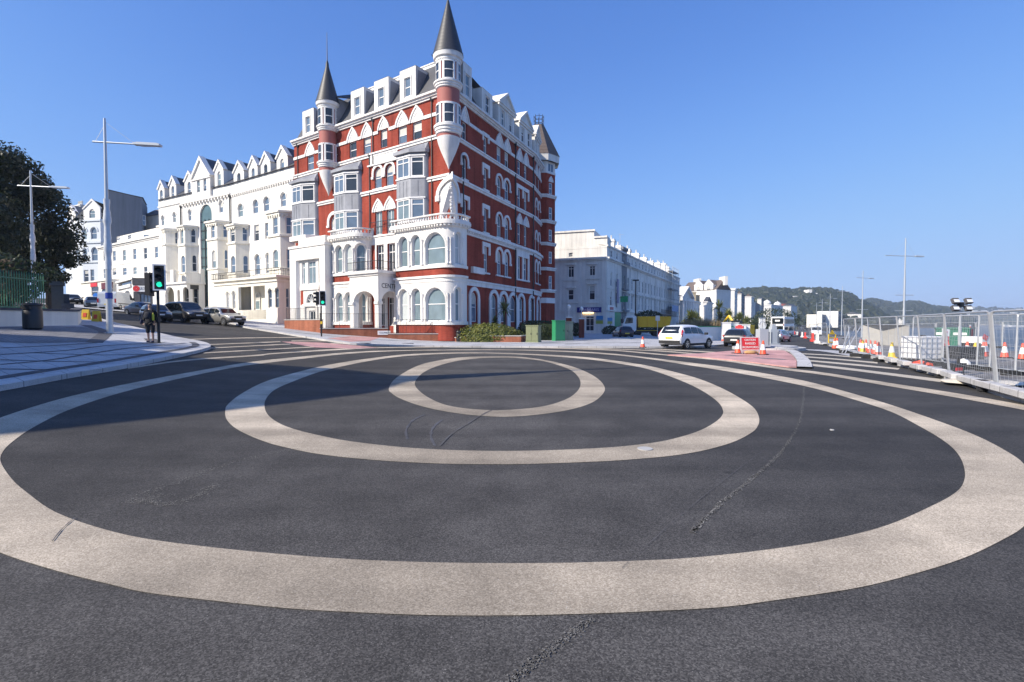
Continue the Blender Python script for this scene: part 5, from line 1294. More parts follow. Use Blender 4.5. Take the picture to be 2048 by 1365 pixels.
cols = [TF.U(1222), TF.U(1233), TF.U(1247)] + [TF.U(1256) + (L - 1.5 - TF.U(1256)) * k / 19 for k in range(20)]
rowsT = [(.8, 3.0), (4.6, 7.4), (8.3, 10.7), (hc + .5, hc + 1.6)]
for k, uu in enumerate(cols):
    for j, (a_, c_) in enumerate(rowsT):
        ops.append(outline(uu - .5, uu + .5, a_, c_, 'a' if j == 0 and k % 2 else 'r'))
wall(b, TF, [(0, -1.5), (L, -1.5), (L, hp), (0, hp)], ops, depth=.22)
for h, th, pr in ((hc - .3, .25, .2), (hc - .05, .3, .45), (hp - .15, .25, .2), (3.9, .25, .2), (7.75, .12, .08)): course(b, TF, 0, L, h, h + th, 0, pr)
for k, uu in enumerate(cols[3:]):
    course(b, TF, uu - .8, uu + .8, 7.55, 7.75, 0, .3); 
    for q in (uu - .8, uu + .65): course(b, TF, q, q + .15, 7.2, 7.55, 0, .25)
    if k % 2 == 0: course(b, TF, uu + (cols[4] - cols[3]) / 2 - .3, uu + (cols[4] - cols[3]) / 2 + .3, 4.2, hc - .3, 0, .12)
bkn = -7
for p, q in ((TF.P(0, 0), TF.P(0, 0, bkn)), (TF.P(L, 0), TF.P(L, 0, bkn)), (TF.P(0, 0, bkn), TF.P(L, 0, bkn))): b.poly([(p.x, p.y, -1.5), (q.x, q.y, -1.5), (q.x, q.y, hp), (p.x, p.y, hp)])
b.poly([TF.P(0, hp), TF.P(L, hp), TF.P(L, hp + .8, -4), TF.P(0, hp + .8, -4)]); b.poly([TF.P(0, hp + .8, -4), TF.P(L, hp + .8, -4), TF.P(L, hp, bkn), TF.P(0, hp, bkn)])
b.build('front_wall', M['offwhite'], RT)
for q in ops: window(TF, RT, q, depth=.16, pane='glass_sky' if random.random() < .6 else 'glass')
b = MB(); ug0, ug1 = TF.U(1242.5), TF.U(1252.5)
wall(b, TF, [(ug0, -1), (ug1, -1), (ug1, hc + 3.0), (ug0, hc + 3.0)], [o for o in ops if ug0 + .1 < o[0][0] < ug1 - .5], off=.06, depth=.2)
course(b, TF, ug0 - .2, ug1 + .3, hc + .0, hc + .5, 0, .6); course(b, TF, ug0, ug1, hc + 2.7, hc + 3.2, 0, .3); course(b, TF, ug0, ug1, 8.0, 8.3, 0, .5); course(b, TF, ug0, ug1, 4.0, 4.3, 0, .6)
b.build('grey_house_front', M['greywall'], RT)
for px, y0, hw, mt in ((1226, 484, 1.6, 'offwhite'), (1235, 484, 2.2, 'offwhite'), (1248, 496, 2.6, 'offwhite'), (1266, 503, 2.6, 'white'), (1283, 511, 2.6, 'white'), (1298, 519, 2.4, 'offwhite'), (1311, 526, 1.8, 'offwhite'), (1324, 529, 2.2, 'offwhite'), (1335, 530, 1.8, 'offwhite'), (1342, 537, 1.6, 'offwhite')):
    u_ = TF.U(px); c = TF.P(u_, 0, -1.8); dT = (TF.p[1] - TF.p[0]).normalized(); h1 = CH + (YHOR - y0) * c.y / FPX
    b = MB(); ag = math.atan2(dT.y, dT.x) + math.pi / 2
    b.box((c.x, c.y, (hp + h1) / 2), (2.4, .9, h1 - hp + .6), ag); b.box((c.x, c.y, h1 - .1), (2.65, 1.1, .25), ag); o = b.build('chimney', M[mt], RT)
    p_ = MB()
    for k in range(2): q = c.xy + Vector((dT.y, -dT.x)) * (.55 - 1.1 * k); p_.lathe([(.14, h1), (.11, h1 + .9), (.15, h1 + 1.0)], (q.x, q.y, 0), 8)
    p_.build('chimney_pot', M['cream'], o)
b = MB(); s0, s1 = TE.U(1154), TE.U(1203); y0_, y1_ = TE.uh(1178, 625.4)[1], TE.uh(1178, 615)[1]
course(b, TE, s0, s1, y0_, y1_, 0, .15); sg = b.build('fascia_sign', mat('deep blue fascia', (.012, .02, .2), .4, var=.05), RT)
d_ = (TE.p[1] - TE.p[0]).normalized(); pale = mat('pale lilac lettering', (.5, .5, .72), .5)
for txt, x0, x1 in (('PARK', 1159, 1173.5), ('ARIS', 1182.5, 1198)):
    text_mesh(txt, (y1_ - y0_) * .72, 'sign_lettering', pale, sg, tuple(TE.P((TE.U(x0) + TE.U(x1)) / 2, (y0_ + y1_) / 2, .16)), (d_.x, d_.y, 0), (0, 0, 1), width=TE.U(x1) - TE.U(x0))
b = MB(); uc = TE.U(1178); hm = (y0_ + y1_) / 2
ring_ = lambda r, c=(0, 0): [(uc + c[0] + r * math.cos(k * math.pi / 8), hm + c[1] + r * math.sin(k * math.pi / 8)) for k in range(17)]
for r0_, r1_, cc_ in ((.26, .36, (0, 0)), (.01, .12, (-.12, .02)), (.01, .12, (.12, .02)), (.01, .1, (0, -.16)), (.01, .1, (-.22, .26)), (.01, .1, (.22, .26))): band(b, TE, ring_(r0_, cc_), ring_(r1_, cc_), .15, .17, True)
b.build('round_emblem', pale, sg)
b = MB(); course(b, TE, TE.U(1166), TE.U(1187), TE.uh(1176, 627.5)[1], TE.uh(1176, 625)[1], .1, .35); b.build('lit_strip_lamp', mat('warm lit strip', (1, .72, .32), .4, emit=2.2), RT)
pm_, n_, l_, b_ = new_mat('yellow blue poster'); tc = n_.new('ShaderNodeTexCoord'); sp = n_.new('ShaderNodeSeparateXYZ'); l_.new(tc.outputs['Generated'], sp.inputs[0])
cr = n_.new('ShaderNodeValToRGB'); cr.color_ramp.elements[0].color = (.35, .38, .05, 1); cr.color_ramp.elements[1].color = (.03, .22, .5, 1); cr.color_ramp.elements[0].position = .3; cr.color_ramp.elements[1].position = .6
l_.new(sp.outputs[2], cr.inputs[0]); l_.new(cr.outputs[0], b_.inputs['Base Color'])
b = MB(); course(b, TE, TE.U(1192), TE.U(1206), TE.uh(1199, 648)[1], TE.uh(1199, 632)[1], 0, .05); b.build('poster', pm_, RT)
b = MB(); course(b, TF, TF.U(1215), TF.U(1224), TF.uh(1219, 648)[1], TF.uh(1219, 636)[1], 0, .05); b.build('poster', pm_, RT)
GRN = mat('estate agent green', (.02, .3, .12), .5)
b = MB(); course(b, TF, TF.U(1229.5), TF.U(1241), -.2, 3.8, 0, .08); b.build('shopfront', GRN, RT)
b = MB(); course(b, TF, TF.U(1215), TF.U(1227), TF.uh(1220, 624)[1], TF.uh(1220, 611)[1], 0, .06); b.build('sign_panel', M['white_sheet'], RT)
b = MB(); course(b, TF, TF.U(1219), TF.U(1226), TF.uh(1222, 624)[1], TF.uh(1222, 614.5)[1], .06, .09); b.build('sign_panel', mat('dull red sign', (.4, .1, .12), .5), RT)
eb = thing('projecting_sign', 'green double sided board projecting from the terrace front', 'sign', tuple(TF.P(TF.U(1234), 5.2, .2)))
q = TF.P(TF.U(1237), 0, 1.0); b = MB(); b.box((q.x, q.y, TF.uh(1237, 599)[1]), (1.35, .08, 1.05), -.25); b.build('board', GRN, eb)
b = MB(); b.tube(TF.P(TF.U(1234), TF.uh(1237, 599)[1] + .3, 0), (q.x, q.y, TF.uh(1237, 599)[1] + .3), .03, n=5); b.build('bracket', M['darkmetal'], eb)
b = MB(); course(b, TF, TF.U(1230), TF.U(1232.5), TF.uh(1231, 607)[1], TF.uh(1231, 559)[1], .3, .5); 
for y in (582, 594): b.tube(TF.P(TF.U(1231), TF.uh(1231, y)[1], 0), TF.P(TF.U(1231), TF.uh(1231, y)[1], .5), .03, n=5)
tag(b.build('vertical_sign', mat('lilac banner', (.3, .28, .4), .6)), 'narrow lilac vertical banner sign bracketed to the terrace', 'sign')
b = MB(); ub0, ub1 = TF.U(1311), TF.U(1343); course(b, TF, ub0, ub1, 3.9, 4.1, 0, 1.4)
for h in (4.5, 5.1): course(b, TF, ub0, ub1, h, h + .06, 1.3, 1.36)
for k in range(40): uu = ub0 + (ub1 - ub0) * k / 39; b.tube(TF.P(uu, 4.1, 1.33), TF.P(uu, 5.15, 1.33), .03, n=4, cap=False)
b.build('iron_balcony', M['darkmetal'], RT)
sc = thing('scaffolding', 'tall tube scaffolding with dark planks against the far end of the terrace', 'scaffolding', tuple(TF.P(TF.U(1335), -.9, 1)))
p_ = MB(); pl = MB(); us_ = [TF.U(1331) + k * 2.2 for k in range(5)]
for uu in us_:
    for o_ in (.4, 1.6): p_.tube(TF.P(uu, -1, o_), TF.P(uu, 16.5, o_), .05, n=5)
for h in (3.6, 6.0, 8.2, 10.6, 13.0, 15.2):
    for o_ in (.4, 1.6):
        for dh in (0, 1): p_.tube(TF.P(us_[0], h + dh, o_), TF.P(us_[-1], h + dh, o_), .04, n=5)
    for uu in us_: p_.tube(TF.P(uu, h, .3), TF.P(uu, h, 1.7), .04, n=5)
    if h in (6.0, 10.6, 15.2, 3.6): course(pl, TF, us_[0], us_[-1], h + .05, h + .2, .4, 1.6)
for a_, c_ in zip(us_, us_[1:]): p_.tube(TF.P(a_, 0, 1.6), TF.P(c_, 6, 1.6), .04, n=5); p_.tube(TF.P(a_, 8, 1.6), TF.P(c_, 13, 1.6), .04, n=5)
p_.build('tubes', M['galv'], sc); pl.build('planks', M['pave_dark'], sc)
b = MB(); course(b, TF, us_[0], us_[-1], 5.0, 6.6, 1.62, 1.66); b.build('banner', mat('blue scaffold banner', (.2, .3, .5), .6), sc)
aer = TF.P(TF.U(1259), hp, -2); b = MB(); b.tube(aer, aer + Vector((0, 0, 4.5)), .03, n=5); b.tube(aer + Vector((-.4, 0, 4.3)), aer + Vector((.8, 0, 4.2)), .02, n=4)
for k in range(5): c = aer + Vector((-.3 + .22 * k, 0, 4.28)); b.tube(c + Vector((0, -.25, 0)), c + Vector((0, .25, 0)), .012, n=4)
b.build('aerial', M['galv'], RT)
def paint(name, col, metal=.0, rough=.28): return mat(name, col, rough, metal, var=.03, coat=.6)
M['tyre'] = mat('tyre rubber', (.02, .02, .021), .8, var=.2)
M['rim'] = mat('alloy rim', (.5, .51, .53), .3, metal=.8)
M['carglass'] = mat('tinted car glass', (.012, .016, .02), .05, var=.2, spec=.8)
M['redlamp'] = mat('red lamp lens', (.35, .01, .015), .2, var=.1)
M['clearlamp'] = mat('headlamp lens', (.7, .72, .75), .12, var=.1)
M['plate_y'] = mat('yellow number plate', (.75, .55, .05), .4)
M['plate_w'] = mat('white number plate', (.75, .75, .72), .4)
PROFILES = {  # x/L, z_low, z_belt, z_roof (fractions of height), half widths low, belt, roof (fractions of half width)
 'suv':   [(0,.30,.50,.52,.80,.86,.80),(.012,.24,.56,.60,.90,.95,.90),(.04,.20,.60,.78,.95,.98,.78),(.09,.16,.61,.94,.97,1,.74),(.18,.15,.61,.985,.97,1,.74),(.36,.15,.60,1,.97,1,.75),(.52,.15,.59,.985,.97,1,.74),(.60,.15,.585,.92,.97,1,.74),(.70,.15,.58,.66,.97,.995,.86),(.74,.15,.575,.595,.97,.99,.88),(.86,.16,.54,.555,.96,.96,.86),(.95,.2,.47,.485,.92,.90,.8),(.99,.25,.40,.41,.82,.80,.7),(1,.30,.36,.37,.74,.72,.62)],
 'hatch': [(0,.30,.48,.50,.80,.84,.78),(.012,.25,.56,.60,.90,.93,.86),(.04,.2,.61,.74,.95,.97,.76),(.10,.16,.62,.93,.97,.99,.72),(.20,.15,.62,.985,.97,1,.72),(.38,.15,.61,1,.97,1,.73),(.52,.15,.60,.985,.97,1,.72),(.60,.15,.595,.92,.97,1,.72),(.72,.15,.58,.64,.97,.99,.84),(.76,.15,.57,.59,.97,.98,.86),(.88,.17,.52,.54,.95,.94,.84),(.96,.22,.45,.46,.90,.87,.78),(1,.30,.36,.37,.74,.72,.62)],
 'mpv':   [(0,.28,.50,.52,.84,.88,.82),(.01,.22,.58,.64,.93,.96,.9),(.03,.18,.58,.86,.96,.98,.82),(.07,.15,.58,.96,.97,1,.8),(.2,.14,.57,1,.97,1,.8),(.5,.14,.56,1,.97,1,.8),(.64,.14,.55,.95,.97,1,.79),(.78,.14,.53,.66,.97,.99,.86),(.84,.14,.52,.56,.96,.98,.88),(.93,.17,.47,.49,.93,.92,.84),(.985,.22,.38,.39,.84,.82,.74),(1,.28,.34,.35,.76,.74,.66)],
 'saloon':[(0,.30,.56,.57,.80,.80,.7),(.02,.24,.63,.645,.90,.9,.8),(.08,.19,.65,.67,.95,.96,.86),(.17,.16,.66,.70,.97,.99,.85),(.28,.15,.65,.93,.97,1,.72),(.38,.15,.64,1,.97,1,.70),(.52,.15,.63,.985,.97,1,.71),(.60,.15,.62,.90,.97,1,.72),(.71,.15,.60,.645,.97,.99,.84),(.86,.17,.56,.57,.95,.95,.84),(.96,.22,.48,.49,.90,.87,.78),(1,.30,.40,.41,.74,.72,.62)],
}
def lerp_profile(P, f):
    for a, b in zip(P, P[1:]):
        if a[0] <= f <= b[0]:
            k = (f - a[0]) / (b[0] - a[0]); return [a[i] + (b[i] - a[i]) * k for i in range(7)]
    return P[-1]
def car(label, cat, loc, rz, L, Wd, Ht, prof, body, group=None, plates='w', rack=False, extra=None, rimm='rim', name='parked_car'):
    t = thing(name, label, cat, loc, rz, group)
    P = PROFILES[prof]; hw = Wd / 2
    def sec(f):
        _, zl, zb, zr, wl_, wb, wr = lerp_profile(P, f); x = (f - .5) * L
        return x, zl * Ht, zb * Ht, zr * Ht, wl_ * hw, wb * hw, wr * hw
    fs = sorted(set([p[0] for p in P] + [.14, .24, .30, .44, .56, .65, .8, .9]))
    b = MB(); rows = []
    for f in fs:
        x, zl, zb, zr, w0, w1, w2 = sec(f); zm = zl + (zb - zl) * .55
        half = [(0, zl), (w0 * .9, zl), (w0, zl + .06 * Ht * .7), (w0 * 1.01, zm), (w1, zb - .03), (w1 * .985, zb), (w1 + (w2 - w1) * .85, zb + (zr - zb) * .82), (w2 * .93, zr - (zr - zb) * .06), (w2 * .55, zr), (0, zr + .006)]
        ring = [(x, y, z) for y, z in half] + [(x, -y, z) for y, z in half[-2:0:-1]]
        rows.append([b.p(q) for q in ring])
    n = len(rows[0])
    for A, B in zip(rows, rows[1:]):
        for k in range(n): b.face((A[k], B[k], B[(k + 1) % n], A[(k + 1) % n]), True)
    b.face(rows[0]); b.face(rows[-1][::-1])
    bo = b.build('body', body, t, sharp=50, local=True)
    cl = MB()
    for sgn in (1, -1):  # dark sill cladding
        pts = [sec(f) for f in (.06, .3, .5, .7, .94)]
        for a, c in zip(pts, pts[1:]):
            cl.poly([(a[0], sgn * (a[4] + .012), a[1] - .01), (c[0], sgn * (c[4] + .012), c[1] - .01), (c[0], sgn * (c[4] + .016), c[1] + .09 * Ht), (a[0], sgn * (a[4] + .016), a[1] + .09 * Ht)])
    for f, s_ in ((.0, -1), (1.0, 1)):
        x, zl, zb, zr, w0, w1, w2 = sec(.012 if s_ < 0 else .988); cl.box((x + s_ * .0, 0, zl + .1), (.14, w0 * 1.9, .2))
    cl.build('lower_cladding', M['rubber'] if prof in ('suv',) else M['black'], t, local=True)
    gh = [p[0] for p in P if p[3] - p[2] > .2]; g0, g1 = min(gh), max(gh)
    wins = {'suv': [(.115, .30), (.315, .49), (.505, .645)], 'hatch': [(.16, .33), (.345, .49), (.505, .665)], 'mpv': [(.05, .24), (.255, .47), (.485, .72)], 'saloon': [(.25, .40), (.41, .52), (.535, .665)]}[prof]
    for sgn in (1, -1):
        for f0, f1 in wins:
            g = MB(); q = [sec(f0 + (f1 - f0) * k / 5) for k in range(6)]
            def pt(s, k): return (s[0], sgn * (s[5] + (s[6] - s[5]) * .85 * k / .82 + .012), s[2] + (s[3] - s[2]) * k)
            for a, c in zip(q, q[1:]): g.poly([pt(a, .10), pt(c, .10), pt(c, .76), pt(a, .76)] if sgn < 0 else [pt(c, .10), pt(a, .10), pt(a, .76), pt(c, .76)], False)
            g.build('side_window', M['carglass'], t, local=True)
    def screen(fa, fb, nm):
        g = MB(); q = [sec(fa + (fb - fa) * k / 5) for k in range(6)]
        for a, c in zip(q, q[1:]):
            ya, yc = a[6] * .86, c[6] * .86
            g.poly([(a[0], -ya, a[3] + .014), (c[0], -yc, c[3] + .014), (c[0], yc, c[3] + .014), (a[0], ya, a[3] + .014)])
        g.build(nm, M['carglass'], t, local=True)
    screen({'suv': .615, 'hatch': .615, 'mpv': .655, 'saloon': .61}[prof], {'suv': .70, 'hatch': .715, 'mpv': .785, 'saloon': .705}[prof], 'windscreen')
    screen({'suv': .018, 'hatch': .02, 'mpv': .014, 'saloon': .185}[prof], {'suv': .085, 'hatch': .095, 'mpv': .055, 'saloon': .275}[prof], 'rear_window')
    for sgn in (1, -1):
        x, zl, zb, zr, w0, w1, w2 = sec(.03); g = MB()
        if prof == 'suv':
            for k in range(4):
                s0, s1 = sec(.012 + k * .018), sec(.03 + k * .018)
                g.poly([(s0[0] - .03, sgn * (s0[5] * .80), s0[2] + (k) * .05 * Ht), (s0[0] - .02, sgn * (s0[5] + .015), s0[2] + k * .05 * Ht - .1), (s1[0] - .02, sgn * (s1[5] - (s1[5] - s1[6]) * .5 * k / 3 + .02), s1[2] + (k + 1) * .05 * Ht - .03), (s1[0] - .03, sgn * (s1[6] * .9), s1[2] + (k + 1) * .05 * Ht)])
        g.box((x + .02, sgn * (w1 - .10), zb - .02), (.14, .22, .16)); g.build('tail_lamp', M['redlamp'], t, local=True)
        x, zl, zb, zr, w0, w1, w2 = sec(.955); g = MB(); g.box((x, sgn * (w1 * .80), zb - .035), (.2, .34, .13), -sgn * .25); g.build('headlamp', M['clearlamp'], t, local=True)
        s = sec(.665 if prof != 'mpv' else .74); g = MB(); g.box((s[0], sgn * (s[5] + .13), s[2] + .07), (.14, .22, .16)); g.build('mirror', body if prof == 'suv' and rack else M['black'], t, local=True)
        for f in (.36, .545):
            s = sec(f); g = MB(); g.box((s[0], sgn * (s[5] + .005), s[2] - .10), (.2, .04, .035)); g.build('door_handle', body, t, local=True)
    x, zl, zb, zr, w0, w1, w2 = sec(.005); g = MB(); g.box((x - .05, 0, zl + (zb - zl) * (.78 if prof == 'suv' else .45)), (.03, .52, .12)); g.build('number_plate', M['plate_' + ('y' if plates == 'y' else 'w')], t, local=True)
    x, zl, zb, zr, w0, w1, w2 = sec(.99); g = MB(); g.box((x + .06, 0, zl + .16), (.03, .52, .11)); g.build('number_plate', M['plate_w'], t, local=True)
    g = MB(); g.box((x + .01, 0, zl + .32), (.08, w0 * 1.0, .16)); g.build('grille', M['black'], t, local=True)
    r = Ht * (.205 if prof != 'saloon' else .225)
    for f in (.175, .81):
        for sgn in (1, -1):
            x, y = (f - .5) * L, sgn * (hw * .985 - .11)
            T = Matrix(((1, 0, 0), (0, 0, sgn), (0, 1, 0)))
            a = MB(); c = (x, sgn * (hw * .97 + .006), r * 1.02)
            a.lathe([(r * 1.17, -.1), (r * 1.17, .012), (.02, .012)], c, 22, M=T); a.build('wheel_arch', M['black'], t, local=True)
            w = MB(); w.lathe([(r * .62, .02), (r * .72, .13), (r * .95, .135), (r, .09), (r, -.1), (r * .7, -.1)], (x, y, r), 24, M=T); wo = w.build('wheel', M['tyre'], t, local=True)
            w = MB(); w.lathe([(r * .66, .10), (r * .66, .128), (r * .6, .128), (r * .58, .07)], (x, y, r), 20, M=T)
            for k in range(5):
                an = k * 2 * math.pi / 5 + .3; q = T @ Vector((math.cos(an) * r * .32, math.sin(an) * r * .32, .105))
                rot = T @ Matrix.Rotation(an, 3, 'Z'); w.box(Vector((x, y, r)) + q, (r * .6, r * .17, .03), M=rot)
            w.lathe([(r * .16, .1), (r * .14, .135), (.01, .135)], (x, y, r), 12, M=T); w.build('rim', M[rimm], wo, local=True)
    if rack:
        g = MB()
        for sgn in (1, -1): q = [sec(f) for f in (.12, .3, .5, .58)]; g.path([(s[0], sgn * s[6] * .86, s[3] + .06) for s in q], .022)
        g.build('roof_rail', M['galv'], t, local=True)
    return t
def ground_at(x, y): return Vector((x, y, Hg(x, y)))
def place(px, z): q = xy(px, z); return Vector((q.x, q.y, Hg(q.x, q.y)))
PD = math.atan2(.89, .46)
q = xy(1374, 36.2)
c = car('white family SUV with red tail lamps turning across the junction', 'car', (q.x, q.y, Hg(*q)), R(41), 4.55, 1.84, 1.66, 'suv', paint('pearl white paint', (.78, .79, .8)), plates='y')
q = place(1480, 43.5)
c = car('black hatchback carrying a red roof sign behind the red roadworks board', 'car', q, PD - .16, 4.1, 1.78, 1.5, 'hatch', paint('black paint', (.03, .032, .035), .3), plates='w')
g = MB(); g.box((-.1, 0, 1.62), (.25, .62, .2)); g.box((-.1, 0, 1.74), (.2, .3, .1)); g.build('roof_sign', M['red'], c, local=True)
q = place(1558, 60); car('silver saloon driving away beyond the grey pillars', 'car', q, PD - .25, 4.5, 1.8, 1.46, 'hatch', paint('silver paint', (.45, .47, .5), .6))
q = place(1245, 63); car('dark hatchback parked in the forecourt of the promenade terrace', 'car', (q.x, q.y, Hg(q.x, q.y)), PD + .55, 4.0, 1.72, 1.46, 'hatch', paint('dark plum paint', (.05, .035, .05), .2), plates='y')
q = gp(447, 651); dW = math.atan2(-.53, .85)
car('silver SUV with roof rails parked at the kerb by the white hotel', 'car', q, dW + .05, 4.55, 1.78, 1.68, 'suv', paint('warm silver paint', (.46, .45, .42), .65), rack=True, group=None)
q = gp(372, 645); car('black people carrier parked behind the silver SUV', 'car', q, dW - .02, 4.9, 1.92, 1.9, 'mpv', paint('gloss black paint', (.008, .008, .01)), rimm='tyre')
q = gp(312, 644); car('dark blue estate car coming down the hill behind the pedestrian', 'car', q, dW - .25, 4.5, 1.82, 1.5, 'hatch', paint('navy paint', (.012, .02, .05)))
q = gp(287, 631); car('navy saloon parked beside the charcoal corner shop', 'car', q, dW + .1, 4.4, 1.78, 1.45, 'saloon', paint('deep navy paint', (.015, .025, .08)))
q = gp(186, 617); car('small blue grey hatchback driving up the hill behind the white van', 'car', q, math.pi + dW - .3, 4.0, 1.72, 1.45, 'hatch', paint('slate blue paint', (.12, .16, .22), .4))
q = gp(146, 608); car('dark parked car at the top of the hill beside the tree', 'car', q, dW - .1, 4.3, 1.76, 1.45, 'hatch', paint('dark grey paint', (.03, .035, .045), .3))
def van(label, loc, rz, L=5.3, Wd=2.0, Ht=2.2, col='pale van paint', c=(.62, .66, .70)):
    t = thing('panel_van', label, 'van', loc, rz); pm = paint(col, c)
    prof = [(-.5, .3), (-.5, .88), (-.485, .97), (-.45, 1.0), (.2, 1.0), (.27, .96), (.37, .62), (.47, .53), (.495, .45), (.5, .22), (.48, .16), (-.48, .16)]
    b = MB(); hw = Wd / 2
    R_ = [b.p((x * L, hw * (.93 if z > .8 else 1), z * Ht)) for x, z in prof]; L_ = [b.p((x * L, -hw * (.93 if z > .8 else 1), z * Ht)) for x, z in prof]
    n = len(prof)
    for k in range(n): b.face((R_[k], R_[(k + 1) % n], L_[(k + 1) % n], L_[k]))
    b.face(R_[::-1]); b.face(L_); b.build('body', pm, t, local=True)
    g = MB(); g.poly([(.285 * L, -hw * .85, .935 * Ht), (.372 * L, -hw * .9, .64 * Ht), (.372 * L, hw * .9, .64 * Ht), (.285 * L, hw * .85, .935 * Ht)]); g.build('windscreen', M['carglass'], t, local=True)
    for s in (1, -1):
        g = MB(); g.poly([(.19 * L, s * (hw * .955), .9 * Ht), (.265 * L, s * (hw * .955), .88 * Ht), (.35 * L, s * hw * 1.005, .62 * Ht), (.19 * L, s * hw * 1.005, .62 * Ht)][::s]); g.build('side_window', M['carglass'], t, local=True)
        g = MB(); g.box((-.503 * L, s * (hw - .1), .5 * Ht), (.05, .16, .5)); g.build('tail_lamp', M['redlamp'], t, local=True)
        g = MB(); g.box((.3 * L, s * (hw + .15), .66 * Ht), (.12, .2, .3)); g.build('mirror', M['black'], t, local=True)
        g = MB(); g.box((0, s * (hw + .005), .36 * Ht), (L * .8, .03, .09)); g.build('side_trim', M['black'], t, local=True)
        for x in (-.3, .33):
            T = Matrix(((1, 0, 0), (0, 0, s), (0, 1, 0))); w = MB(); w.lathe([(.2, .1), (.33, .12), (.34, -.12), (.2, -.12)], (x * L, s * (hw - .1), .34), 20, M=T); wo = w.build('wheel', M['tyre'], t, local=True)
            w = MB(); w.lathe([(.21, .09), (.01, .11)], (x * L, s * (hw - .1), .34), 14, M=T); w.build('rim', M['rim'], wo, local=True)
    g = MB(); g.box((-.505 * L, 0, .3 * Ht), (.03, .5, .12)); g.build('number_plate', M['plate_y'], t, local=True)
    g = MB(); g.box((-.503 * L, 0, .55 * Ht), (.012, .03, .8 * Ht)); g.build('door_seam', M['rubber'], t, local=True)
    return t
q = gp(235, 621); van('white panel van seen from its closed rear doors beside the corner shop', q, math.pi + dW - .75)
def bus():
    q = xy(1566, 110); t = thing('double_decker_bus', 'white double decker bus driving away along the promenade', 'bus', (q.x, q.y, Hg(*q)), PD - .2)
    w = M['white_sheet']; b = MB(); hw = 1.25; L = 10.5; H_ = 4.2
    pr = [(-.5, .09), (-.505, .3), (-.505, .5), (-.49, .92), (-.47, .98), (-.44, 1.0), (.46, 1.0), (.49, .95), (.5, .5), (.5, .09)]
    A = [b.p((x * L, hw * (.96 if z > .9 else 1), z * H_)) for x, z in pr]; B = [b.p((x * L, -hw * (.96 if z > .9 else 1), z * H_)) for x, z in pr]
    for k in range(len(pr)): b.face((A[k], A[(k + 1) % len(pr)], B[(k + 1) % len(pr)], B[k]))
    b.face(A[::-1]); b.face(B); b.build('body', w, t, local=True)
    for z0, z1, nm in ((.38, .54, 'rear_window'), (.66, .93, 'rear_window')):
        g = MB(); g.box((-.508 * L, 0, (z0 + z1) / 2 * H_), (.1, 2.05, (z1 - z0) * H_)); g.build(nm, M['carglass'], t, local=True)
    for s in (1, -1):
        for z0, z1 in ((.3, .52), (.66, .88)):
            g = MB(); g.box((0, s * hw, (z0 + z1) / 2 * H_), (L * .9, .03, (z1 - z0) * H_)); g.build('side_windows', M['carglass'], t, local=True)
        for z in (.26, .6): g = MB(); g.box((-.51 * L, s * 1.08, z * H_), (.06, .14, .3)); g.build('tail_lamp', M['redlamp'], t, local=True)
        for x in (-.28, .3):
            T = Matrix(((1, 0, 0), (0, 0, s), (0, 1, 0))); g = MB(); g.lathe([(.05, .1), (.3, .12), (.48, .1), (.48, -.2)], (x * L, s * 1.14, .48), 18, M=T); g.build('wheel', M['tyre'], t, local=True)
    g = MB(); g.box((-.51 * L, 0, .32 * H_), (.05, 1.0, .14)); g.build('number_plate', M['plate_y'], t, local=True)
    g = MB(); g.box((-.512 * L, 0, .8 * H_), (.06, .9, .35)); g.build('destination_panel', M['plate_w'], t, local=True)
    g = MB(); g.box((-.5 * L, 0, .13 * H_), (.2, 2.3, .25)); g.build('bumper', M['black'], t, local=True)
bus()
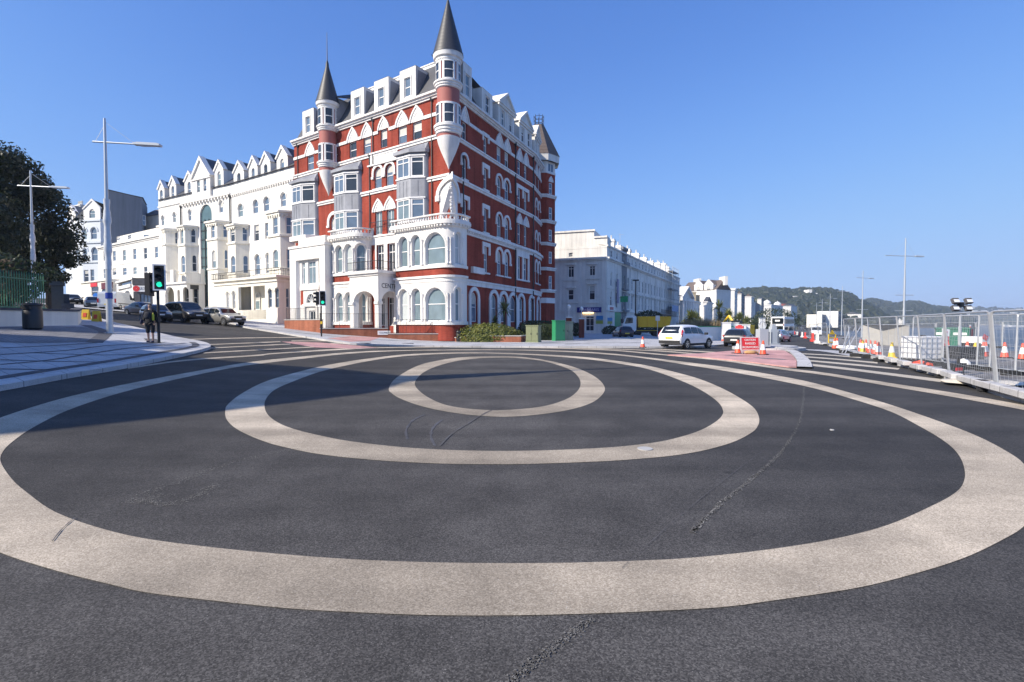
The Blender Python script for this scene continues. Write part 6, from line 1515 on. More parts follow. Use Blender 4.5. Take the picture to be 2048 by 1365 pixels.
def tipper():
    q = xy(1288, 76); t = thing('tipper_lorry', 'tipper lorry with white cab and long yellow skip body', 'lorry', (q.x, q.y, Hg(*q)), math.pi - .12)
    ye = mat('lorry yellow', (.85, .46, .01), .5, var=.12)
    b = MB(); A = [(-3.4, 1.35), (-3.75, 2.75), (1.0, 2.9), (.95, 1.35)]
    for s in (1.2,): 
        f = [b.p((x, s, z)) for x, z in A]; k = [b.p((x, -s, z)) for x, z in A]
        b.face(f[::-1]); b.face(k); 
        for i in range(4): b.face((f[i], f[(i + 1) % 4], k[(i + 1) % 4], k[i]))
    for x in (-2.8, -1.6, -.4, .7): b.box((x, 1.24, 2.1), (.12, .1, 1.4)); b.box((x, -1.24, 2.1), (.12, .1, 1.4))
    b.box((-1.3, 1.23, 2.84), (4.7, .12, .14)); b.box((-1.3, -1.23, 2.8), (4.7, .12, .14)); b.build('tipper_body', ye, t, local=True)
    b = MB(); pr = [(1.25, .75), (1.25, 2.9), (1.5, 3.05), (2.7, 2.95), (3.15, 1.9), (3.2, .6)]
    f = [b.p((x, 1.18, z)) for x, z in pr]; k = [b.p((x, -1.18, z)) for x, z in pr]; b.face(f[::-1]); b.face(k)
    for i in range(len(pr)): b.face((f[i], f[(i + 1) % len(pr)], k[(i + 1) % len(pr)], k[i]))
    b.build('cab', M['white_sheet'], t, local=True)
    for s in (1, -1):
        b = MB(); b.poly([(1.75, s * 1.19, 1.95), (2.95, s * 1.19, 1.85), (2.65, s * 1.19, 2.75), (1.75, s * 1.19, 2.75)][::s]); b.build('side_window', M['carglass'], t, local=True)
        b = MB(); b.box((3.2, s * 1.35, 2.3), (.15, .2, .6)); b.build('mirror', M['black'], t, local=True)
        for x in (-2.9, -1.6, 1.0, 2.3):
            T = Matrix(((1, 0, 0), (0, 0, s), (0, 1, 0))); g = MB(); g.lathe([(.05, .08), (.3, .12), (.5, .1), (.5, -.2)], (x, s * 1.08, .5), 18, M=T); g.build('wheel', M['tyre'], t, local=True)
    b = MB(); b.poly([(3.17, -1.05, 1.92), (3.17, 1.05, 1.92), (2.74, 1.0, 2.9), (2.74, -1.0, 2.9)]); b.build('windscreen', M['carglass'], t, local=True)
    b = MB(); b.box((-.3, 0, .85), (6.6, 1.6, .5)); b.box((.2, 1.0, .8), (1.2, .3, .5)); b.build('chassis', M['black'], t, local=True)
    b = MB(); b.box((-.3, 1.22, .85), (3.0, .05, .06)); b.box((-.3, -1.22, .85), (3.0, .05, .06)); b.build('side_guard', M['yellow'], t, local=True)
tipper()
def digger(px, z, label):
    q = xy(px, z); t = thing('excavator', label, 'excavator', (q.x, q.y, Hg(*q)), PD + .9)
    ye = M['yellow']; b = MB()
    for s in (.9, -.9): b.box((0, s, .4), (2.8, .5, .75))
    b.build('tracks', M['rubber'], t, local=True)
    b = MB(); b.box((-.3, 0, 1.3), (2.6, 2.0, 1.0)); b.box((-1.1, -.1, 1.9), (1.0, 1.8, .5)); b.build('house', ye, t, local=True)
    b = MB(); b.box((.4, .5, 2.2), (1.2, .95, 1.3)); b.build('cab', M['carglass'], t, local=True)
    b = MB(); b.tube((.8, -.3, 1.5), (2.6, -.3, 3.6), .2, n=6); b.tube((2.6, -.3, 3.6), (4.2, -.3, 2.0), .16, n=6); b.build('boom', ye, t, local=True)
    b = MB(); b.box((4.2, -.3, 1.6), (.6, .8, .7)); b.build('bucket', M['black'], t, local=True)
digger(1482, 78, 'yellow excavator working beyond the black hatchback')
for px, z, lb in ((1632, 118, 'white van parked among the works on the far promenade'), (1576, 150, 'white van far down the road beside the bus')):
    q = xy(px, z); van(lb, (q.x, q.y, Hg(*q)), PD + math.pi, col='far white van paint', c=(.75, .76, .77))
def gpath(pts, k=1): return Path([gp(x, y, .12).xy for x, y in pts])
def brick_wall(px, tops, label, cap='concrete', th=.3, base_drop=.4):
    P_ = gpath(px); c = P_.at(0); t = thing('garden_wall', label, 'wall', (c.x, c.y, Hg(*c)))
    b = MB(); k = MB()
    for i in range(len(px) - 1):
        h0 = Hg(*P_.p[i]) + .12; h1 = Hg(*P_.p[i + 1]) + .12; u0, u1 = P_.u[i], P_.u[i + 1]; top = tops[i]
        q = [(u0, min(h0, h1) - base_drop), (u1, min(h0, h1) - base_drop), (u1, top), (u0, top)]
        wall(b, P_, q, ()); b.poly([P_.P(u0, top), P_.P(u1, top), P_.P(u1, top, -th), P_.P(u0, top, -th)]); b.poly([P_.P(u1, top), P_.P(u1, h1 - .3), P_.P(u1, h1 - .3, -th), P_.P(u1, top, -th)]); b.poly([P_.P(u0, top, -th), P_.P(u1, top, -th), P_.P(u1, h1 - .5, -th), P_.P(u0, h0 - .5, -th)])
        course(k, P_, u0 - .03, u1 + .03, top + .004, top + .07, -th - .03, .04)
    b.build('brickwork', M['brick_low'], t); k.build('coping', M[cap], t)
    return t, P_
def railing(P_, u0, u1, h0, hgt, label, lh1=None, step=.13, off=-.15, group=None):
    lh1 = h0 if lh1 is None else lh1
    c = P_.P(u0, h0, off); t = thing('iron_railing', label, 'railing', c, 0, group); b = MB(); L = u1 - u0
    n = max(2, int(L / step))
    for i in range(n + 1):
        k = i / n; a = P_.P(u0 + L * k, h0 + (lh1 - h0) * k, off); big = i % 12 == 0
        b.tube(a, a + Vector((0, 0, hgt + (.05 if big else 0))), .022 if big else .011, n=4, cap=False)
    for dh in (.08, hgt): b.tube(P_.P(u0, h0 + dh, off), P_.P(u1, lh1 + dh, off), .018, n=4)
    b.build('bars', M['darkmetal'], t); return t
t1, W1 = brick_wall([(569, 657), (640, 666)], [2.02], 'left length of low orange brick wall with patched render below the entrance block')
railing(W1, .1, W1.L, 2.08, 1.05, 'black iron railing on the left low brick wall by the entrance block')
t2, W2 = brick_wall([(640, 667), (776, 676.6)], [1.25], 'middle length of low orange brick wall with a white street name plate')
railing(W2, 0, W2.L, 1.32, 1.25, 'black iron railing on the middle low brick wall before the columned porch')
t3, W3 = brick_wall([(776, 677), (898, 683.4), (921, 684.2)], [.78, .45], 'right length of low orange brick wall below the round corner bay')
railing(W3, 0, W3.u[1], .85, 1.2, 'black iron railing on the right low brick wall below the round bay')
b = MB(); u = W2.U(768); course(b, W2, u - .55, u + .55, .72, 1.08, 0, .03); np_ = b.build('name_plate', M['white_sheet'], t2)
d_ = (W2.p[1] - W2.p[0]).normalized(); text_mesh('COLUMBUS', .2, 'plate_lettering', M['pave_grey'], np_, tuple(W2.P(u, .9, .035)), (d_.x, d_.y, 0), (0, 0, 1), width=.8)
t4, W4 = brick_wall([(930, 684.2), (1042, 685), (1064, 682)], [.62, .62], 'brick planter wall holding the clipped golden hedge at the hotel corner')
for px in (655, 700): pass
def leaf_blob(name, label, cat, c, r, n, size, m, seed=1, group=None, flat=.9, parent=None, local=False, top=None):
    rnd = random.Random(seed); b = MB()
    for i in range(n):
        th = rnd.uniform(0, 2 * math.pi); z = rnd.uniform(-.75, 1); rr = math.sqrt(max(0, 1 - z * z)); k = rnd.uniform(.86, 1.04) + .06 * math.sin(th * 5 + z * 6)
        p = Vector((c[0] + r[0] * rr * math.cos(th) * k, c[1] + r[1] * rr * math.sin(th) * k, c[2] + r[2] * z * k))
        if top and p.z > top: p.z = top + rnd.uniform(-.06, .05)
        nrm = (Vector((math.cos(th) * rr, math.sin(th) * rr, z)) + Vector((rnd.gauss(0, .5), rnd.gauss(0, .5), rnd.gauss(0, .5)))).normalized()
        a = nrm.orthogonal().normalized() * size * rnd.uniform(.6, 1.3); bb = nrm.cross(a.normalized()) * size * rnd.uniform(.5, 1.0)
        b.poly([p - a, p - bb * .6, p + a, p + bb * .6])
    return b
M['hedge_gold'] = leaf_mat('golden hedge leaves', (.10, .13, .02), (.22, .22, .04), 2)
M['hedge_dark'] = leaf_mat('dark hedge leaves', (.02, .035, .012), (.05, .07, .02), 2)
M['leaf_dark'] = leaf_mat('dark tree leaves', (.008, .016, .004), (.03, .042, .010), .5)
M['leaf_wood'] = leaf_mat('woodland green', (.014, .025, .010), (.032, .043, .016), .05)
M['palm'] = leaf_mat('palm blades', (.10, .14, .035), (.26, .26, .08), 1.5)
M['dry'] = leaf_mat('dry grass', (.28, .2, .09), (.42, .33, .18), 1)
M['bark'] = mat('bark', (.09, .07, .05), .9, var=.3, scale=8)
c = W4.P(W4.u[1] * .48, 0, -1.1); c.z = .35
t = thing('clipped_hedge', 'rounded golden green clipped hedge above the brick planter', 'hedge', c)
leaf_blob('', '', '', c, (3.0, 1.5, 1.35), 9000, .085, None, 3).build('foliage', M['hedge_gold'], t)
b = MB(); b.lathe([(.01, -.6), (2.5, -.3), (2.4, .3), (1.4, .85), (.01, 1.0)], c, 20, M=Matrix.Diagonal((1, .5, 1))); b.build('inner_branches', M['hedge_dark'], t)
c = Vector((*xy(1075, 50), .9)); t = thing('clipped_hedge', 'dark green square clipped hedge beside the green cabinets', 'hedge', c)
leaf_blob('', '', '', c, (2.0, 1.6, 1.3), 6000, .085, None, 4, top=1.95).build('foliage', M['hedge_dark'], t)
b = MB(); b.box((c.x, c.y, .7), (3.2, 2.4, 2.0)); b.build('inner_branches', M['hedge_dark'], t)
def cordyline(name, label, loc, h, r, heads=1, n=90, seed=1, group=None, blade=.045):
    rnd = random.Random(seed); t = thing(name, label, 'palm', loc, 0, group); loc = Vector(loc)
    b = MB(); tips = []
    for k in range(heads):
        o = Vector((rnd.uniform(-.35, .35), rnd.uniform(-.35, .35), 0)) * (heads - 1) * .8; hh = h * rnd.uniform(.75, 1.0) if heads > 1 else h
        m_ = loc + o * .35 + Vector((0, 0, hh * .55)); e = loc + o + Vector((0, 0, hh)); b.tube(loc, m_, .16, .12, 7); b.tube(m_, e, .12, .09, 7); tips.append(e)
    b.build('trunk', M['bark'], t)
    for e in tips:
        f = MB()
        for i in range(n):
            az = rnd.uniform(0, 2 * math.pi); el = rnd.uniform(-.5, 1.35); L = r * rnd.uniform(.75, 1.1)
            d = Vector((math.cos(az) * math.cos(el), math.sin(az) * math.cos(el), math.sin(el))); s = Vector((-math.sin(az), math.cos(az), 0)) * blade
            p0 = e; p1 = e + d * L * .55 + Vector((0, 0, -.04 * L)); p2 = e + d * L + Vector((0, 0, -.3 * L * math.cos(el)))
            f.poly([p0 - s * .5, p0 + s * .5, p1 + s, p1 - s]); f.poly([p1 - s, p1 + s, p2])
        f.build('crown', M['palm'], t)
    return t
cordyline('cabbage_palm', 'spiky cabbage palm behind the golden hedge by the hotel', (*xy(1009, 52), .1), 3.0, 1.35, 1, 130, 2)
cordyline('cabbage_palm', 'small spiky cabbage palm low beside the hotel arches', (*xy(990, 53.5), .1), 1.8, .8, 1, 70, 5)
def cabinet(label, px, py, w, d, h, rz, m, doors=2):
    q = gp(px, py, .12); t = thing('utility_cabinet', label, 'cabinet', q, rz); b = MB(); b.box((0, 0, h / 2), (w, d, h)); b.box((0, 0, h - .03), (w + .08, d + .08, .07)); b.box((0, 0, .05), (w + .05, d + .05, .1)); b.build('body', m, t, local=True)
    for k in range(doors):
        g = MB(); g.box(((k - (doors - 1) / 2) * w / doors, -d / 2 - .005, h * .5), (w / doors - .06, .025, h - .3)); dr_ = g.build('door', m, t, local=True)
        g = MB(); g.box(((k - (doors - 1) / 2) * w / doors + w / doors * .35, -d / 2 - .03, h * .5), (.04, .04, .16)); g.build('handle', M['darkmetal'], dr_, local=True)
cabinet('olive green utility cabinet on the pavement by the brick planter', 1067, 685, 1.15, .6, 1.45, -.5, mat('olive cabinet paint', (.17, .19, .10), .5, var=.15))
cabinet('bright green utility cabinet beside the dark hedge', 1117, 682, 1.0, .7, 1.9, .4, mat('green cabinet paint', (.03, .24, .11), .45, var=.12), 1)
cabinet('faded grey green utility cabinet next to the brick pillar', 1132, 681, 1.1, .8, 1.8, .4, mat('faded green paint', (.16, .2, .17), .6, var=.25))
for k, (px, h, lb) in enumerate(((1137.5, 2.2, 'brick gate pillar beside the faded green cabinet'), (1163, 2.1, 'brick gate pillar before the terrace doorway'))):
    q = gp(px, 676 if k else 678, .12); t = thing('gate_pillar', lb, 'pillar', q); b = MB(); b.box((0, 0, h / 2), (.55, .55, h)); b.build('shaft', M['brick'], t, local=True)
    b = MB(); b.box((0, 0, h + .06), (.7, .7, .12)); b.build('cap', M['stone'], t, local=True)
    b = MB(); b.tube((0, 0, h + .1), (0, 0, h + 1.0), .03, n=6); b.lathe([(.03, h + .95), (.18, h + 1.1), (.2, h + 1.25), (.1, h + 1.4), (.01, h + 1.42)], (0, 0, 0), 12); b.build('lantern', M['white_sheet'], t, local=True)
    if k == 0:
        pass
c = Vector((*xy(1150, 62), .9)); t = thing('shrub', 'dark leafy shrub between the two brick gate pillars', 'shrub', c); leaf_blob('', '', '', c, (1.0, .8, .9), 1500, .12, None, 8).build('foliage', M['hedge_dark'], t)
c = Vector((*xy(1221, 79), .6)); t = thing('shrub', 'low dark shrub at the foot of the terrace corner', 'shrub', c); leaf_blob('', '', '', c, (1.3, .8, .8), 1500, .12, None, 9).build('foliage', M['hedge_dark'], t)
c = Vector((*xy(1297, 92), 2.2)); t = thing('shrub', 'dark bush rising behind the yellow lorry body', 'shrub', c); leaf_blob('', '', '', c, (2.9, 2.0, 1.9), 2500, .2, None, 10).build('foliage', M['hedge_dark'], t)
def litter_bin(label, px, py, h=.95, w=.5, m='darkmetal', dz=.12):
    q = gp(px, py, dz); t = thing('litter_bin', label, 'bin', q); b = MB(); b.lathe([(w * .42, 0), (w * .5, .06), (w * .5, h * .72), (w * .46, h * .76), (w * .46, h * .9), (w * .54, h * .92), (w * .5, h), (.01, h + .02)], (0, 0, 0), 18); b.build('body', M[m], t, local=True)
    b = MB(); b.box((0, -w * .46, h * .82), (w * .6, .1, h * .1)); b.build('slot', M['black'], t, local=True)
litter_bin('black litter bin at the end of the low brick wall by the hotel', 918, 684)
litter_bin('dark litter bin against the cream wall on the left', 66, 659, 1.25, .75, dz=.13)
def signal_head(parent, M4, lit=None, face='black'):
    b = MB(); b.box((0, 0, 0), (.34, .22, .98)); hd = b.build('signal_head', M['black'], parent, local=True); hd.matrix_local = M4
    g = MB(); 
    for x0, x1, z0, z1 in ((-.25, .25, .52, .58), (-.25, .25, -.58, -.52), (-.25, -.19, -.52, .52), (.19, .25, -.52, .52)): g.box(((x0 + x1) / 2, -.1, (z0 + z1) / 2), (x1 - x0, .02, z1 - z0))
    bb = MB(); bb.box((0, -.09, 0), (.38, .02, 1.04)); bb.build('backing', M['black'], hd, local=True)
    if face == 'white': g.build('white_border', M['white_sheet'], hd, local=True)
    for k, z in enumerate((.31, 0, -.31)):
        T = Matrix(((1, 0, 0), (0, 0, -1), (0, 1, 0)))
        l_ = MB(); l_.lathe([(.115, .11), (.07, .14), (.01, .15)], (0, 0, z), 16, M=T); mm = M['green_lamp'] if lit == k else M['black']; l_.build('lamp', mm, hd, local=True)
        v = MB(); v.lathe([(.13, .11), (.135, .30)], (0, 0, z), 14, -.2, math.pi + .2, M=T); v.build('visor', M['black'], hd, local=True)
    return hd
M['green_lamp'] = mat('lit green signal', (.02, .75, .45), .3, emit=.9)
def traffic_light(label, px, py, h, dz, boxes, heads):
    q = gp(px, py, dz); t = thing('traffic_light', label, 'traffic light', q); b = MB(); b.tube((0, 0, -.05), (0, 0, h), .057, n=10); b.lathe([(.057, h), (.03, h + .05), (.01, h + .06)], (0, 0, 0), 10); b.build('pole', M['black'], t, local=True)
    for x, z, rz, lit, face in heads: signal_head(t, Matrix.Translation((x, -.02, z)) @ Matrix.Rotation(rz, 4, 'Z'), lit, face)
    for z, m, w in boxes: b = MB(); b.box((.05, -.1, z), (w, .14, .2)); b.build('push_button', M[m], t, local=True)
traffic_light('traffic signal showing green with a pedestrian waiting beside it', 318, 686.5, 3.35, .12, [(1.05, 'black', .12)], [(.12, 2.9, .35, 2, 'white'), (-.35, 2.6, 1.7, None, 'black')])
traffic_light('traffic signal showing green on the pavement before the hotel', 643, 673.5, 3.3, .12, [(1.05, 'yellow', .13)], [(.14, 2.9, .25, 2, 'white'), (-.24, 2.9, -.9, None, 'black')])
def street_lamp(label, loc, h, rz, group, arms=(), wrap=False, armL=2.5, back=.75, hz=None):
    t = thing('street_lamp', label, 'street lamp', loc, rz, group); hz = hz or h * .89
    b = MB(); b.tube((0, 0, -.05), (0, 0, h * .32), .15, .13, 12); b.tube((0, 0, h * .32), (0, 0, h * .62), .115, .10, 12); b.tube((0, 0, h * .62), (0, 0, h), .085, .055, 10); b.lathe([(.26, 0), (.26, .03), (.14, .04)], (0, 0, 0), 14)
    b.build('mast', M['lamp'], t, local=True)
    b = MB(); b.tube((-back, 0, hz + .06), (armL * .62, 0, hz - .03), .045, .04, 8); b.build('cross_arm', M['lamp'], t, local=True)
    b = MB(); b.box((armL * .84, 0, hz - .05), (armL * .52, .30, .10), M=Matrix.Rotation(.04, 3, 'Y')); b.box((armL * .84, 0, hz - .0), (armL * .42, .2, .08), M=Matrix.Rotation(.04, 3, 'Y')); lm = b.build('luminaire', M['lamp'], t, local=True)
    b = MB(); b.box((armL * .88, 0, hz - .115), (armL * .36, .22, .02)); b.build('lens', M['clearlamp'], lm, local=True)
    b = MB(); b.tube((0, 0, h * .985), (armL * .58, 0, hz), .009, n=4); b.tube((0, 0, h * .97), (-back * .8, 0, hz + .06), .009, n=4); b.build('stay_wire', M['galv'], t, local=True)
    for z in arms: b = MB(); b.tube((-1.1, 0, z), (1.1, 0, z), .04, n=6); b.build('banner_arm', M['lamp'], t, local=True)
    if wrap:
        rnd = random.Random(4); b = MB(); z = h * .30; prof = []
        while z < h * .63: prof.append((rnd.uniform(.13, .19) * (1 if z < h * .55 else .85), z)); z += .16
        b.lathe(prof, (0, 0, 0), 9, smooth=True); b.build('plastic_wrap', mat('clear plastic wrap', (.6, .63, .66), .25, var=.15, scale=6), t, local=True)
        b = MB(); b.lathe([(.158, 1.75), (.158, 2.05)], (0, 0, 0), 14); b.build('blue_band', mat('blue tape band', (.02, .05, .3), .4), t, local=True)
    return t
q = gp(220, 667, .12); ztop = CH + (YHOR - 243) * q.y / FPX
street_lamp('tall grey street lamp wrapped in plastic on the left pavement corner', q, ztop - q.z, .05, None, wrap=True, armL=2.45, back=.6, hz=ztop - q.z - (291 - 243) * q.y / FPX)
q = place(70, 41); street_lamp('tall grey street lamp rising in front of the big tree', q, CH + (YHOR - 345) * 41 / FPX - q.z, .05, None, wrap=True, armL=2.6, back=1.0)
words = ('nearest', 'second nearest', 'third', 'fourth', 'fifth', 'farthest')
for k in range(6):
    z = 62 + 33 * k; q = Vector((47.4 + .53 * 33 * k, z, -.6)); q.z = Hg(q.x, q.y)
    street_lamp(f'pale promenade lamp with banner arms, {words[k]} along the sea side works', q, 12.4 if k else 12.0 - q.z, .1 if k else .0, 'lamps along the sea side', arms=(5.6, 3.7) if k < 1 else (5.2,), armL=2.0, back=2.4 if k == 0 else 1.3, hz=10.3 if k == 0 else 11.0)
for px, py, ztop_, z, lb in ((1271, 0, 562, 82, 'black lamp post in front of the terrace front'), (1359.5, 0, 592, 140, 'black lamp post at the far end of the terrace')):
    q = place(px, z); h = CH + (YHOR - ztop_) * z / FPX - q.z; t = thing('lamp_post', lb, 'lamp post', q); b = MB(); b.tube((0, 0, 0), (0, 0, h), .13, .09, 8); b.build('post', M['darkmetal'], t, local=True); b = MB(); b.box((0, 0, h + .05), (.9, .4, .2)); b.build('lantern', M['black'], t, local=True)
for px, z, h, lb in ((1521, 70, 3.0, 'left of two slim white posts behind the grey pillars'), (1527, 70, 3.0, 'right of two slim white posts behind the grey pillars')):
    q = place(px, z); t = thing('white_post', lb, 'post', q); b = MB(); b.box((0, 0, h / 2), (.32, .32, h)); b.build('shaft', M['white_sheet'], t, local=True); b = MB(); b.box((0, 0, h), (.4, .4, .1)); b.box((0, 0, .05), (.5, .5, .1)); b.build('cap', M['galv'], t, local=True)
q = place(1315, 60); t = thing('sign_post', 'thin grey sign post with small plate behind the white SUV', 'sign', q); b = MB(); b.tube((0, 0, 0), (0, 0, 2.6), .04, n=6); b.build('post', M['galv'], t, local=True); b = MB(); b.box((0, -.05, 2.5), (.5, .03, .6)); b.build('plate', M['galv'], t, local=True)
q = place(257, 68); t = thing('round_sign', 'round grey backed road sign on a thin post by the white van', 'sign', q); b = MB(); b.tube((0, 0, 0), (0, 0, 2.4), .04, n=6); b.build('post', M['galv'], t, local=True); b = MB(); b.lathe([(.3, -.01), (.3, .01), (.01, .012)], (0, -.06, 2.3), 18, M=Matrix(((1, 0, 0), (0, 0, -1), (0, 1, 0)))); b.build('plate', M['greywall'], t, local=True)
def emblem(parent, x, z, r, m):
    b = MB(); T = Matrix(((1, 0, 0), (0, 0, -1), (0, 1, 0)))
    b.lathe([(r * .9, -.03), (r, -.03), (r, .03), (r * .9, .03), (r * .9, -.03)], (x, 0, z), 28, M=T)
    for k in range(3):
        a = math.pi / 2 + k * 2 * math.pi / 3; c = Vector((x + math.cos(a) * r * .42, 0, z + math.sin(a) * r * .42))
        p = [c + Vector((math.cos(a + s) * r * .55, 0, math.sin(a + s) * r * .55)) for s in [-1.9 + 3.8 * i / 10 for i in range(11)]]; b.path(p, r * .06, 5)
    b.build('ring_emblem', m, parent, local=True)
PG = mat('pale grey pillar paint', (.42, .45, .48), .45, var=.05); PD_ = mat('dark grey panel', (.14, .16, .2), .4)
for px, py, lb, em in ((1524, 702, 'grey square pillar topped by a ringed three arm emblem', 1), (1545, 697, 'grey square pillar with dark side panels beside the emblem pillar', 0)):
    q = gp(px, py); q.z = Hg(q.x, q.y) + .28; t = thing('gateway_pillar', lb, 'pillar', q, .1); h = 1.15
    b = MB(); b.box((0, 0, h / 2), (.62, .5, h)); b.build('shaft', PG, t, local=True)
    if em: emblem(t, 0, h + .24, .27, PG)
    else:
        b = MB(); b.box((0, 0, h + .1), (.4, .4, .2)); b.box((0, 0, h + .28), (.28, .3, .2)); b.build('cap', PG, t, local=True)
        for s in (-1, 1): b = MB(); b.box((s * .26, -.255, h * .42), (.09, .02, h * .8)); b.build('side_panel', PD_, t, local=True)
    b = MB(); b.box((.3, -.1, h * .45), (.08, .4, h * .8)); b.build('dark_panel', PD_, t, local=True)
    b = MB(); b.box((0, 0, .05), (.8, .66, .1)); b.build('base', PG, t, local=True)
q = gp(1500, 708, .05); t = thing('roadworks_sign', 'red roadworks board on a metal frame between two cones', 'sign', q, .08)
Z = Matrix.Rotation(-.14, 3, 'X')
b = MB(); b.box((0, .0, .56), (1.13, .025, .74), M=Z); bd = b.build('board', M['red'], t, local=True)
b = MB()
for c, d in (((0, -.016, .91), (1.16, .01, .03)), ((0, -.016, .21), (1.16, .01, .03)), ((-.56, -.016, .56), (.03, .01, .7)), ((.56, -.016, .56), (.03, .01, .7))):
    b.box(Z @ (Vector(c) - Vector((0, 0, .56))) + Vector((0, 0, .56)), d, M=Z)
b.build('white_edge', M['white_sheet'], bd, local=True)
for txt, z, w in (('CAUTION', .76, .62), ('RAISED', .56, .58), ('IRONWORKS', .35, .9)):
    o_ = Z @ Vector((0, -.02, z - .56)) + Vector((0, 0, .56)); text_mesh(txt, .17, 'sign_lettering', M['white_sheet'], bd, tuple(o_), (1, 0, 0), tuple(Z @ Vector((0, 0, 1))), local=True, width=w)
b = MB()
for s in (-.5, .5): b.tube((s, -.1, 0), (s, .04, .9), .018, n=6); b.tube((s, .45, 0), (s, .06, .85), .018, n=6)
b.build('frame_legs', M['galv'], t, local=True)
def sandbag(label, loc, rz, s=(.35, .18, .09), m='dry'):
    t = thing('sandbag', label, 'sandbag', loc, rz); b = MB(); b.lathe([(.01, -.0), (.7, .02), (1, .4), (.95, .8), (.6, 1.05), (.01, 1.1)], (0, 0, 0), 14, M=Matrix.Diagonal((s[0], s[1], s[2] * 2)))
    rnd = random.Random(int(loc[0] * 10)); 
    b.v = [(x * (1 + rnd.uniform(-.08, .08)), y * (1 + rnd.uniform(-.1, .1)), z) for x, y, z in b.v]; b.build('sack', M[m], t, local=True)
    b = MB(); b.tube((s[0] * .9, 0, s[2]), (s[0] * 1.25, .03, s[2] * .8), .04, .07, 7); b.build('tied_neck', M[m], t, local=True)
M['sandbag'] = mat('tan sandbag', (.5, .32, .14), .9, var=.15)
sandbag('tan sandbag weighing down the red roadworks board', Vector((q.x - .1, q.y - .25, q.z)), .1, m='sandbag')
def make_cone(body, sleeve, h=.75):
    t = thing('traffic_cone', '', 'traffic cone', (0, 0, 0)); k = h / .75
    b = MB(); b.lathe([(.185 * k, .03), (.16 * k, .06), (.045 * k, .74 * k), (.03 * k, .75 * k)], (0, 0, 0), 16); b.build('cone', M[body], t, local=True)
    b = MB(); b.box((0, 0, .02), (.46 * k, .46 * k, .045)); b.build('base', M[body if body == 'yellow' else 'rubber'], t, local=True)
    b = MB(); f = lambda z: .16 * k - (.115 * k) * (z / k - .06) / .68 + .004; b.lathe([(f(.26 * k), .26 * k), (f(.55 * k), .55 * k)], (0, 0, 0), 16); b.build('sleeve', M[sleeve], t, local=True)
    return t
cones = {'o': make_cone('orange', 'white_sheet'), 'y': make_cone('yellow', 'white_sheet')}
used = set()
def cone(k, px, py, label, dz=0, s=1.0):
    q = gp(px, py, dz); src = cones[k]
    if k in used: c = copy_tree(src)
    else: c = src; used.add(k)
    c.location = q; c.scale = (s, s, s); c['label'] = label; c['category'] = 'traffic cone'; c['group'] = 'traffic cones'; c.rotation_euler = (0, 0, random.uniform(0, 1.5))
cone('o', 1475.5, 707.5, 'red and white cone at the left end of the red roadworks board', .05)
cone('o', 1526, 710, 'red and white cone at the right end of the red roadworks board', .05)
cone('o', 1285.5, 695.5, 'red and white cone standing alone at the kerb left of the white SUV', .12, .95)
cone('o', 637.5, 663, 'red and white cone at the end of the brick wall behind the traffic signal', .12, .95)
cone('o', 1446, 683, 'red and white cone on the pavement behind the white SUV', .1)
for k, px, py, lb in (('o', 1669, 698, 'cone by the kerb in front of the yellow site sign'), ('o', 1674, 697, 'cone half hidden behind the one by the yellow site sign'),
    ('o', 1721, 704, 'leftmost cone of the cluster behind the first fence panels'), ('y', 1725.5, 706, 'yellow cone within the cluster behind the first fence panels'), ('o', 1731.5, 704, 'cone just right of the clustered yellow cone'),
    ('o', 1740, 707, 'cone between two leaning fence poles beside the cluster'), ('o', 1750, 709, 'cone at the back of the cluster by the fence'), ('o', 1756.5, 714.5, 'front right cone of the cluster by the fence'),
    ('y', 1783.5, 716, 'yellow cone standing alone left of the white liquid tank'), ('o', 1895, 712, 'cone below the red and white site sign'), ('o', 1934, 713, 'cone left of the yellow cone before the generator'),
    ('y', 1950, 717, 'yellow cone before the white generator'), ('o', 1966.5, 714.5, 'left cone of a touching pair on the works'), ('o', 1971, 714, 'right cone of a touching pair on the works'),
    ('o', 2009, 716, 'cone behind the big leaning fence pole on the right'), ('o', 2045, 719.5, 'cone at the right edge of the view')): cone(k, px, py, lb, .03)
M['barrier_r'] = mat('red barrier plastic', (.7, .06, .05), .5); 
for k, (px, py, m) in enumerate(((1589, 670, 'r'), (1594, 671.5, 'w'), (1599, 673, 'r'), (1604, 675, 'w'), (1610, 677, 'r'), (1625, 683.5, 'r'), (1634, 687, 'w'))):
    q = gp(px, py); t = thing('road_barrier', f'low {"red" if m == "r" else "white"} plastic barrier {("at the far end of the row", "behind the far red one", "in the middle of the far row", "near the row centre", "closest of the far row", "leaning at the kerb end", "nearest the yellow site sign")[k]}', 'barrier', q, PD, 'barriers along the kerb')
    b = MB(); b.prism([(-.9, -.25), (.9, -.25), (.9, .25), (-.9, .25)], 0, .25); b.prism([(-.88, -.1), (.88, -.1), (.88, .1), (-.88, .1)], .25, 1.0); b.build('barrier_body', M['barrier_r'] if m == 'r' else M['white_sheet'], t, local=True)
    b = MB(); b.box((0, -.106, .7), (1.4, .012, .25)); b.build('panel', M['white_sheet'] if m == 'r' else M['barrier_r'], t, local=True)
for px, py, lb in ((172, 643, 'yellow folding floor sign farther up by the gate wall'), (193.5, 647, 'yellow folding floor sign nearer the lamp post')):
    q = gp(px, py); t = thing('folding_sign', lb, 'warning sign', q, .3); 
    for s in (-1, 1): b = MB(); b.box((0, s * .16, .42), (.42, .025, .86), M=Matrix.Rotation(s * .3, 3, 'X')); pn = b.build('panel', M['orange' if 0 else 'yellow'], t, local=True); b = MB(); b.box((0, s * .175 , .45), (.2, .02, .3), M=Matrix.Rotation(s * .3, 3, 'X')); b.build('mark', M['orange'], pn, local=True)
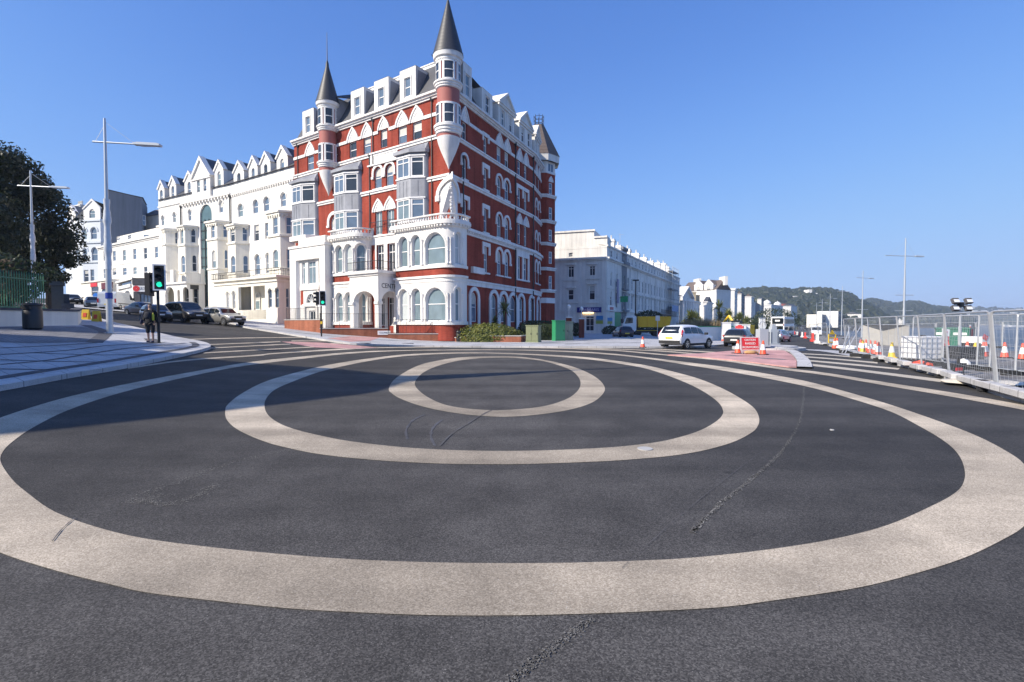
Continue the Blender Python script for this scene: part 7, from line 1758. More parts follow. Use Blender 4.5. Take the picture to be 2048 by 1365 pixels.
q = gp(275, 624); t = thing('sand_heap', 'mound of yellow sand on the road behind the white van', 'sand heap', q); b = MB(); b.lathe([(1.5, -.1), (1.1, .25), (.6, .62), (.15, .85), (.01, .88)], (0, 0, 0), 16); rnd = random.Random(2); b.v = [(x * rnd.uniform(.9, 1.1), y * rnd.uniform(.9, 1.1), z * rnd.uniform(.9, 1.1)) for x, y, z in b.v]; b.build('sand', mat('yellow sand', (.42, .27, .04), .95, var=.2, scale=6, bump=.3), t, local=True)
RW = Path([gp(-320, 661).xy, gp(0, 658.5).xy, gp(157, 655).xy, gp(163, 648).xy]); c = RW.p[1]; t = thing('retaining_wall', 'low cream rendered wall with dark coping below the green railings', 'wall', (c.x, c.y, Hg(*c)))
b = MB()
for i in range(3):
    h0 = Hg(*RW.p[i]); h1 = Hg(*RW.p[i + 1]); wall(b, RW, [(RW.u[i], min(h0, h1) - .3), (RW.u[i + 1], min(h0, h1) - .3), (RW.u[i + 1], h1 + .92), (RW.u[i], h0 + .92)], ())
b.build('rendered_face', M['cream'], t)
b = MB()
for i in range(3):
    q = [RW.P(RW.u[i], Hg(*RW.p[i]) + .92, .06), RW.P(RW.u[i + 1], Hg(*RW.p[i + 1]) + .92, .06)]; w_ = [RW.P(RW.u[i + 1], Hg(*RW.p[i + 1]) + .92, -.4), RW.P(RW.u[i], Hg(*RW.p[i]) + .92, -.4)]
    up = Vector((0, 0, .12)); b.poly([q[0] + up, q[1] + up, w_[0] + up, w_[1] + up]); b.poly([q[0], q[1], q[1] + up, q[0] + up])
b.build('coping', M['pave_dark'], t)
GRL = mat('green railing paint', (.05, .2, .11), .5); 
RL = RW.offset(-1.4); t = thing('park_railing', 'tall dark green iron park railing above the cream wall', 'railing', (*RL.p[1], Hg(*RL.p[1]))); b = MB(); n = 64; 
for i in range(n):
    u = RL.u[2] * .999 * i / n - .1 * 0; p = RL.at(u); z = Hg(*p) + .9; b.box((p.x, p.y, z + .95), (.035, .035, 1.9)); b.lathe([(.03, z + 1.9), (.01, z + 2.05)], (p.x, p.y, 0), 4)
b.build('pales', GRL, t); b = MB()
for dz in (1.0, 2.55):
    for i in range(2): b.tube(RL.P(RL.u[i], Hg(*RL.p[i]) + dz), RL.P(RL.u[i + 1], Hg(*RL.p[i + 1]) + dz), .035, n=5)
b.build('rails', GRL, t)
q = gp(117, 652); q.xy *= 1.06; q.z = Hg(q.x, q.y); ht = CH + (YHOR - 566) * q.y / FPX - q.z; st_ = mat('dark weathered stone', (.1, .095, .085), .9, var=.25, scale=4, bump=.2); t = thing('gate_pier', 'weathered stone gate pier at the end of the green railings', 'pillar', q, .7); b = MB(); b.box((0, 0, ht / 2 - .2), (.56, .56, ht)); b.box((0, 0, .2), (.7, .7, .4)); b.build('shaft', st_, t, local=True); b = MB(); b.box((0, 0, ht - .12), (.72, .72, .14)); b.box((0, 0, ht), (.5, .5, .12)); b.build('cap', st_, t, local=True)
q = gp(142, 653); q.xy *= 1.05; q.z = Hg(q.x, q.y); t = thing('stone_steps', 'dark stepped blocks beside the gate pier', 'steps', q, .7); b = MB()
for k in range(3): b.box((-.12 * k, .25 * k, .35 + .3 * k), (.8 - .2 * k, .45, .7 + .6 * k))
b.build('blocks', M['pave_dark'], t, local=True)
def fence_panel():
    t = thing('wire_fence', '', 'fence', (0, 0, 0)); h = 1.93; w = 1.0  # unit width, scaled along x
    b = MB()
    for x in (0, 1): b.tube((x, 0, 0), (x, 0, h - .08), .021, n=8)
    b.path([(0, 0, h - .08), (.012, 0, h - .02), (.035, 0, h), (.965, 0, h), (.988, 0, h - .02), (1, 0, h - .08)], .021, 8); b.tube((0, 0, .14), (1, 0, .14), .018, n=6); b.build('frame', M['galv'], t, local=True)
    b = MB()
    for k in range(1, 24): b.box((k / 24, 0, 1.03), (.0008, .003, 1.78))
    for z in (.45, .8, 1.15, 1.5, 1.8): b.box((.5, 0, z), (1, .003, .0045))
    b.build('wire_mesh', M['galv'], t, local=True)
    return t
def fence_foot(loc, rz, label, grp): 
    t = thing('rubber_block', label, 'fence foot', loc, rz, grp); b = MB(); b.box((0, 0, .07), (.68, .24, .14)); b.box((0, 0, .15), (.5, .2, .04)); b.build('block', M['rubber'] if grp != 'c' else M['concrete'], t, local=True); return t
FPROTO = fence_panel(); fused = []; FOOT = None
def run(pts, names, group, tilt=.0, z0=.04):
    global FOOT
    for i, (a, c) in enumerate(zip(pts, pts[1:])):
        d = (c.xy - a.xy); L = d.length; rz = math.atan2(d.y, d.x)
        o = FPROTO if not fused else copy_tree(FPROTO); fused.append(o)
        o.location = (a.x, a.y, Hg(a.x, a.y) + z0); o.rotation_euler = (tilt, 0, rz); o.scale = (L * .985, 1, 1); o['label'] = names[i]; o['category'] = 'fence'; o['group'] = group
    for i, p in enumerate(pts):
        f = FOOT if FOOT and 0 else None
        if FOOT is None: FOOT = fence_foot((p.x, p.y, Hg(p.x, p.y) + .02), 0, 'x', 'rubber feet of the works fence'); o = FOOT
        else: o = copy_tree(FOOT); o.location = (p.x, p.y, Hg(p.x, p.y) + .02)
        d = (pts[min(i + 1, len(pts) - 1)].xy - pts[max(0, i - 1)].xy); o.rotation_euler = (0, 0, math.atan2(d.y, d.x) + math.pi / 2); o['label'] = f'black rubber fence foot under the {group}'; o['group'] = f'feet under the {group}'
near_pts = [gp(x, y, .1) for x, y in ((2275, 838), (1992, 776.5), (1898.6, 750.5), (1844, 736), (1801, 726), (1766, 719.7), (1741, 712.8), (1716, 710.5), (1692, 704))]
run(near_pts, [f'leaning wire fence panel, {w} along the kerb' for w in ('nearest at the right edge', 'second nearest', 'third nearest', 'fourth nearest', 'fifth', 'sixth', 'seventh', 'farthest')], 'near leaning fence', tilt=-.09)
mid_pts = [gp(x, y, .03) for x, y in ((2140, 760), (2029, 751), (1978, 743), (1953, 739.5), (1884, 732), (1822, 722))]
run(mid_pts, [f'upright wire fence panel behind the leaning ones, {w}' for w in ('at the right edge', 'right of the big pole', 'between two close poles', 'before the sea', 'before the white tank')], 'second fence', tilt=.02)
far_pts = [gp(x, y, .03) for x, y in ((2080, 700), (2003, 697), (1950, 694), (1870, 690), (1790, 686), (1730, 682), (1690, 679), (1655, 675), (1625, 670))]
run(far_pts, [f'distant wire fence panel by the sea, {w}' for w in ('first from the right', 'second from the right', 'third from the right', 'behind the green container', 'left of the green container', 'behind the grey hoarding', 'behind the fence braces', 'at the far left')], 'seaward fence', tilt=.0)
kerb_far = [gp(x, y, .1) for x, y in ((1655, 690), (1637, 685), (1619, 678), (1604, 672), (1592, 667))]
run(kerb_far, [f'dusty fence panel along the far kerb, {w}' for w in ('first', 'second', 'third', 'fourth')], 'far kerb fence', tilt=-.05)
b = MB(); 
for x0, y0, x1, y1 in ((1684, 706, 1712, 653), (1690, 707, 1721, 654), (1700, 704, 1697, 652), (1683, 704, 1700, 655)):
    a = gp(x0, y0, .05); c = at(x1, y1, a.y + .8); b.tube(a, c, .025, n=6)
a = gp(1692, 706, .05); t = thing('fence_brace', 'bundle of slanting steel braces propping the fence end', 'fence brace', a); b.build('tubes', M['galv'], t)
hq0, hq1 = gp(1765, 691), gp(1818, 694); HP = Path([(hq0.x - .6, hq0.y + 1.8), (hq0.x, hq0.y), (hq1.x, hq1.y)]); t = thing('hoarding', 'grey panelled hoarding box behind the works fence', 'hoarding', hq0); b = MB(); top = CH + (YHOR - 650.5) * hq0.y / FPX
wall(b, HP, [(0, -.2), (HP.L, -.2), (HP.L, top), (0, top)], ()); b.poly([HP.P(HP.u[1], top), HP.P(HP.L, top), HP.P(HP.L, top, -1.6), HP.P(0, top)]); b.build('panels', M['concrete'], t); b = MB()
for k in range(5): course(b, HP, HP.u[1] + (HP.L - HP.u[1]) * k / 4 - .03, HP.u[1] + (HP.L - HP.u[1]) * k / 4 + .03, -.1, top, 0, .04)
course(b, HP, HP.u[1], HP.L, top - .05, top + .04, 0, .05); b.build('battens', M['galv'], t)
q = gp(1843.5, 725, .03); t = thing('liquid_tank', 'white plastic liquid tank in a steel cage on a pallet', 'tank', q, .12); s = 1.15
b = MB(); b.box((0, 0, .62), (1.12, 1.0, .98)); bm_ = b.build('bottle', mat('white tank plastic', (.78, .77, .76), .45, var=.06), t, local=True); md = bm_.modifiers.new('round', 'BEVEL'); md.width = .08; md.segments = 3
b = MB(); b.lathe([(.12, 1.1), (.12, 1.16), (.01, 1.17)], (0, 0, 0), 12); b.build('cap', M['black'], t, local=True)
b = MB()
for z in (.2, .42, .64, .86, 1.08):
    b.path([(-.6, -.53, z), (.6, -.53, z), (.6, .53, z), (-.6, .53, z), (-.6, -.53, z)], .011, 5)
for k in range(6):
    x = -.6 + 1.2 * k / 5
    for y in (-.53, .53): b.tube((x, y, .13), (x, y, 1.12), .011, n=5)
    yy = -.53 + 1.06 * k / 5
    for xx in (-.6, .6): b.tube((xx, yy, .13), (xx, yy, 1.12), .011, n=5)
b.build('cage', M['galv'], t, local=True)
b = MB()
for x in (-.5, 0, .5): b.box((x, 0, .05), (.14, 1.05, .1))
b.box((0, 0, .115), (1.2, 1.05, .03)); b.build('pallet', M['black'], t, local=True)
q0, q1 = gp(1873, 697), gp(1938, 698.5); CP = Path([(q0.x + 1.5, q0.y + 2.0), q0.xy, q1.xy, (q1.x + 2, q1.y + 1.8)]); t = thing('site_container', 'dark green steel site container with white notices', 'container', q0); top = CH + (YHOR - 656) * q0.y / FPX
GC = mat('container green', (.02, .15, .1), .45, var=.12, var2=.15); b = MB(); wall(b, CP, [(0, -.1), (CP.L, -.1), (CP.L, top), (0, top)], ()); b.poly([CP.P(u, top) for u in CP.u]); 
k = 0; u = CP.u[1]
while u < CP.u[2]: course(b, CP, u, u + .1, .15, top - .12, 0, .035); u += .24
course(b, CP, 0, CP.L, top - .1, top + .03, 0, .05); course(b, CP, 0, CP.L, -.05, .14, 0, .05); b.build('body', GC, t)
for x0, x1 in ((1874, 1886), (1907, 1917), (1923, 1933)): b = MB(); course(b, CP, CP.U(x0), CP.U(x1), CP.uh(1900, 670.5)[1], CP.uh(1900, 665.5)[1], .035, .05); b.build('notice', M['plate_w'], t)
q = gp(1889, 707.5, .03); t = thing('site_sign', 'tall narrow red and white site sign leaning before the container', 'sign', q, .1); Z = Matrix.Rotation(.14, 3, 'Y') @ Matrix.Rotation(-.1, 3, 'X')
b = MB(); b.box(Z @ Vector((0, 0, .82)), (.46, .03, 1.2), M=Z); bd = b.build('board', M['white_sheet'], t, local=True); b = MB(); b.box(Z @ Vector((0, -.02, .62)), (.42, .012, .76), M=Z); b.build('red_panel', M['red'], bd, local=True)
for txt, z, w, m in (('SITE', .88, .34, 'white_sheet'), ('1', .62, .12, 'white_sheet'), ('>', .38, .2, 'white_sheet'), ('H', 1.24, .13, 'red')): text_mesh(txt, .16, 'sign_lettering', M[m], bd, tuple(Z @ Vector((0, -.032, z))), tuple(Z @ Vector((1, 0, 0))), tuple(Z @ Vector((0, 0, 1))), local=True, width=w)
b = MB()
for s in (-.2, .2): b.tube(Z @ Vector((s, .02, 0)), Z @ Vector((s, .02, 1.0)), .015, n=5); b.tube(Vector((s + .12, .5, 0)), Z @ Vector((s, .03, 1.0)), .015, n=5)
b.build('legs', M['galv'], t, local=True)
q = gp(1951, 704, .03); t = thing('generator', 'white boxed generator on a dark trailer beside the container', 'generator', q, .2); b = MB(); b.box((0, 0, .72), (.8, 1.3, .45)); b.build('casing', M['white_sheet'], t, local=True); b = MB(); b.box((0, 0, .3), (1.0, 1.2, .5)); b.build('trailer', M['black'], t, local=True)
b = MB(); b.box((-.2, -.67, .9), (.35, .02, .3), M=Matrix.Rotation(.5, 3, 'Y')); b.build('stripe', M['red'], t, local=True)
q = gp(1939.5, 697, .03); t = thing('gas_bottle', 'tall red gas bottle standing behind the generator', 'gas bottle', q); b = MB(); b.lathe([(.15, 0), (.17, .05), (.17, 1.35), (.12, 1.5), (.04, 1.56), (.04, 1.65), (.01, 1.66)], (0, 0, 0), 14); b.build('bottle', M['red'], t, local=True); b = MB(); b.lathe([(.07, 1.6), (.07, 1.72), (.01, 1.73)], (0, 0, 0), 8); b.build('valve', M['galv'], t, local=True)
q = gp(1918, 727, .03); zt_ = q.y; t = thing('lighting_tower', 'mobile lighting tower with four dark floodlights above the fence', 'lighting tower', q); htop = CH + (YHOR - 609) * zt_ / FPX - q.z
b = MB(); b.box((0, 0, .45), (1.0, 1.2, .5)); b.build('base', M['black'], t, local=True); b = MB(); b.tube((0, 0, .6), (0, 0, htop * .62), .06, n=8); b.tube((0, 0, htop * .55), (0, 0, htop), .045, n=8); b.build('mast', M['galv'], t, local=True)
b = MB(); b.box((0, 0, htop - .02), (.18, .14, .2)); b.tube((-.28, 0, htop), (.28, 0, htop), .025, n=6); b.build('cross_head', M['black'], t, local=True)
for sx in (-1, 1):
    for k, dz in enumerate((.13, -.17)):
        T = Matrix.Rotation(-.5, 3, 'X'); c = Vector((sx * .27, -.05, htop + dz)); b = MB(); b.box(c, (.25, .13, .22), M=T); fl = b.build('floodlight', M['pave_dark'], t, local=True); b = MB(); b.box(c + T @ Vector((0, -.072, -.03)), (.22, .012, .13), M=T); b.build('lens', M['clearlamp'], fl, local=True)
def sack(label, px, py, s, m, seed=1, dz=.03):
    q = gp(px, py, dz); t = thing('sack', label, 'sack', q, seed * .7); b = MB(); b.lathe([(.01, 0), (.6, .0), (1, .35), (.9, .75), (.5, 1.0), (.01, 1.05)], (0, 0, 0), 12, M=Matrix.Diagonal(s)); rnd = random.Random(seed); b.v = [(x * rnd.uniform(.82, 1.15), y * rnd.uniform(.82, 1.15), z * rnd.uniform(.8, 1.15)) for x, y, z in b.v]; b.build('bag', m, t, local=True)
sack('orange cable sack lying at the fence foot', 1844, 738, (.42, .3, .28), M['orange'], 2)
sack('crumpled pale rag hung over the black pump by the fence', 1927, 738, (.2, .18, .32), M['white_sheet'], 3)
sack('pale plastic sheet bundle lying along the kerb', 1965, 769, (1.0, .5, .12), mat('cream plastic sheet', (.62, .56, .45), .5, var=.15, scale=5), 4)
sack('white rubble sack behind the fence braces', 1703, 701, (.5, .4, .3), M['white_sheet'], 5); sack('white rubble sack left of the fence braces', 1683, 699, (.45, .35, .25), M['white_sheet'], 6); sack('pale rubble heap by the kerb near the yellow site sign', 1655, 691, (.9, .4, .2), M['kerb'], 7)
q = gp(1908, 746, .03); t = thing('water_pump', 'black water pump with a red side beside the fence foot', 'pump', q, .3); b = MB(); b.box((0, 0, .22), (.55, .4, .22)); b.tube((.2, 0, .3), (.2, 0, .5), .05, n=8); b.build('motor', M['black'], t, local=True); b = MB(); b.box((-.1, -.21, .14), (.3, .02, .1)); b.build('label_plate', M['red'], t, local=True); b = MB(); [b.tube((x, y, 0), (x, y, .15), .02, n=5) for x in (-.2, .2) for y in (-.15, .15)]; b.build('legs', M['black'], t, local=True)
rnd = random.Random(5); KS = []
for k, (px, py) in enumerate(((2020, 797), (1965, 781), (1928, 770), (1885, 757), (1852, 747), (1822, 739.5), (1795, 731), (1770, 724.5), (1750, 719))):
    q = gp(px, py, .1); t = thing('kerb_stone', f'loose grey kerb stone laid along the new edge, {("nearest", "second", "third", "fourth", "fifth", "sixth", "seventh", "eighth", "farthest")[k]} in the row', 'kerb stone', (q.x + .25, q.y, q.z + .03), math.atan2(.9, .44) + rnd.uniform(-.05, .05), 'loose kerb stones'); b = MB(); b.box((0, 0, .07), (1.2 + rnd.uniform(-.3, .5), .26, .16)); o = b.build('stone', M['kerb'], t, local=True); md = o.modifiers.new('edge', 'BEVEL'); md.width = .02
q = gp(1664, 690, .03); t = thing('works_sign', 'yellow framed works sign with a triangle near the far kerb', 'sign', q, .2); b = MB(); zz = q.y / FPX
b.box((0, 0, 18 * zz * .5 + .0), (15 * zz, .06, 5 * zz)); b.build('lower_board', M['plate_w'], t, local=True); b = MB()
for s in (-1, 1): b.box((s * 8 * zz, 0, 10 * zz), (1.2 * zz, .08, 22 * zz))
b.box((0, 0, 14 * zz), (16 * zz, .08, 1.6 * zz)); b.box((0, 0, 5 * zz), (16 * zz, .08, 1.5 * zz)); b.build('frame', M['yellow'], t, local=True)
b = MB(); b.poly([(-6 * zz, -.02, 21 * zz), (6 * zz, -.02, 21 * zz), (0, -.02, 30 * zz)]); b.poly([(6 * zz, .03, 21 * zz), (-6 * zz, .03, 21 * zz), (0, .03, 30 * zz)]); b.build('warning_triangle', M['yellow'], t, local=True)
for k, (px, z, w, h, lb) in enumerate(((1428, 62, 4.2, 1.75, 'long white hoarding block left of the black hatchback'), (1452, 60, .9, 2.2, 'left tall white pier behind the black hatchback'), (1464, 62, 1.3, 2.2, 'right tall white pier behind the black hatchback'), (1482, 70, 1.1, 2.1, 'white round topped pier left of the excavator'), (1490, 71, 1.1, 2.1, 'white round topped pier beside the excavator'))):
    q = place(px, z); t = thing('white_hoarding', lb, 'hoarding', q, -.15); b = MB(); b.box((0, 0, h / 2 - .1), (w, .9, h + .2)); b.build('panel', M['white_sheet'], t, local=True); b = MB(); b.box((0, 0, h + .05), (w + .1, 1.0, .1)); b.build('capping', GRN if k == 0 else M['stone'], t, local=True)
PDIR = Vector((.49, .872))
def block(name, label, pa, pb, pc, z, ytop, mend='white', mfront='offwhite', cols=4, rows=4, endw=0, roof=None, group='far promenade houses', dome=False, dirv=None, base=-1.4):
    c = xy(pb, z); dv = (dirv or PDIR).normalized()
    d = ray(pc, YHOR); k = (d.x * c.y - d.y * c.x) / (dv.x * d.y - dv.y * d.x); L = max(2, min(60, k))
    ne = Vector((-.95, .31)); d = ray(pa, YHOR); k = (d.x * c.y - d.y * c.x) / (ne.x * d.y - ne.y * d.x); Le = max(1.5, min(60, k))
    top = CH + (YHOR - ytop) * z / FPX
    t = thing(name, label, 'building', (c.x, c.y, base), 0, group)
    E = Path([c + ne * Le, c]); F = Path([c, c + dv * L])
    fo = [outline(L * (i + .5) / cols - min(.6, L / cols * .26), L * (i + .5) / cols + min(.6, L / cols * .26), 1.2 + (top - 2) * j / rows, 1.2 + (top - 2) * (j + .62) / rows) for i in range(cols) for j in range(rows)]
    eo = [outline(Le * (i + .5) / endw - .5, Le * (i + .5) / endw + .5, 2 + (top - 3) * j / rows, 2 + (top - 3) * (j + .5) / rows) for i in range(endw) for j in range(rows)]
    b = MB(); wall(b, E, [(0, base), (Le, base), (Le, top), (0, top)], eo, depth=.25); b.poly([E.P(0, top), E.P(Le, top), F.P(L, top), (*(c + ne * Le + dv * L), top)])
    q = [c + ne * Le, c + ne * Le + dv * L, c + dv * L]
    for p, r in zip(q, q[1:]): b.poly([(*p, base), (*r, base), (*r, top), (*p, top)])
    course(b, E, -.1, Le + .1, top - .1, top + .3, -.3, .25); b.build('end_wall', M[mend], t)
    b = MB(); wall(b, F, [(0, base), (L, base), (L, top), (0, top)], fo, depth=.3); course(b, F, 0, L, top - .2, top + .3, -.2, .4)
    for j in range(1, rows): course(b, F, 0, L, 1.0 + (top - 2) * j / rows, 1.2 + (top - 2) * j / rows, 0, .2)
    b.build('front_wall', M[mfront], t)
    for o in fo + eo: window(F if o in fo else E, t, o, depth=.25, pane='glass_sky' if o in fo else 'glass')
    if roof:
        b = MB(); r = roof[0]; a1, a2 = c + ne * Le, c; e1, e2 = c + ne * Le + dv * L, c + dv * L; m1 = (a1 + a2) / 2; m2 = (e1 + e2) / 2
        if roof[1] == 'front': # ridge parallel to the front
            b.poly([(*a2, top), (*e2, top), (*m2, top + r), (*m1, top + r)]); b.poly([(*a1, top), (*m1, top + r), (*m2, top + r), (*e1, top)]); b.poly([(*a1, top), (*a2, top), (*m1, top + r)])
        else:
            n1 = (a1 + e1) / 2; n2 = (a2 + e2) / 2; b.poly([(*a1, top), (*a2, top), (*n2, top + r), (*n1, top + r)]); b.poly([(*e1, top), (*n1, top + r), (*n2, top + r), (*e2, top)]); b.poly([(*a2, top), (*e2, top), (*n2, top + r)])
        b.build('roof', M[roof[2]], t)
    if dome:
        for uu, pth in ((Le * .5, E), (L * .85, F)):
            p = pth.at(uu, -Le * .5 if pth is E else -3); b = MB(); rr = Le * .5
            b.lathe([(rr, top - 1), (rr, top + 1.2), (rr * 1.12, top + 1.3), (rr * 1.05, top + 2.2), (rr * .6, top + 3.4), (.2, top + 4.0), (.1, top + 4.8), (.01, top + 5)], (p.x, p.y, 0), 12); b.build('domed_turret', M['white'], t)
    return t, E, F, top
TP = Path([xy(1360, 158), xy(1383, 172)]); top = CH + (YHOR - 597) * 165 / FPX; c = TP.p[0]
t = thing('temple_house', 'shaded white house with a temple pediment and tall columns past the terrace', 'house', (*c, -1)); b = MB(); L = TP.L
wall(b, TP, [(0, -1.2), (L, -1.2), (L, top), (L / 2, top + 3.4), (0, top)], ()); course(b, TP, -.3, L + .3, top - 1, top, 0, .8); band(b, TP, [(0, top), (L / 2, top + 3.0), (L, top)], [(-.5, top + .1), (L / 2, top + 3.8), (L + .5, top + .1)], -4, .9)
bk = Vector((-.87, .49)) * 12; b.poly([(*TP.p[0], -1), (*(TP.p[0] + bk), -1), (*(TP.p[0] + bk), top), (*TP.p[0], top)]); b.poly([TP.P(0, top), TP.P(L / 2, top + 3.4), TP.P(L / 2, top + 3.4, -12), TP.P(0, top, -12)]); b.poly([TP.P(L / 2, top + 3.4), TP.P(L, top), TP.P(L, top, -12), TP.P(L / 2, top + 3.4, -12)]); b.build('portico', M['offwhite'], t)
b = MB()
for k in range(5): p = TP.P(L * (k + .5) / 5, 0, .5); b.lathe([(.55, -1), (.5, top - 1.4), (.65, top - 1)], (p.x, p.y, 0), 10)
b.build('columns', M['stone'], t)
block('low_shaded_house', 'low shaded white house between the temple front and the small gabled house', 1381, 1384, 1398, 176, 603, cols=4, rows=2, mend='cream'); 
q = xy(1390, 190); t = thing('rooftop_block', 'pair of tan rooftop chimney blocks above the low shaded house', 'chimney', (*q, 0)); b = MB()
for dx, h0 in ((-1.4, 13.3), (.8, 12.4)): b.box((q.x + dx, q.y + dx, h0 / 2 + 1), (1.7, 1.7, h0 - 2)); b.box((q.x + dx, q.y + dx, h0), (2.0, 2.0, .3))
b.build('stack', mat('tan render', (.42, .35, .24), .8, var=.15), t)
block('small_gabled_house', 'small shaded white gabled house before the palms', 1408, 1413, 1425, 194, 605, cols=2, rows=2, roof=(2.4, 'side', 'slate'))
BH = Path([xy(1362, 222), xy(1432, 208)]); top = CH + (YHOR - 581) * 212 / FPX; c = BH.at(BH.L / 2)
t = house('gabled_seafront_hotel', 'broad sunlit white hotel with two roof gables and a dark roof beyond the temple house', 'hotel', BH, -1.4, top, [outline(BH.U(x) - .9, BH.U(x) + .9, h, h + 1.8) for x in (1398, 1416) for h in (top - 6.2,)], roof=(top + 4.2, 5, 'browntile'), depth=10, cornice=None)
for x in (1396.5, 1416.5): gablet(BH, t, BH.U(x), 4.2, top - .2, top + 2.1, top + 4.2, 4, .1, 'white', (1.6, top - .8, top + 1.6), 'browntile')
for x in (1379, 1431): u = BH.U(x); b = MB(); band(b, BH, [(u - .4, top - .5), (u - .4, top)], [(u + .4, top - .5), (u + .4, top)], -9, .3); p = BH.P(u, 0, -5); b.box((p.x, p.y, top + 3.6), (1.2, 6, 3.6)); b.build('gable_parapet', M['white'], t)
b = MB(); p = BH.p[1]; e = p + PDIR * 10; b.poly([(p.x, p.y, -1), (e.x, e.y, -1), (e.x, e.y, top), (p.x, p.y, top)]); b.build('shaded_end_wall', M['cream'], t)
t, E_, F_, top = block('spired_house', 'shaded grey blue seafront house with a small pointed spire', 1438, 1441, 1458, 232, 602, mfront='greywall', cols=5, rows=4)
p = F_.at(F_.L * .55, -2.5); b = MB(); b.lathe([(2.6, top), (2.7, top + .6), (.15, top + 7.5), (.01, top + 8.2)], (p.x, p.y, 0), 8, smooth=False); b.build('spire', M['lead'], t)
p = F_.at(F_.L * .85, -1.5); b = MB(); b.lathe([(1.4, top), (1.4, top + 1.5), (.1, top + 7), (.01, top + 7.3)], (p.x, p.y, 0), 8, smooth=False); b.build('spire', M['stone'], t)
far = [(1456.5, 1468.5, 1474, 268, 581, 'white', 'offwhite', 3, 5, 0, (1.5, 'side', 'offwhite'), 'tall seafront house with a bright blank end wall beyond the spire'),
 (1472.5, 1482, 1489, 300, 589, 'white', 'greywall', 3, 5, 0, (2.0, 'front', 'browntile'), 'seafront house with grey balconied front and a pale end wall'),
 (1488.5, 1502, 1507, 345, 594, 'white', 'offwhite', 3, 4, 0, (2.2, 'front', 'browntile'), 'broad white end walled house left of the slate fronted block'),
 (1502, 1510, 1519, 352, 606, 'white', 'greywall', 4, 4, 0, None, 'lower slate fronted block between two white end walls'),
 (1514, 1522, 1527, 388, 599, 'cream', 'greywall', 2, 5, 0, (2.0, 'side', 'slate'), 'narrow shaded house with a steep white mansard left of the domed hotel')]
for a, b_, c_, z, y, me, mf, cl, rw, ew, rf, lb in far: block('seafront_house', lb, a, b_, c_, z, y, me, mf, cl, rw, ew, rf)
block('domed_hotel', 'white seafront hotel with two domed corner turrets', 1527, 1542, 1565, 425, 610, 'white', 'offwhite', 7, 4, 2, None, dome=True, dirv=Vector((.62, .78)))
t, E_, F_, top = block('red_chimney_house', 'white end walled house with a red chimney behind the bus', 1564, 1581.5, 1594, 470, 613, 'white', 'offwhite', 4, 4, 0, (2.5, 'front', 'slate'), dirv=Vector((.66, .75)))
p = E_.at(E_.L * .3, -2); b = MB(); b.box((p.x, p.y, top + 1.2), (5, 2, 2.4)); b.build('chimney', M['redrender'], t)
rnd = random.Random(11)
def ridge(cols, zr, zb, hb=1.0, n=9, name='hills'):
    mb = MB(); rows = []
    pxs = [c[0] for c in cols]
    P = []
    px = pxs[0]
    while px <= pxs[-1]:
        for (a, ya), (b_, yb) in zip(cols, cols[1:]):
            if a <= px <= b_: y = ya + (yb - ya) * (px - a) / (b_ - a)
        P.append((px, y)); px += 9
    for i in range(n + 4):
        f = i / n; row = []
        for px, y in P:
            z = zb + (zr - zb) * f; hr = CH + (YHOR - y) * zr / FPX - 9
            h = hb + (hr - hb) * (1 - (1 - min(1, f)) ** 1.5) if f <= 1 else hr * (1 - .3 * (f - 1)) - (f - 1) * 10
            q = xy(px, z); row.append(Vector((q.x + rnd.uniform(-3, 3), q.y, h + rnd.uniform(-1.5, 1.5) * (0 < f < 1))))
        rows.append(row)
    for A, B in zip(rows, rows[1:]):
        for k in range(len(A) - 1): mb.poly([A[k], A[k + 1], B[k + 1], B[k]], True)
    tag(mb.build(name, mat('hill ground', (.035, .05, .022), .95, var=.35, scale=.02, var2=.3, scale2=.01)), kind='structure')
    return rows
HA = ridge([(1330, 578), (1470, 581), (1500, 578), (1530, 577.5), (1550, 577), (1580, 580), (1600, 578), (1640, 577), (1665, 580), (1690, 586), (1716, 599), (1740, 612), (1765, 628), (1785, 645)], 1020, 600)
HB = ridge([(1650, 612), (1700, 605), (1722, 603), (1738, 599), (1755, 600.5), (1780, 606.5), (1796, 608), (1810, 602), (1840, 603), (1852, 609.5), (1870, 613), (1895, 616), (1915, 622), (1935, 634), (1950, 648)], 1500, 1040)
HC = ridge([(1840, 618), (1880, 613.5), (1900, 615.5), (1930, 615.5), (1952, 612), (1972, 615), (1983, 612.5), (2003, 616), (2023, 616), (2040, 614), (2090, 617), (2160, 622), (2240, 632), (2300, 645)], 2350, 1750, -6)
wood = MB()
def clump(c, r):
    n = 6; th0 = rnd.uniform(0, 1); lv = [(-.5, .75), (.05, 1.0), (.55, .72), (.9, .3)]; R_ = []
    for z, k in lv: R_.append([wood.p(c + Vector((math.cos(th0 + i * math.pi / 3) * r * k * rnd.uniform(.75, 1.2), math.sin(th0 + i * math.pi / 3) * r * k * rnd.uniform(.75, 1.2), z * r * rnd.uniform(.8, 1.15)))) for i in range(n)])
    for A, B in zip(R_, R_[1:]):
        for i in range(n): wood.face((A[i], A[(i + 1) % n], B[(i + 1) % n], B[i]))
    wood.face(R_[-1])
for rows, step, rr in ((HA, 2, 8.5), (HB, 1, 10), (HC, 1, 10)):
    for i in range(len(rows) - 3):
        for k in range(len(rows[0]) - 1):
            for s in range(3 if rows is HA else (3 if rows is HB else 1)):
                if rows is HC and rnd.random() < .45 and i < 8: continue
                f, g = rnd.random(), rnd.random(); A = rows[i][k].lerp(rows[i][k + 1], f); B = rows[i + 1][k].lerp(rows[i + 1][k + 1], f); p = A.lerp(B, g)
                clump(p + Vector((0, 0, 2 if rows is not HC else 0)), rnd.uniform(.6, 1.25) * rr * (1 if i > 0 else .7))
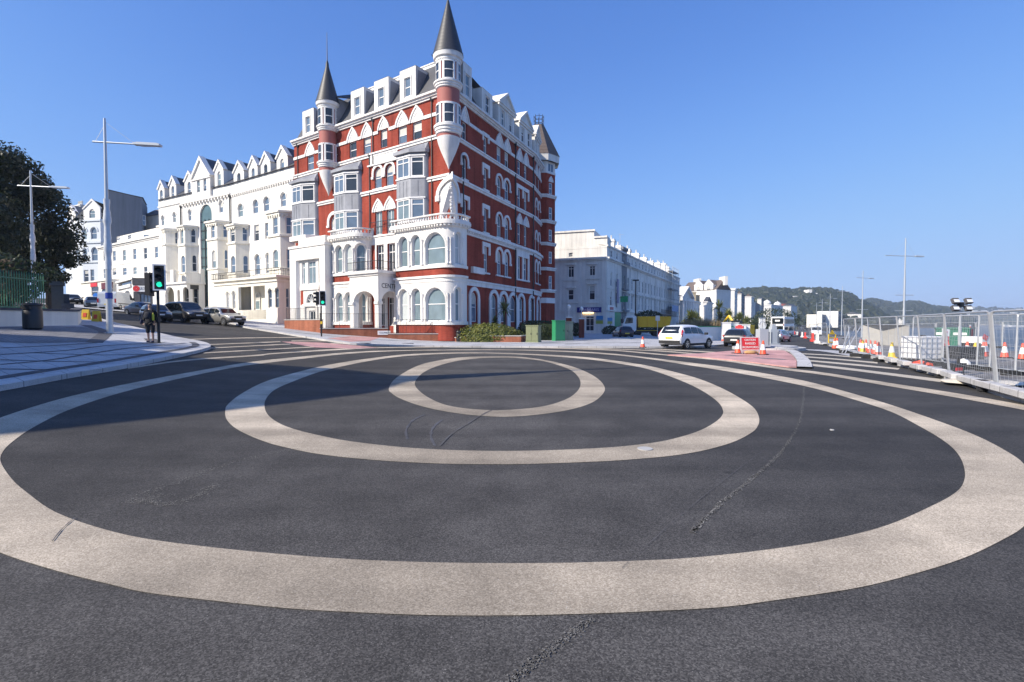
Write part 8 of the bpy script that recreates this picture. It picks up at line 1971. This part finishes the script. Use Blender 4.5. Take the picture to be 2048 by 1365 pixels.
tag(wood.build('woodland', M['leaf_wood']), 'dense dark green woodland covering the headland behind the bay', 'woodland', kind='stuff')
z = 800; b = MB(); t = thing('hillside_mansion', 'long white castellated mansion with a square tower on the wooded hill', 'mansion', (*xy(1610, z), 40))
def pbox(b, x0, x1, y0, y1, z, dz=14):
    a, c = at(x0, y0, z), at(x1, y1, z); ctr = (a + c) / 2; b.box((ctr.x, ctr.y + dz / 2, ctr.z), (abs(c.x - a.x), dz, abs(a.z - c.z)))
pbox(b, 1578, 1619, 592.5, 606, z); pbox(b, 1624, 1635, 588, 606, z); pbox(b, 1634, 1645, 598, 606, z); pbox(b, 1609, 1626, 590, 604, z)
b.build('wings', M['white'], t); b = MB(); pbox(b, 1618, 1624, 579.5, 600, z - 3); pbox(b, 1624, 1626, 587, 590, z - 3); pbox(b, 1632.5, 1635, 586.5, 590, z - 3); b.build('tower', M['white'], t)
b = MB(); [pbox(b, x, x + .8, y, y + 2, z - 1, 2) for x in (1627, 1630, 1613, 1616, 1637, 1641, 1590, 1600) for y in (593, 598)]; b.build('windows', M['glass'], t)
def far_block(name, label, x0, x1, x2, y0, y1, z, mend='white', mfront='greywall', roofy=None, wins=(), group=None):
    t = thing(name, label, 'building', (*xy(x1, z), 0), 0, group); a, c = at(x0, y0, z * 1.0), at(x1, y0, z); lo = -2
    e = xy(x2, z * 1.12); b = MB(); E = Path([xy(x0, z * 1.02), xy(x1, z)]); F = Path([xy(x1, z), e])
    top = c.z; wo = [outline(E.U(wx) - .7, E.U(wx) + .7, CH + (YHOR - wy) * z / FPX - .9, CH + (YHOR - wy) * z / FPX + .9) for wx, wy in wins]
    wall(b, E, [(0, lo), (E.L, lo), (E.L, top), (0, top)], wo, depth=.3); b.poly([(*E.p[0], top), (*E.p[1], top), (*F.p[1], top), (*(F.p[1] + E.p[0] - E.p[1]), top)]); b.poly([(*E.p[0], lo), (*E.p[0], top), (*(F.p[1] + E.p[0] - E.p[1]), top), (*(F.p[1] + E.p[0] - E.p[1]), lo)]); b.build('end_wall', M[mend], t)
    rws = max(2, int((top - lo) / 4)); cl = max(2, int(F.L / 5)); fo = [outline(F.L * (i + .15) / cl, F.L * (i + .85) / cl, lo + 2 + (top - lo - 2.5) * j / rws, lo + 2 + (top - lo - 2.5) * (j + .6) / rws) for i in range(cl) for j in range(rws)]
    b = MB(); wall(b, F, [(0, lo), (F.L, lo), (F.L, top), (0, top)], fo, depth=.4); b.build('front_wall', M[mfront], t)
    g = MB()
    for o in fo: g.poly([F.P(*q, -.38) for q in o])
    g.build('window_bands', M['glass_sky'], t)
    for o in wo: window(E, t, o, depth=.25, pane='glass')
    if roofy: b = MB(); r = CH + (YHOR - roofy) * z / FPX; m0 = (E.p[0] + E.p[1]) / 2; m1 = m0 + (F.p[1] - F.p[0]); b.poly([(*E.p[1], top), (*F.p[1], top), (*m1, r), (*m0, r)]); b.poly([(*E.p[0], top), (*m0, r), (*m1, r), (*(F.p[1] + E.p[0] - E.p[1]), top)]); b.poly([(*E.p[0], top), (*E.p[1], top), (*m0, r)]); b.build('roof', M['slate'], t)
    return t
far_block('seafront_apartments', 'white stepped apartment block with banded grey windows at the far end of the bay', 1613, 1643, 1684, 629, 655, 560, mend='cream')
far_block('apartment_penthouse', 'white upper storeys set back on the stepped apartment block', 1634, 1676, 1683, 622.5, 632, 566)
far_block('plain_white_hotel', 'plain white box hotel with few small windows at the far end of the bay', 1683.5, 1722, 1739, 629, 655, 620, roofy=624, wins=[(1692, 633), (1699, 633), (1703, 633), (1707, 633), (1714, 633), (1692, 638.5), (1699, 638.5), (1703, 638.5), (1707, 638.5), (1703, 644)])
far_block('balconied_hotel', 'grey fronted balconied block with white fins right of the plain white hotel', 1738, 1741, 1755, 626, 655, 660, mend='white', mfront='offwhite')
kx = 1757
for k in range(9):
    w_ = (3.6, 3.0, 4.2, 3.4)[k % 4]; z = 760 + 18 * k; a, c = at(kx, 636 + (k % 3) * .8, z), at(kx + w_, 636, z); t = thing('seafront_villa', 'tiny white gabled villa in the distant row behind the grey hoarding', 'house', (a.x, a.y, 0), 0, 'distant villas'); b = MB(); cx_ = (a.x + c.x) / 2; ww = c.x - a.x; h = a.z
    E = Path([(a.x, a.y), (c.x, a.y - 1)]); wall(b, E, [(0, -2), (E.L, -2), (E.L, h - 2), (E.L / 2, h + 1.5), (0, h - 2)], ()); b.poly([E.P(E.L, -2), E.P(E.L, -2, -12), E.P(E.L, h - 2, -12), E.P(E.L, h - 2)]); b.build('wall', M['white'], t); b = MB(); b.poly([E.P(-.2, h - 2.1, .3), E.P(E.L / 2, h + 1.7, .3), E.P(E.L / 2, h + 1.7, -12), E.P(-.2, h - 2.1, -12)]); b.poly([E.P(E.L / 2, h + 1.7, .3), E.P(E.L + .2, h - 2.1, .3), E.P(E.L + .2, h - 2.1, -12), E.P(E.L / 2, h + 1.7, -12)]); b.build('roof', M['slate'], t); kx += w_ + .6
kx = 1797
for k in range(20):
    w_ = rnd.uniform(2.6, 5.5); z = 1010 + 22 * k; y0 = rnd.uniform(636, 644); a, c = at(kx, y0, z), at(kx + w_, y0, z); t = thing('bay_house', 'small pale house low on the shore of the bay', 'house', (a.x, a.y, 0), 0, 'shore houses'); E = Path([(a.x, a.y), (c.x, a.y - 2)]); h = a.z; b = MB(); wall(b, E, [(0, -5), (E.L, -5), (E.L, h - 3), (E.L / 2, h + 1), (0, h - 3)], ()); b.poly([E.P(E.L, -5), E.P(E.L, -5, -14), E.P(E.L, h - 3, -14), E.P(E.L, h - 3)]); b.build('wall', M[('white', 'cream', 'offwhite')[k % 3]], t); b = MB(); b.poly([E.P(-.3, h - 3.2, .4), E.P(E.L / 2, h + 1.3, .4), E.P(E.L / 2, h + 1.3, -14), E.P(-.3, h - 3.2, -14)]); b.poly([E.P(E.L / 2, h + 1.3, .4), E.P(E.L + .3, h - 3.2, .4), E.P(E.L + .3, h - 3.2, -14), E.P(E.L / 2, h + 1.3, -14)]); b.build('roof', M[('slate', 'browntile')[k % 2]], t); kx += w_ + rnd.uniform(.2, 2.5)
for k, (x0, x1, y0, y1, z) in enumerate(((1895, 1908, 614.5, 618, 2240), (1911, 1926, 626, 632, 2030), (1926, 1940, 627, 633, 2010), (1947, 1973, 622, 628.5, 2120), (1987, 2005, 619, 626, 2190), (1934, 1944, 638, 645, 1850), (1929, 1946, 644, 647, 1800), (1888, 1902, 641, 646, 1800), (1900, 1915, 636, 641, 1860), (2008, 2013, 624, 627, 2160), (2033, 2037, 620, 622.5, 2230), (2042, 2047, 619, 623, 2230), (1972, 1999, 649, 652.5, 1700), (2010, 2018, 651, 654, 1690), (1956, 1966, 649, 651, 1720), (1944, 1950, 614.5, 617, 2290), (1945, 1950, 634, 637, 1920), (2030, 2034, 626, 628, 2100))):
    t = thing('headland_house', 'white building scattered among trees on the far headland', 'house', tuple(at(x0, y1, z)), 0, 'headland houses'); b = MB(); pbox(b, x0, x1, y0, y1, z - 30, 20); b.build('wall', M['white'] if k % 3 else M['cream'], t); b = MB(); a, c = at(x0, y0, z - 30), at(x1, y0, z - 30); b.prism([(a.x - 1, a.y - 1), (c.x + 1, c.y - 1), (c.x + 1, c.y + 21), (a.x - 1, a.y + 21)], a.z - .5, a.z + 2.0); b.build('roof', M['stone'] if k % 2 else M['browntile'], t)
t = thing('bay_pier', 'long white shelter on a pier at the waterline far right', 'pier', tuple(at(2030, 655, 1600))); b = MB(); pbox(b, 2023, 2300, 651, 655, 1600, 12); b.build('deck', M['white'], t); b = MB(); [pbox(b, x, x + .8, 655, 658.5, 1600, 3) for x in range(2024, 2300, 5)]; b.build('piles', M['greywall'], t)
for k, (px, yt, z, r, hd, lb) in enumerate(((1377, 622, 92, 2.3, 3, 'broad clump of cabbage palms left of the dry grass'), (1392, 630, 96, 1.7, 1, 'cabbage palm just behind the dry grass'), (1399, 636, 100, 1.2, 1, 'short cabbage palm above the dry grass'), (1438, 606, 88, 1.75, 1, 'tallest cabbage palm with a single high crown'), (1440, 628, 89, 1.9, 1, 'cabbage palm crown below the tallest one'), (1459, 621, 92, 1.9, 2, 'cabbage palms above the black hatchback'), (1466, 640, 90, 1.7, 2, 'low spreading cabbage palm by the red roof sign'), (1478, 630, 100, 2.0, 2, 'grey stemmed cabbage palms left of the emblem pillar'), (1492, 634, 110, 2.0, 2, 'cabbage palms farther along by the white piers'))):
    q = place(px, z); cordyline('cabbage_palm', lb, q, max(1.6, CH + (YHOR - yt) * z / FPX - q.z - r * .45), r, hd, 70, 20 + k, 'palms of the promenade gardens', .10)
q = place(1405, 84); q.z += 1.2; t = thing('dry_grass', 'mass of dry straw coloured ornamental grass behind the white SUV', 'grass clump', q); b = MB()
for i in range(2600): x, y = rnd.uniform(-3.9, 3.2), rnd.uniform(-1.5, 1.5); h = rnd.uniform(1.2, 2.5) * (1 - .08 * abs(x)); p = q + Vector((x, y, 0)); s = Vector((rnd.uniform(-.06, .06), .03, 0)); lean = Vector((rnd.gauss(0, .3), rnd.gauss(0, .3), h)); b.poly([p - s, p + s, p + lean])
b.build('blades', M['dry'], t)
for px, z, r, h, lb, mm in ((1400, 105, 4.5, 2.2, 'low mixed green shrubs around the palms', 'leaf_dark'), (1550, 200, 9, 8.5, 'dark clipped trees in front of the domed hotel', 'hedge_dark'), (1505, 150, 5, 4.5, 'dark rounded tree before the slate fronted block', 'hedge_dark'), (1425, 96, 4, 2.4, 'green shrubs beneath the tallest palm', 'leaf_dark'), (1455, 98, 5, 2.2, 'green shrubs behind the black hatchback', 'leaf_dark'), (1340, 110, 4, 2.0, 'green shrubs at the far end of the terrace', 'leaf_dark'), (1490, 120, 7, 2.6, 'green shrubs beside the far palms', 'leaf_dark')):
    q = place(px, z); c = Vector((q.x, q.y, q.z + h * .45)); t = thing('shrub', lb, 'shrub', c); leaf_blob('', '', '', c, (r, r * .7, h * .6), 2600, .22 * max(1, z / 120), None, int(px)).build('foliage', M[mm], t)
def tree(name, label, base, h, r, n=9000, size=.16, seed=1, m='leaf_dark', group=None, crown_lo=.25, squash=1.0):
    rnd = random.Random(seed); base = Vector(base); t = thing(name, label, 'tree', base, 0, group); b = MB(); b.tube(base - Vector((0, 0, .5)), base + Vector((0, 0, h * .45)), .32, .2, 9)
    cl = []; C = base + Vector((0, 0, h * (crown_lo + 1) / 2)); rz = h * (1 - crown_lo) / 2
    for i in range(70):
        d = Vector((rnd.gauss(0, 1), rnd.gauss(0, 1), rnd.gauss(0, 1))).normalized(); k = rnd.uniform(.25, 1) ** .5 * rnd.uniform(.82, 1.02); taper = 1 - .45 * max(0, d.z) * k
        c = C + Vector((d.x * r * k * taper, d.y * r * k * taper, d.z * rz * k)); cl.append((c, rnd.uniform(.16, .3) * r))
    for c, q in cl[::5]: s = base + Vector((0, 0, h * rnd.uniform(.25, .45))); b.tube(s, s.lerp(c, .9), .09, .03, 5)
    b.build('trunk', M['bark'], t); f = MB()
    for i in range(n):
        c, q = cl[i % len(cl)]; d = Vector((rnd.gauss(0, 1), rnd.gauss(0, 1), rnd.gauss(0, .8))).normalized(); p = c + d * q * rnd.uniform(.55, 1.1); nr = (d + Vector((rnd.gauss(0, .6), rnd.gauss(0, .6), rnd.gauss(0, .6)))).normalized(); a = nr.orthogonal().normalized(); a = (Matrix.Rotation(rnd.uniform(0, 6.28), 3, nr) @ a) * size * rnd.uniform(.6, 1.3); e = nr.cross(a.normalized()) * size * .55; f.poly([p - a, p - e, p + a, p + e])
    f.build('crown', M[m], t); return t
def tree_at(label, px, z, yt, r, seed, n=9000, size=.16, lo=.22): q = place(px, z); return tree('park_tree', label, q, CH + (YHOR - yt) * z / FPX - q.z, r, n, size, seed, crown_lo=lo)
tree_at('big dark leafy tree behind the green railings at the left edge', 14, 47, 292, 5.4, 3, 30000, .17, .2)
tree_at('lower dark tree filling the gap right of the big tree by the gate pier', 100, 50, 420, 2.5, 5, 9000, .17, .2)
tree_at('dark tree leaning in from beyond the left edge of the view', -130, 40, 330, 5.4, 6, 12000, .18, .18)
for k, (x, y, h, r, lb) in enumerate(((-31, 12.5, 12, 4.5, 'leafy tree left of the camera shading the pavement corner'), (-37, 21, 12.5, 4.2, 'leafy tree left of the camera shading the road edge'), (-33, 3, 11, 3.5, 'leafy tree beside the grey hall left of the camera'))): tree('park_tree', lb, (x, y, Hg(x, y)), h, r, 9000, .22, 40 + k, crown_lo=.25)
c = Vector((*gp(30, 654).xy, 0)); c += Vector((-11, 5.5, 0)); c.z = Hg(c.x, c.y) + 2.0; t = thing('hedge', 'dark hedge behind the green park railings', 'hedge', c); leaf_blob('', '', '', c, (8, 1.6, 2.2), 7000, .14, None, 77).build('foliage', M['hedge_dark'], t); b = MB(); b.box(c, (12, 1.0, 2.6)); b.build('inner_branches', M['bark'], t)
hall = [(-29.5, -6.5), (-22.8, 2.3), (-22.3, 5.6), (-25.6, 8.3), (-46, 12), (-46, -6.5)]
t = thing('hall_building', 'grey rendered hall standing left of the camera outside the view', 'building', (-30, 0, 0)); zb = 1.0; zt_ = 15.2
HP_ = Path(hall + [hall[0]]); b = MB(); wall(b, HP_, [(0, zb - 1), (HP_.L, zb - 1), (HP_.L, zt_), (0, zt_)], [outline(u - .6, u + .6, h, h + 2) for u in (2, 4.5, 7, 16, 20, 24) for h in (4, 8, 12)], depth=.2); b.poly([(*q, zt_) for q in hall]); course(b, HP_, 0, HP_.L, zt_ - .3, zt_ + .1, 0, .15); b.build('wall', M['greywall'], t)
for u in (2, 4.5, 7, 16, 20, 24):
    for h in (4, 8, 12): window(HP_, t, outline(u - .6, u + .6, h, h + 2), depth=.15)
b = MB(); b.lathe([(.9, zt_), (.7, zt_ + 1.5), (.12, zt_ + 5), (.05, zt_ + 8)], (-23.4, 4.9, 0), 10); b.build('flagpole_turret', M['slate'], t)
q = place(194, 72); t = thing('round_sign', 'round blue road sign above the small hatchback', 'sign', q); b = MB(); b.tube((0, 0, 0), (0, 0, CH + (YHOR - 588) * 72 / FPX - q.z), .04, n=6); b.build('post', M['galv'], t, local=True); zc = CH + (YHOR - 593) * 72 / FPX - q.z; T = Matrix(((1, 0, 0), (0, 0, -1), (0, 1, 0))); b = MB(); b.lathe([(.42, -.02), (.42, .02), (.01, .022)], (0, -.06, zc), 20, M=T); b.build('plate', mat('blue sign', (.02, .16, .55), .4), t, local=True)
def skin_mesh(name, joints, edges, m, parent, sub=2):
    me = bpy.data.meshes.new(name); me.from_pydata([j[:3] for j in joints], edges, []); o = bpy.data.objects.new(name, me); COL.objects.link(o); o.parent = parent
    md = o.modifiers.new('skin', 'SKIN'); md.use_smooth_shade = True
    sv = me.skin_vertices[0].data if me.skin_vertices else None
    if sv is None: me.attributes; 
    for v, j in zip(me.skin_vertices[0].data, joints): v.radius = (j[3], j[4] if len(j) > 4 else j[3])
    me.skin_vertices[0].data[0].use_root = True
    s = o.modifiers.new('sub', 'SUBSURF'); s.levels = sub; s.render_levels = sub; me.materials.append(m); return o
q = gp(301, 685.5, .12); ped = thing('person', 'pedestrian in dark clothes and cropped trousers with a rucksack waiting by the signal', 'person', q, .25)
SK = mat('skin', (.45, .27, .19), .55, var=.05); CL = mat('dark jacket cloth', (.012, .013, .018), .9, var=.2); TR = mat('dark trousers cloth', (.015, .016, .02), .9, var=.2)
J = [(0, 0, .95, .11, .085), (0, .01, 1.12, .105, .085), (0, .02, 1.33, .15, .10), (0, .03, 1.46, .07, .06), (0, .02, 1.53, .05, .05), (0, -.0, 1.60, .075, .085), (0, 0, 1.69, .07, .08),
     (.17, .02, 1.40, .055), (.22, .03, 1.14, .043), (.20, -.08, .92, .033), (.20, -.11, .84, .028, .016), (-.17, .02, 1.40, .055), (-.22, .04, 1.14, .043), (-.21, -.05, .90, .033), (-.21, -.08, .82, .028, .016),
     (.09, 0, .88, .085), (.10, -.02, .50, .058), (.10, .03, .10, .038), (.10, -.10, .04, .036, .028), (-.09, .0, .88, .085), (-.10, .04, .50, .058), (-.10, .09, .10, .038), (-.10, -.04, .04, .036, .028)]
skin_mesh('body', J, [(0, 1), (1, 2), (2, 3), (3, 4), (4, 5), (5, 6), (2, 7), (7, 8), (8, 9), (9, 10), (2, 11), (11, 12), (12, 13), (13, 14), (0, 15), (15, 16), (16, 17), (17, 18), (0, 19), (19, 20), (20, 21), (21, 22)], SK, ped)
skin_mesh('jacket', [(0, 0, .80, .17, .14), (0, 0, .95, .17, .14), (0, .01, 1.12, .16, .13), (0, .02, 1.33, .175, .125), (0, .03, 1.45, .085, .075), (.18, .02, 1.39, .075), (.225, .03, 1.14, .06), (.205, -.07, .95, .048), (-.18, .02, 1.39, .075), (-.225, .04, 1.14, .06), (-.215, -.04, .93, .048)], [(0, 1), (1, 2), (2, 3), (3, 4), (3, 5), (5, 6), (6, 7), (3, 8), (8, 9), (9, 10)], CL, ped)
skin_mesh('trousers', [(0, 0, .97, .15, .12), (.095, 0, .84, .105), (.105, -.02, .52, .085), (.105, 0, .40, .075), (-.095, 0, .84, .105), (-.105, .03, .52, .085), (-.105, .05, .40, .075)], [(0, 1), (1, 2), (2, 3), (0, 4), (4, 5), (5, 6)], TR, ped)
skin_mesh('hair', [(0, .02, 1.58, .075, .06), (0, .02, 1.66, .086, .092), (0, .0, 1.72, .07, .078)], [(0, 1), (1, 2)], mat('dark brown hair', (.035, .022, .014), .7, var=.2), ped)
for s, y in ((.1, -.06), (-.1, -.0)): skin_mesh('shoe', [(s, y + .1, .05, .05, .05), (s, y, .045, .052, .042), (s, y - .1, .035, .042, .03)], [(0, 1), (1, 2)], mat('navy shoe', (.015, .02, .06), .6), ped)
for s in (.2, -.21):  # fingers
    for k in range(4): b = MB(); x = s + (k - 1.5) * .016; b.tube((x, -.11, .83), (x, -.125 - .004 * k, .79 + .004 * abs(k - 1)), .008, .007, 6); b.tube((x, -.125 - .004 * k, .79 + .004 * abs(k - 1)), (x, -.115, .762 + .006 * abs(k - 1)), .007, .006, 6); b.build('finger', SK, ped, local=True)
    b = MB(); b.tube((s * .9, -.10, .86), (s * .82, -.14, .81), .01, .008, 6); b.build('thumb', SK, ped, local=True)
t = thing('rucksack', 'dark rucksack with a yellow bottle on the back of the pedestrian', 'rucksack', (q.x, q.y, q.z), .25); yb = -.22
o = skin_mesh('bag', [(0, yb, 1.02, .15, .09), (0, yb, 1.2, .16, .10), (0, yb, 1.38, .13, .08)], [(0, 1), (1, 2)], mat('dark rucksack cloth', (.02, .022, .03), .85, var=.2), t)
b = MB(); b.lathe([(.045, .98), (.048, 1.0), (.048, 1.22), (.02, 1.27), (.018, 1.3), (.01, 1.31)], (.2, yb + .02, 0), 10); b.build('bottle', mat('lime yellow bottle', (.55, .5, .03), .5), t, local=True)
b = MB(); [b.path([(s, yb + .08, 1.38), (s, .05, 1.50), (s * 1.1, .15, 1.36), (s * 1.2, .12, 1.1), (s, yb + .1, 1.05)], .02, 5) for s in (-.1, .1)]; b.build('straps', bpy.data.materials['dark rucksack cloth'], t, local=True)
t = thing('shoulder_bag', 'dark bag hanging at the left side of the pedestrian', 'bag', (q.x, q.y, q.z), .25); skin_mesh('bag', [(-.31, -.02, .78, .07, .12), (-.31, -.02, .95, .075, .13), (-.30, -.02, 1.05, .04, .1)], [(0, 1), (1, 2)], mat('navy bag cloth', (.02, .022, .05), .8), t); b = MB(); b.path([(-.30, -.1, 1.05), (-.2, .02, 1.47), (-.30, .08, 1.05)], .014, 5); b.build('strap', bpy.data.materials['navy bag cloth'], t, local=True)

m, n, l, b = new_mat('sea haze'); n.remove(b); v = n.new('ShaderNodeVolumePrincipled'); v.inputs['Color'].default_value = (.72, .84, 1, 1); v.inputs['Density'].default_value = .00023; v.inputs['Anisotropy'].default_value = .1; l.new(v.outputs[0], n['Material Output'].inputs['Volume'])
mb = MB(); mb.box((2050, 2300, 42), (6000, 5600, 98 + 8)); tag(mb.build('haze', m), kind='stuff', label='thin blue sea haze over the bay and promenade')
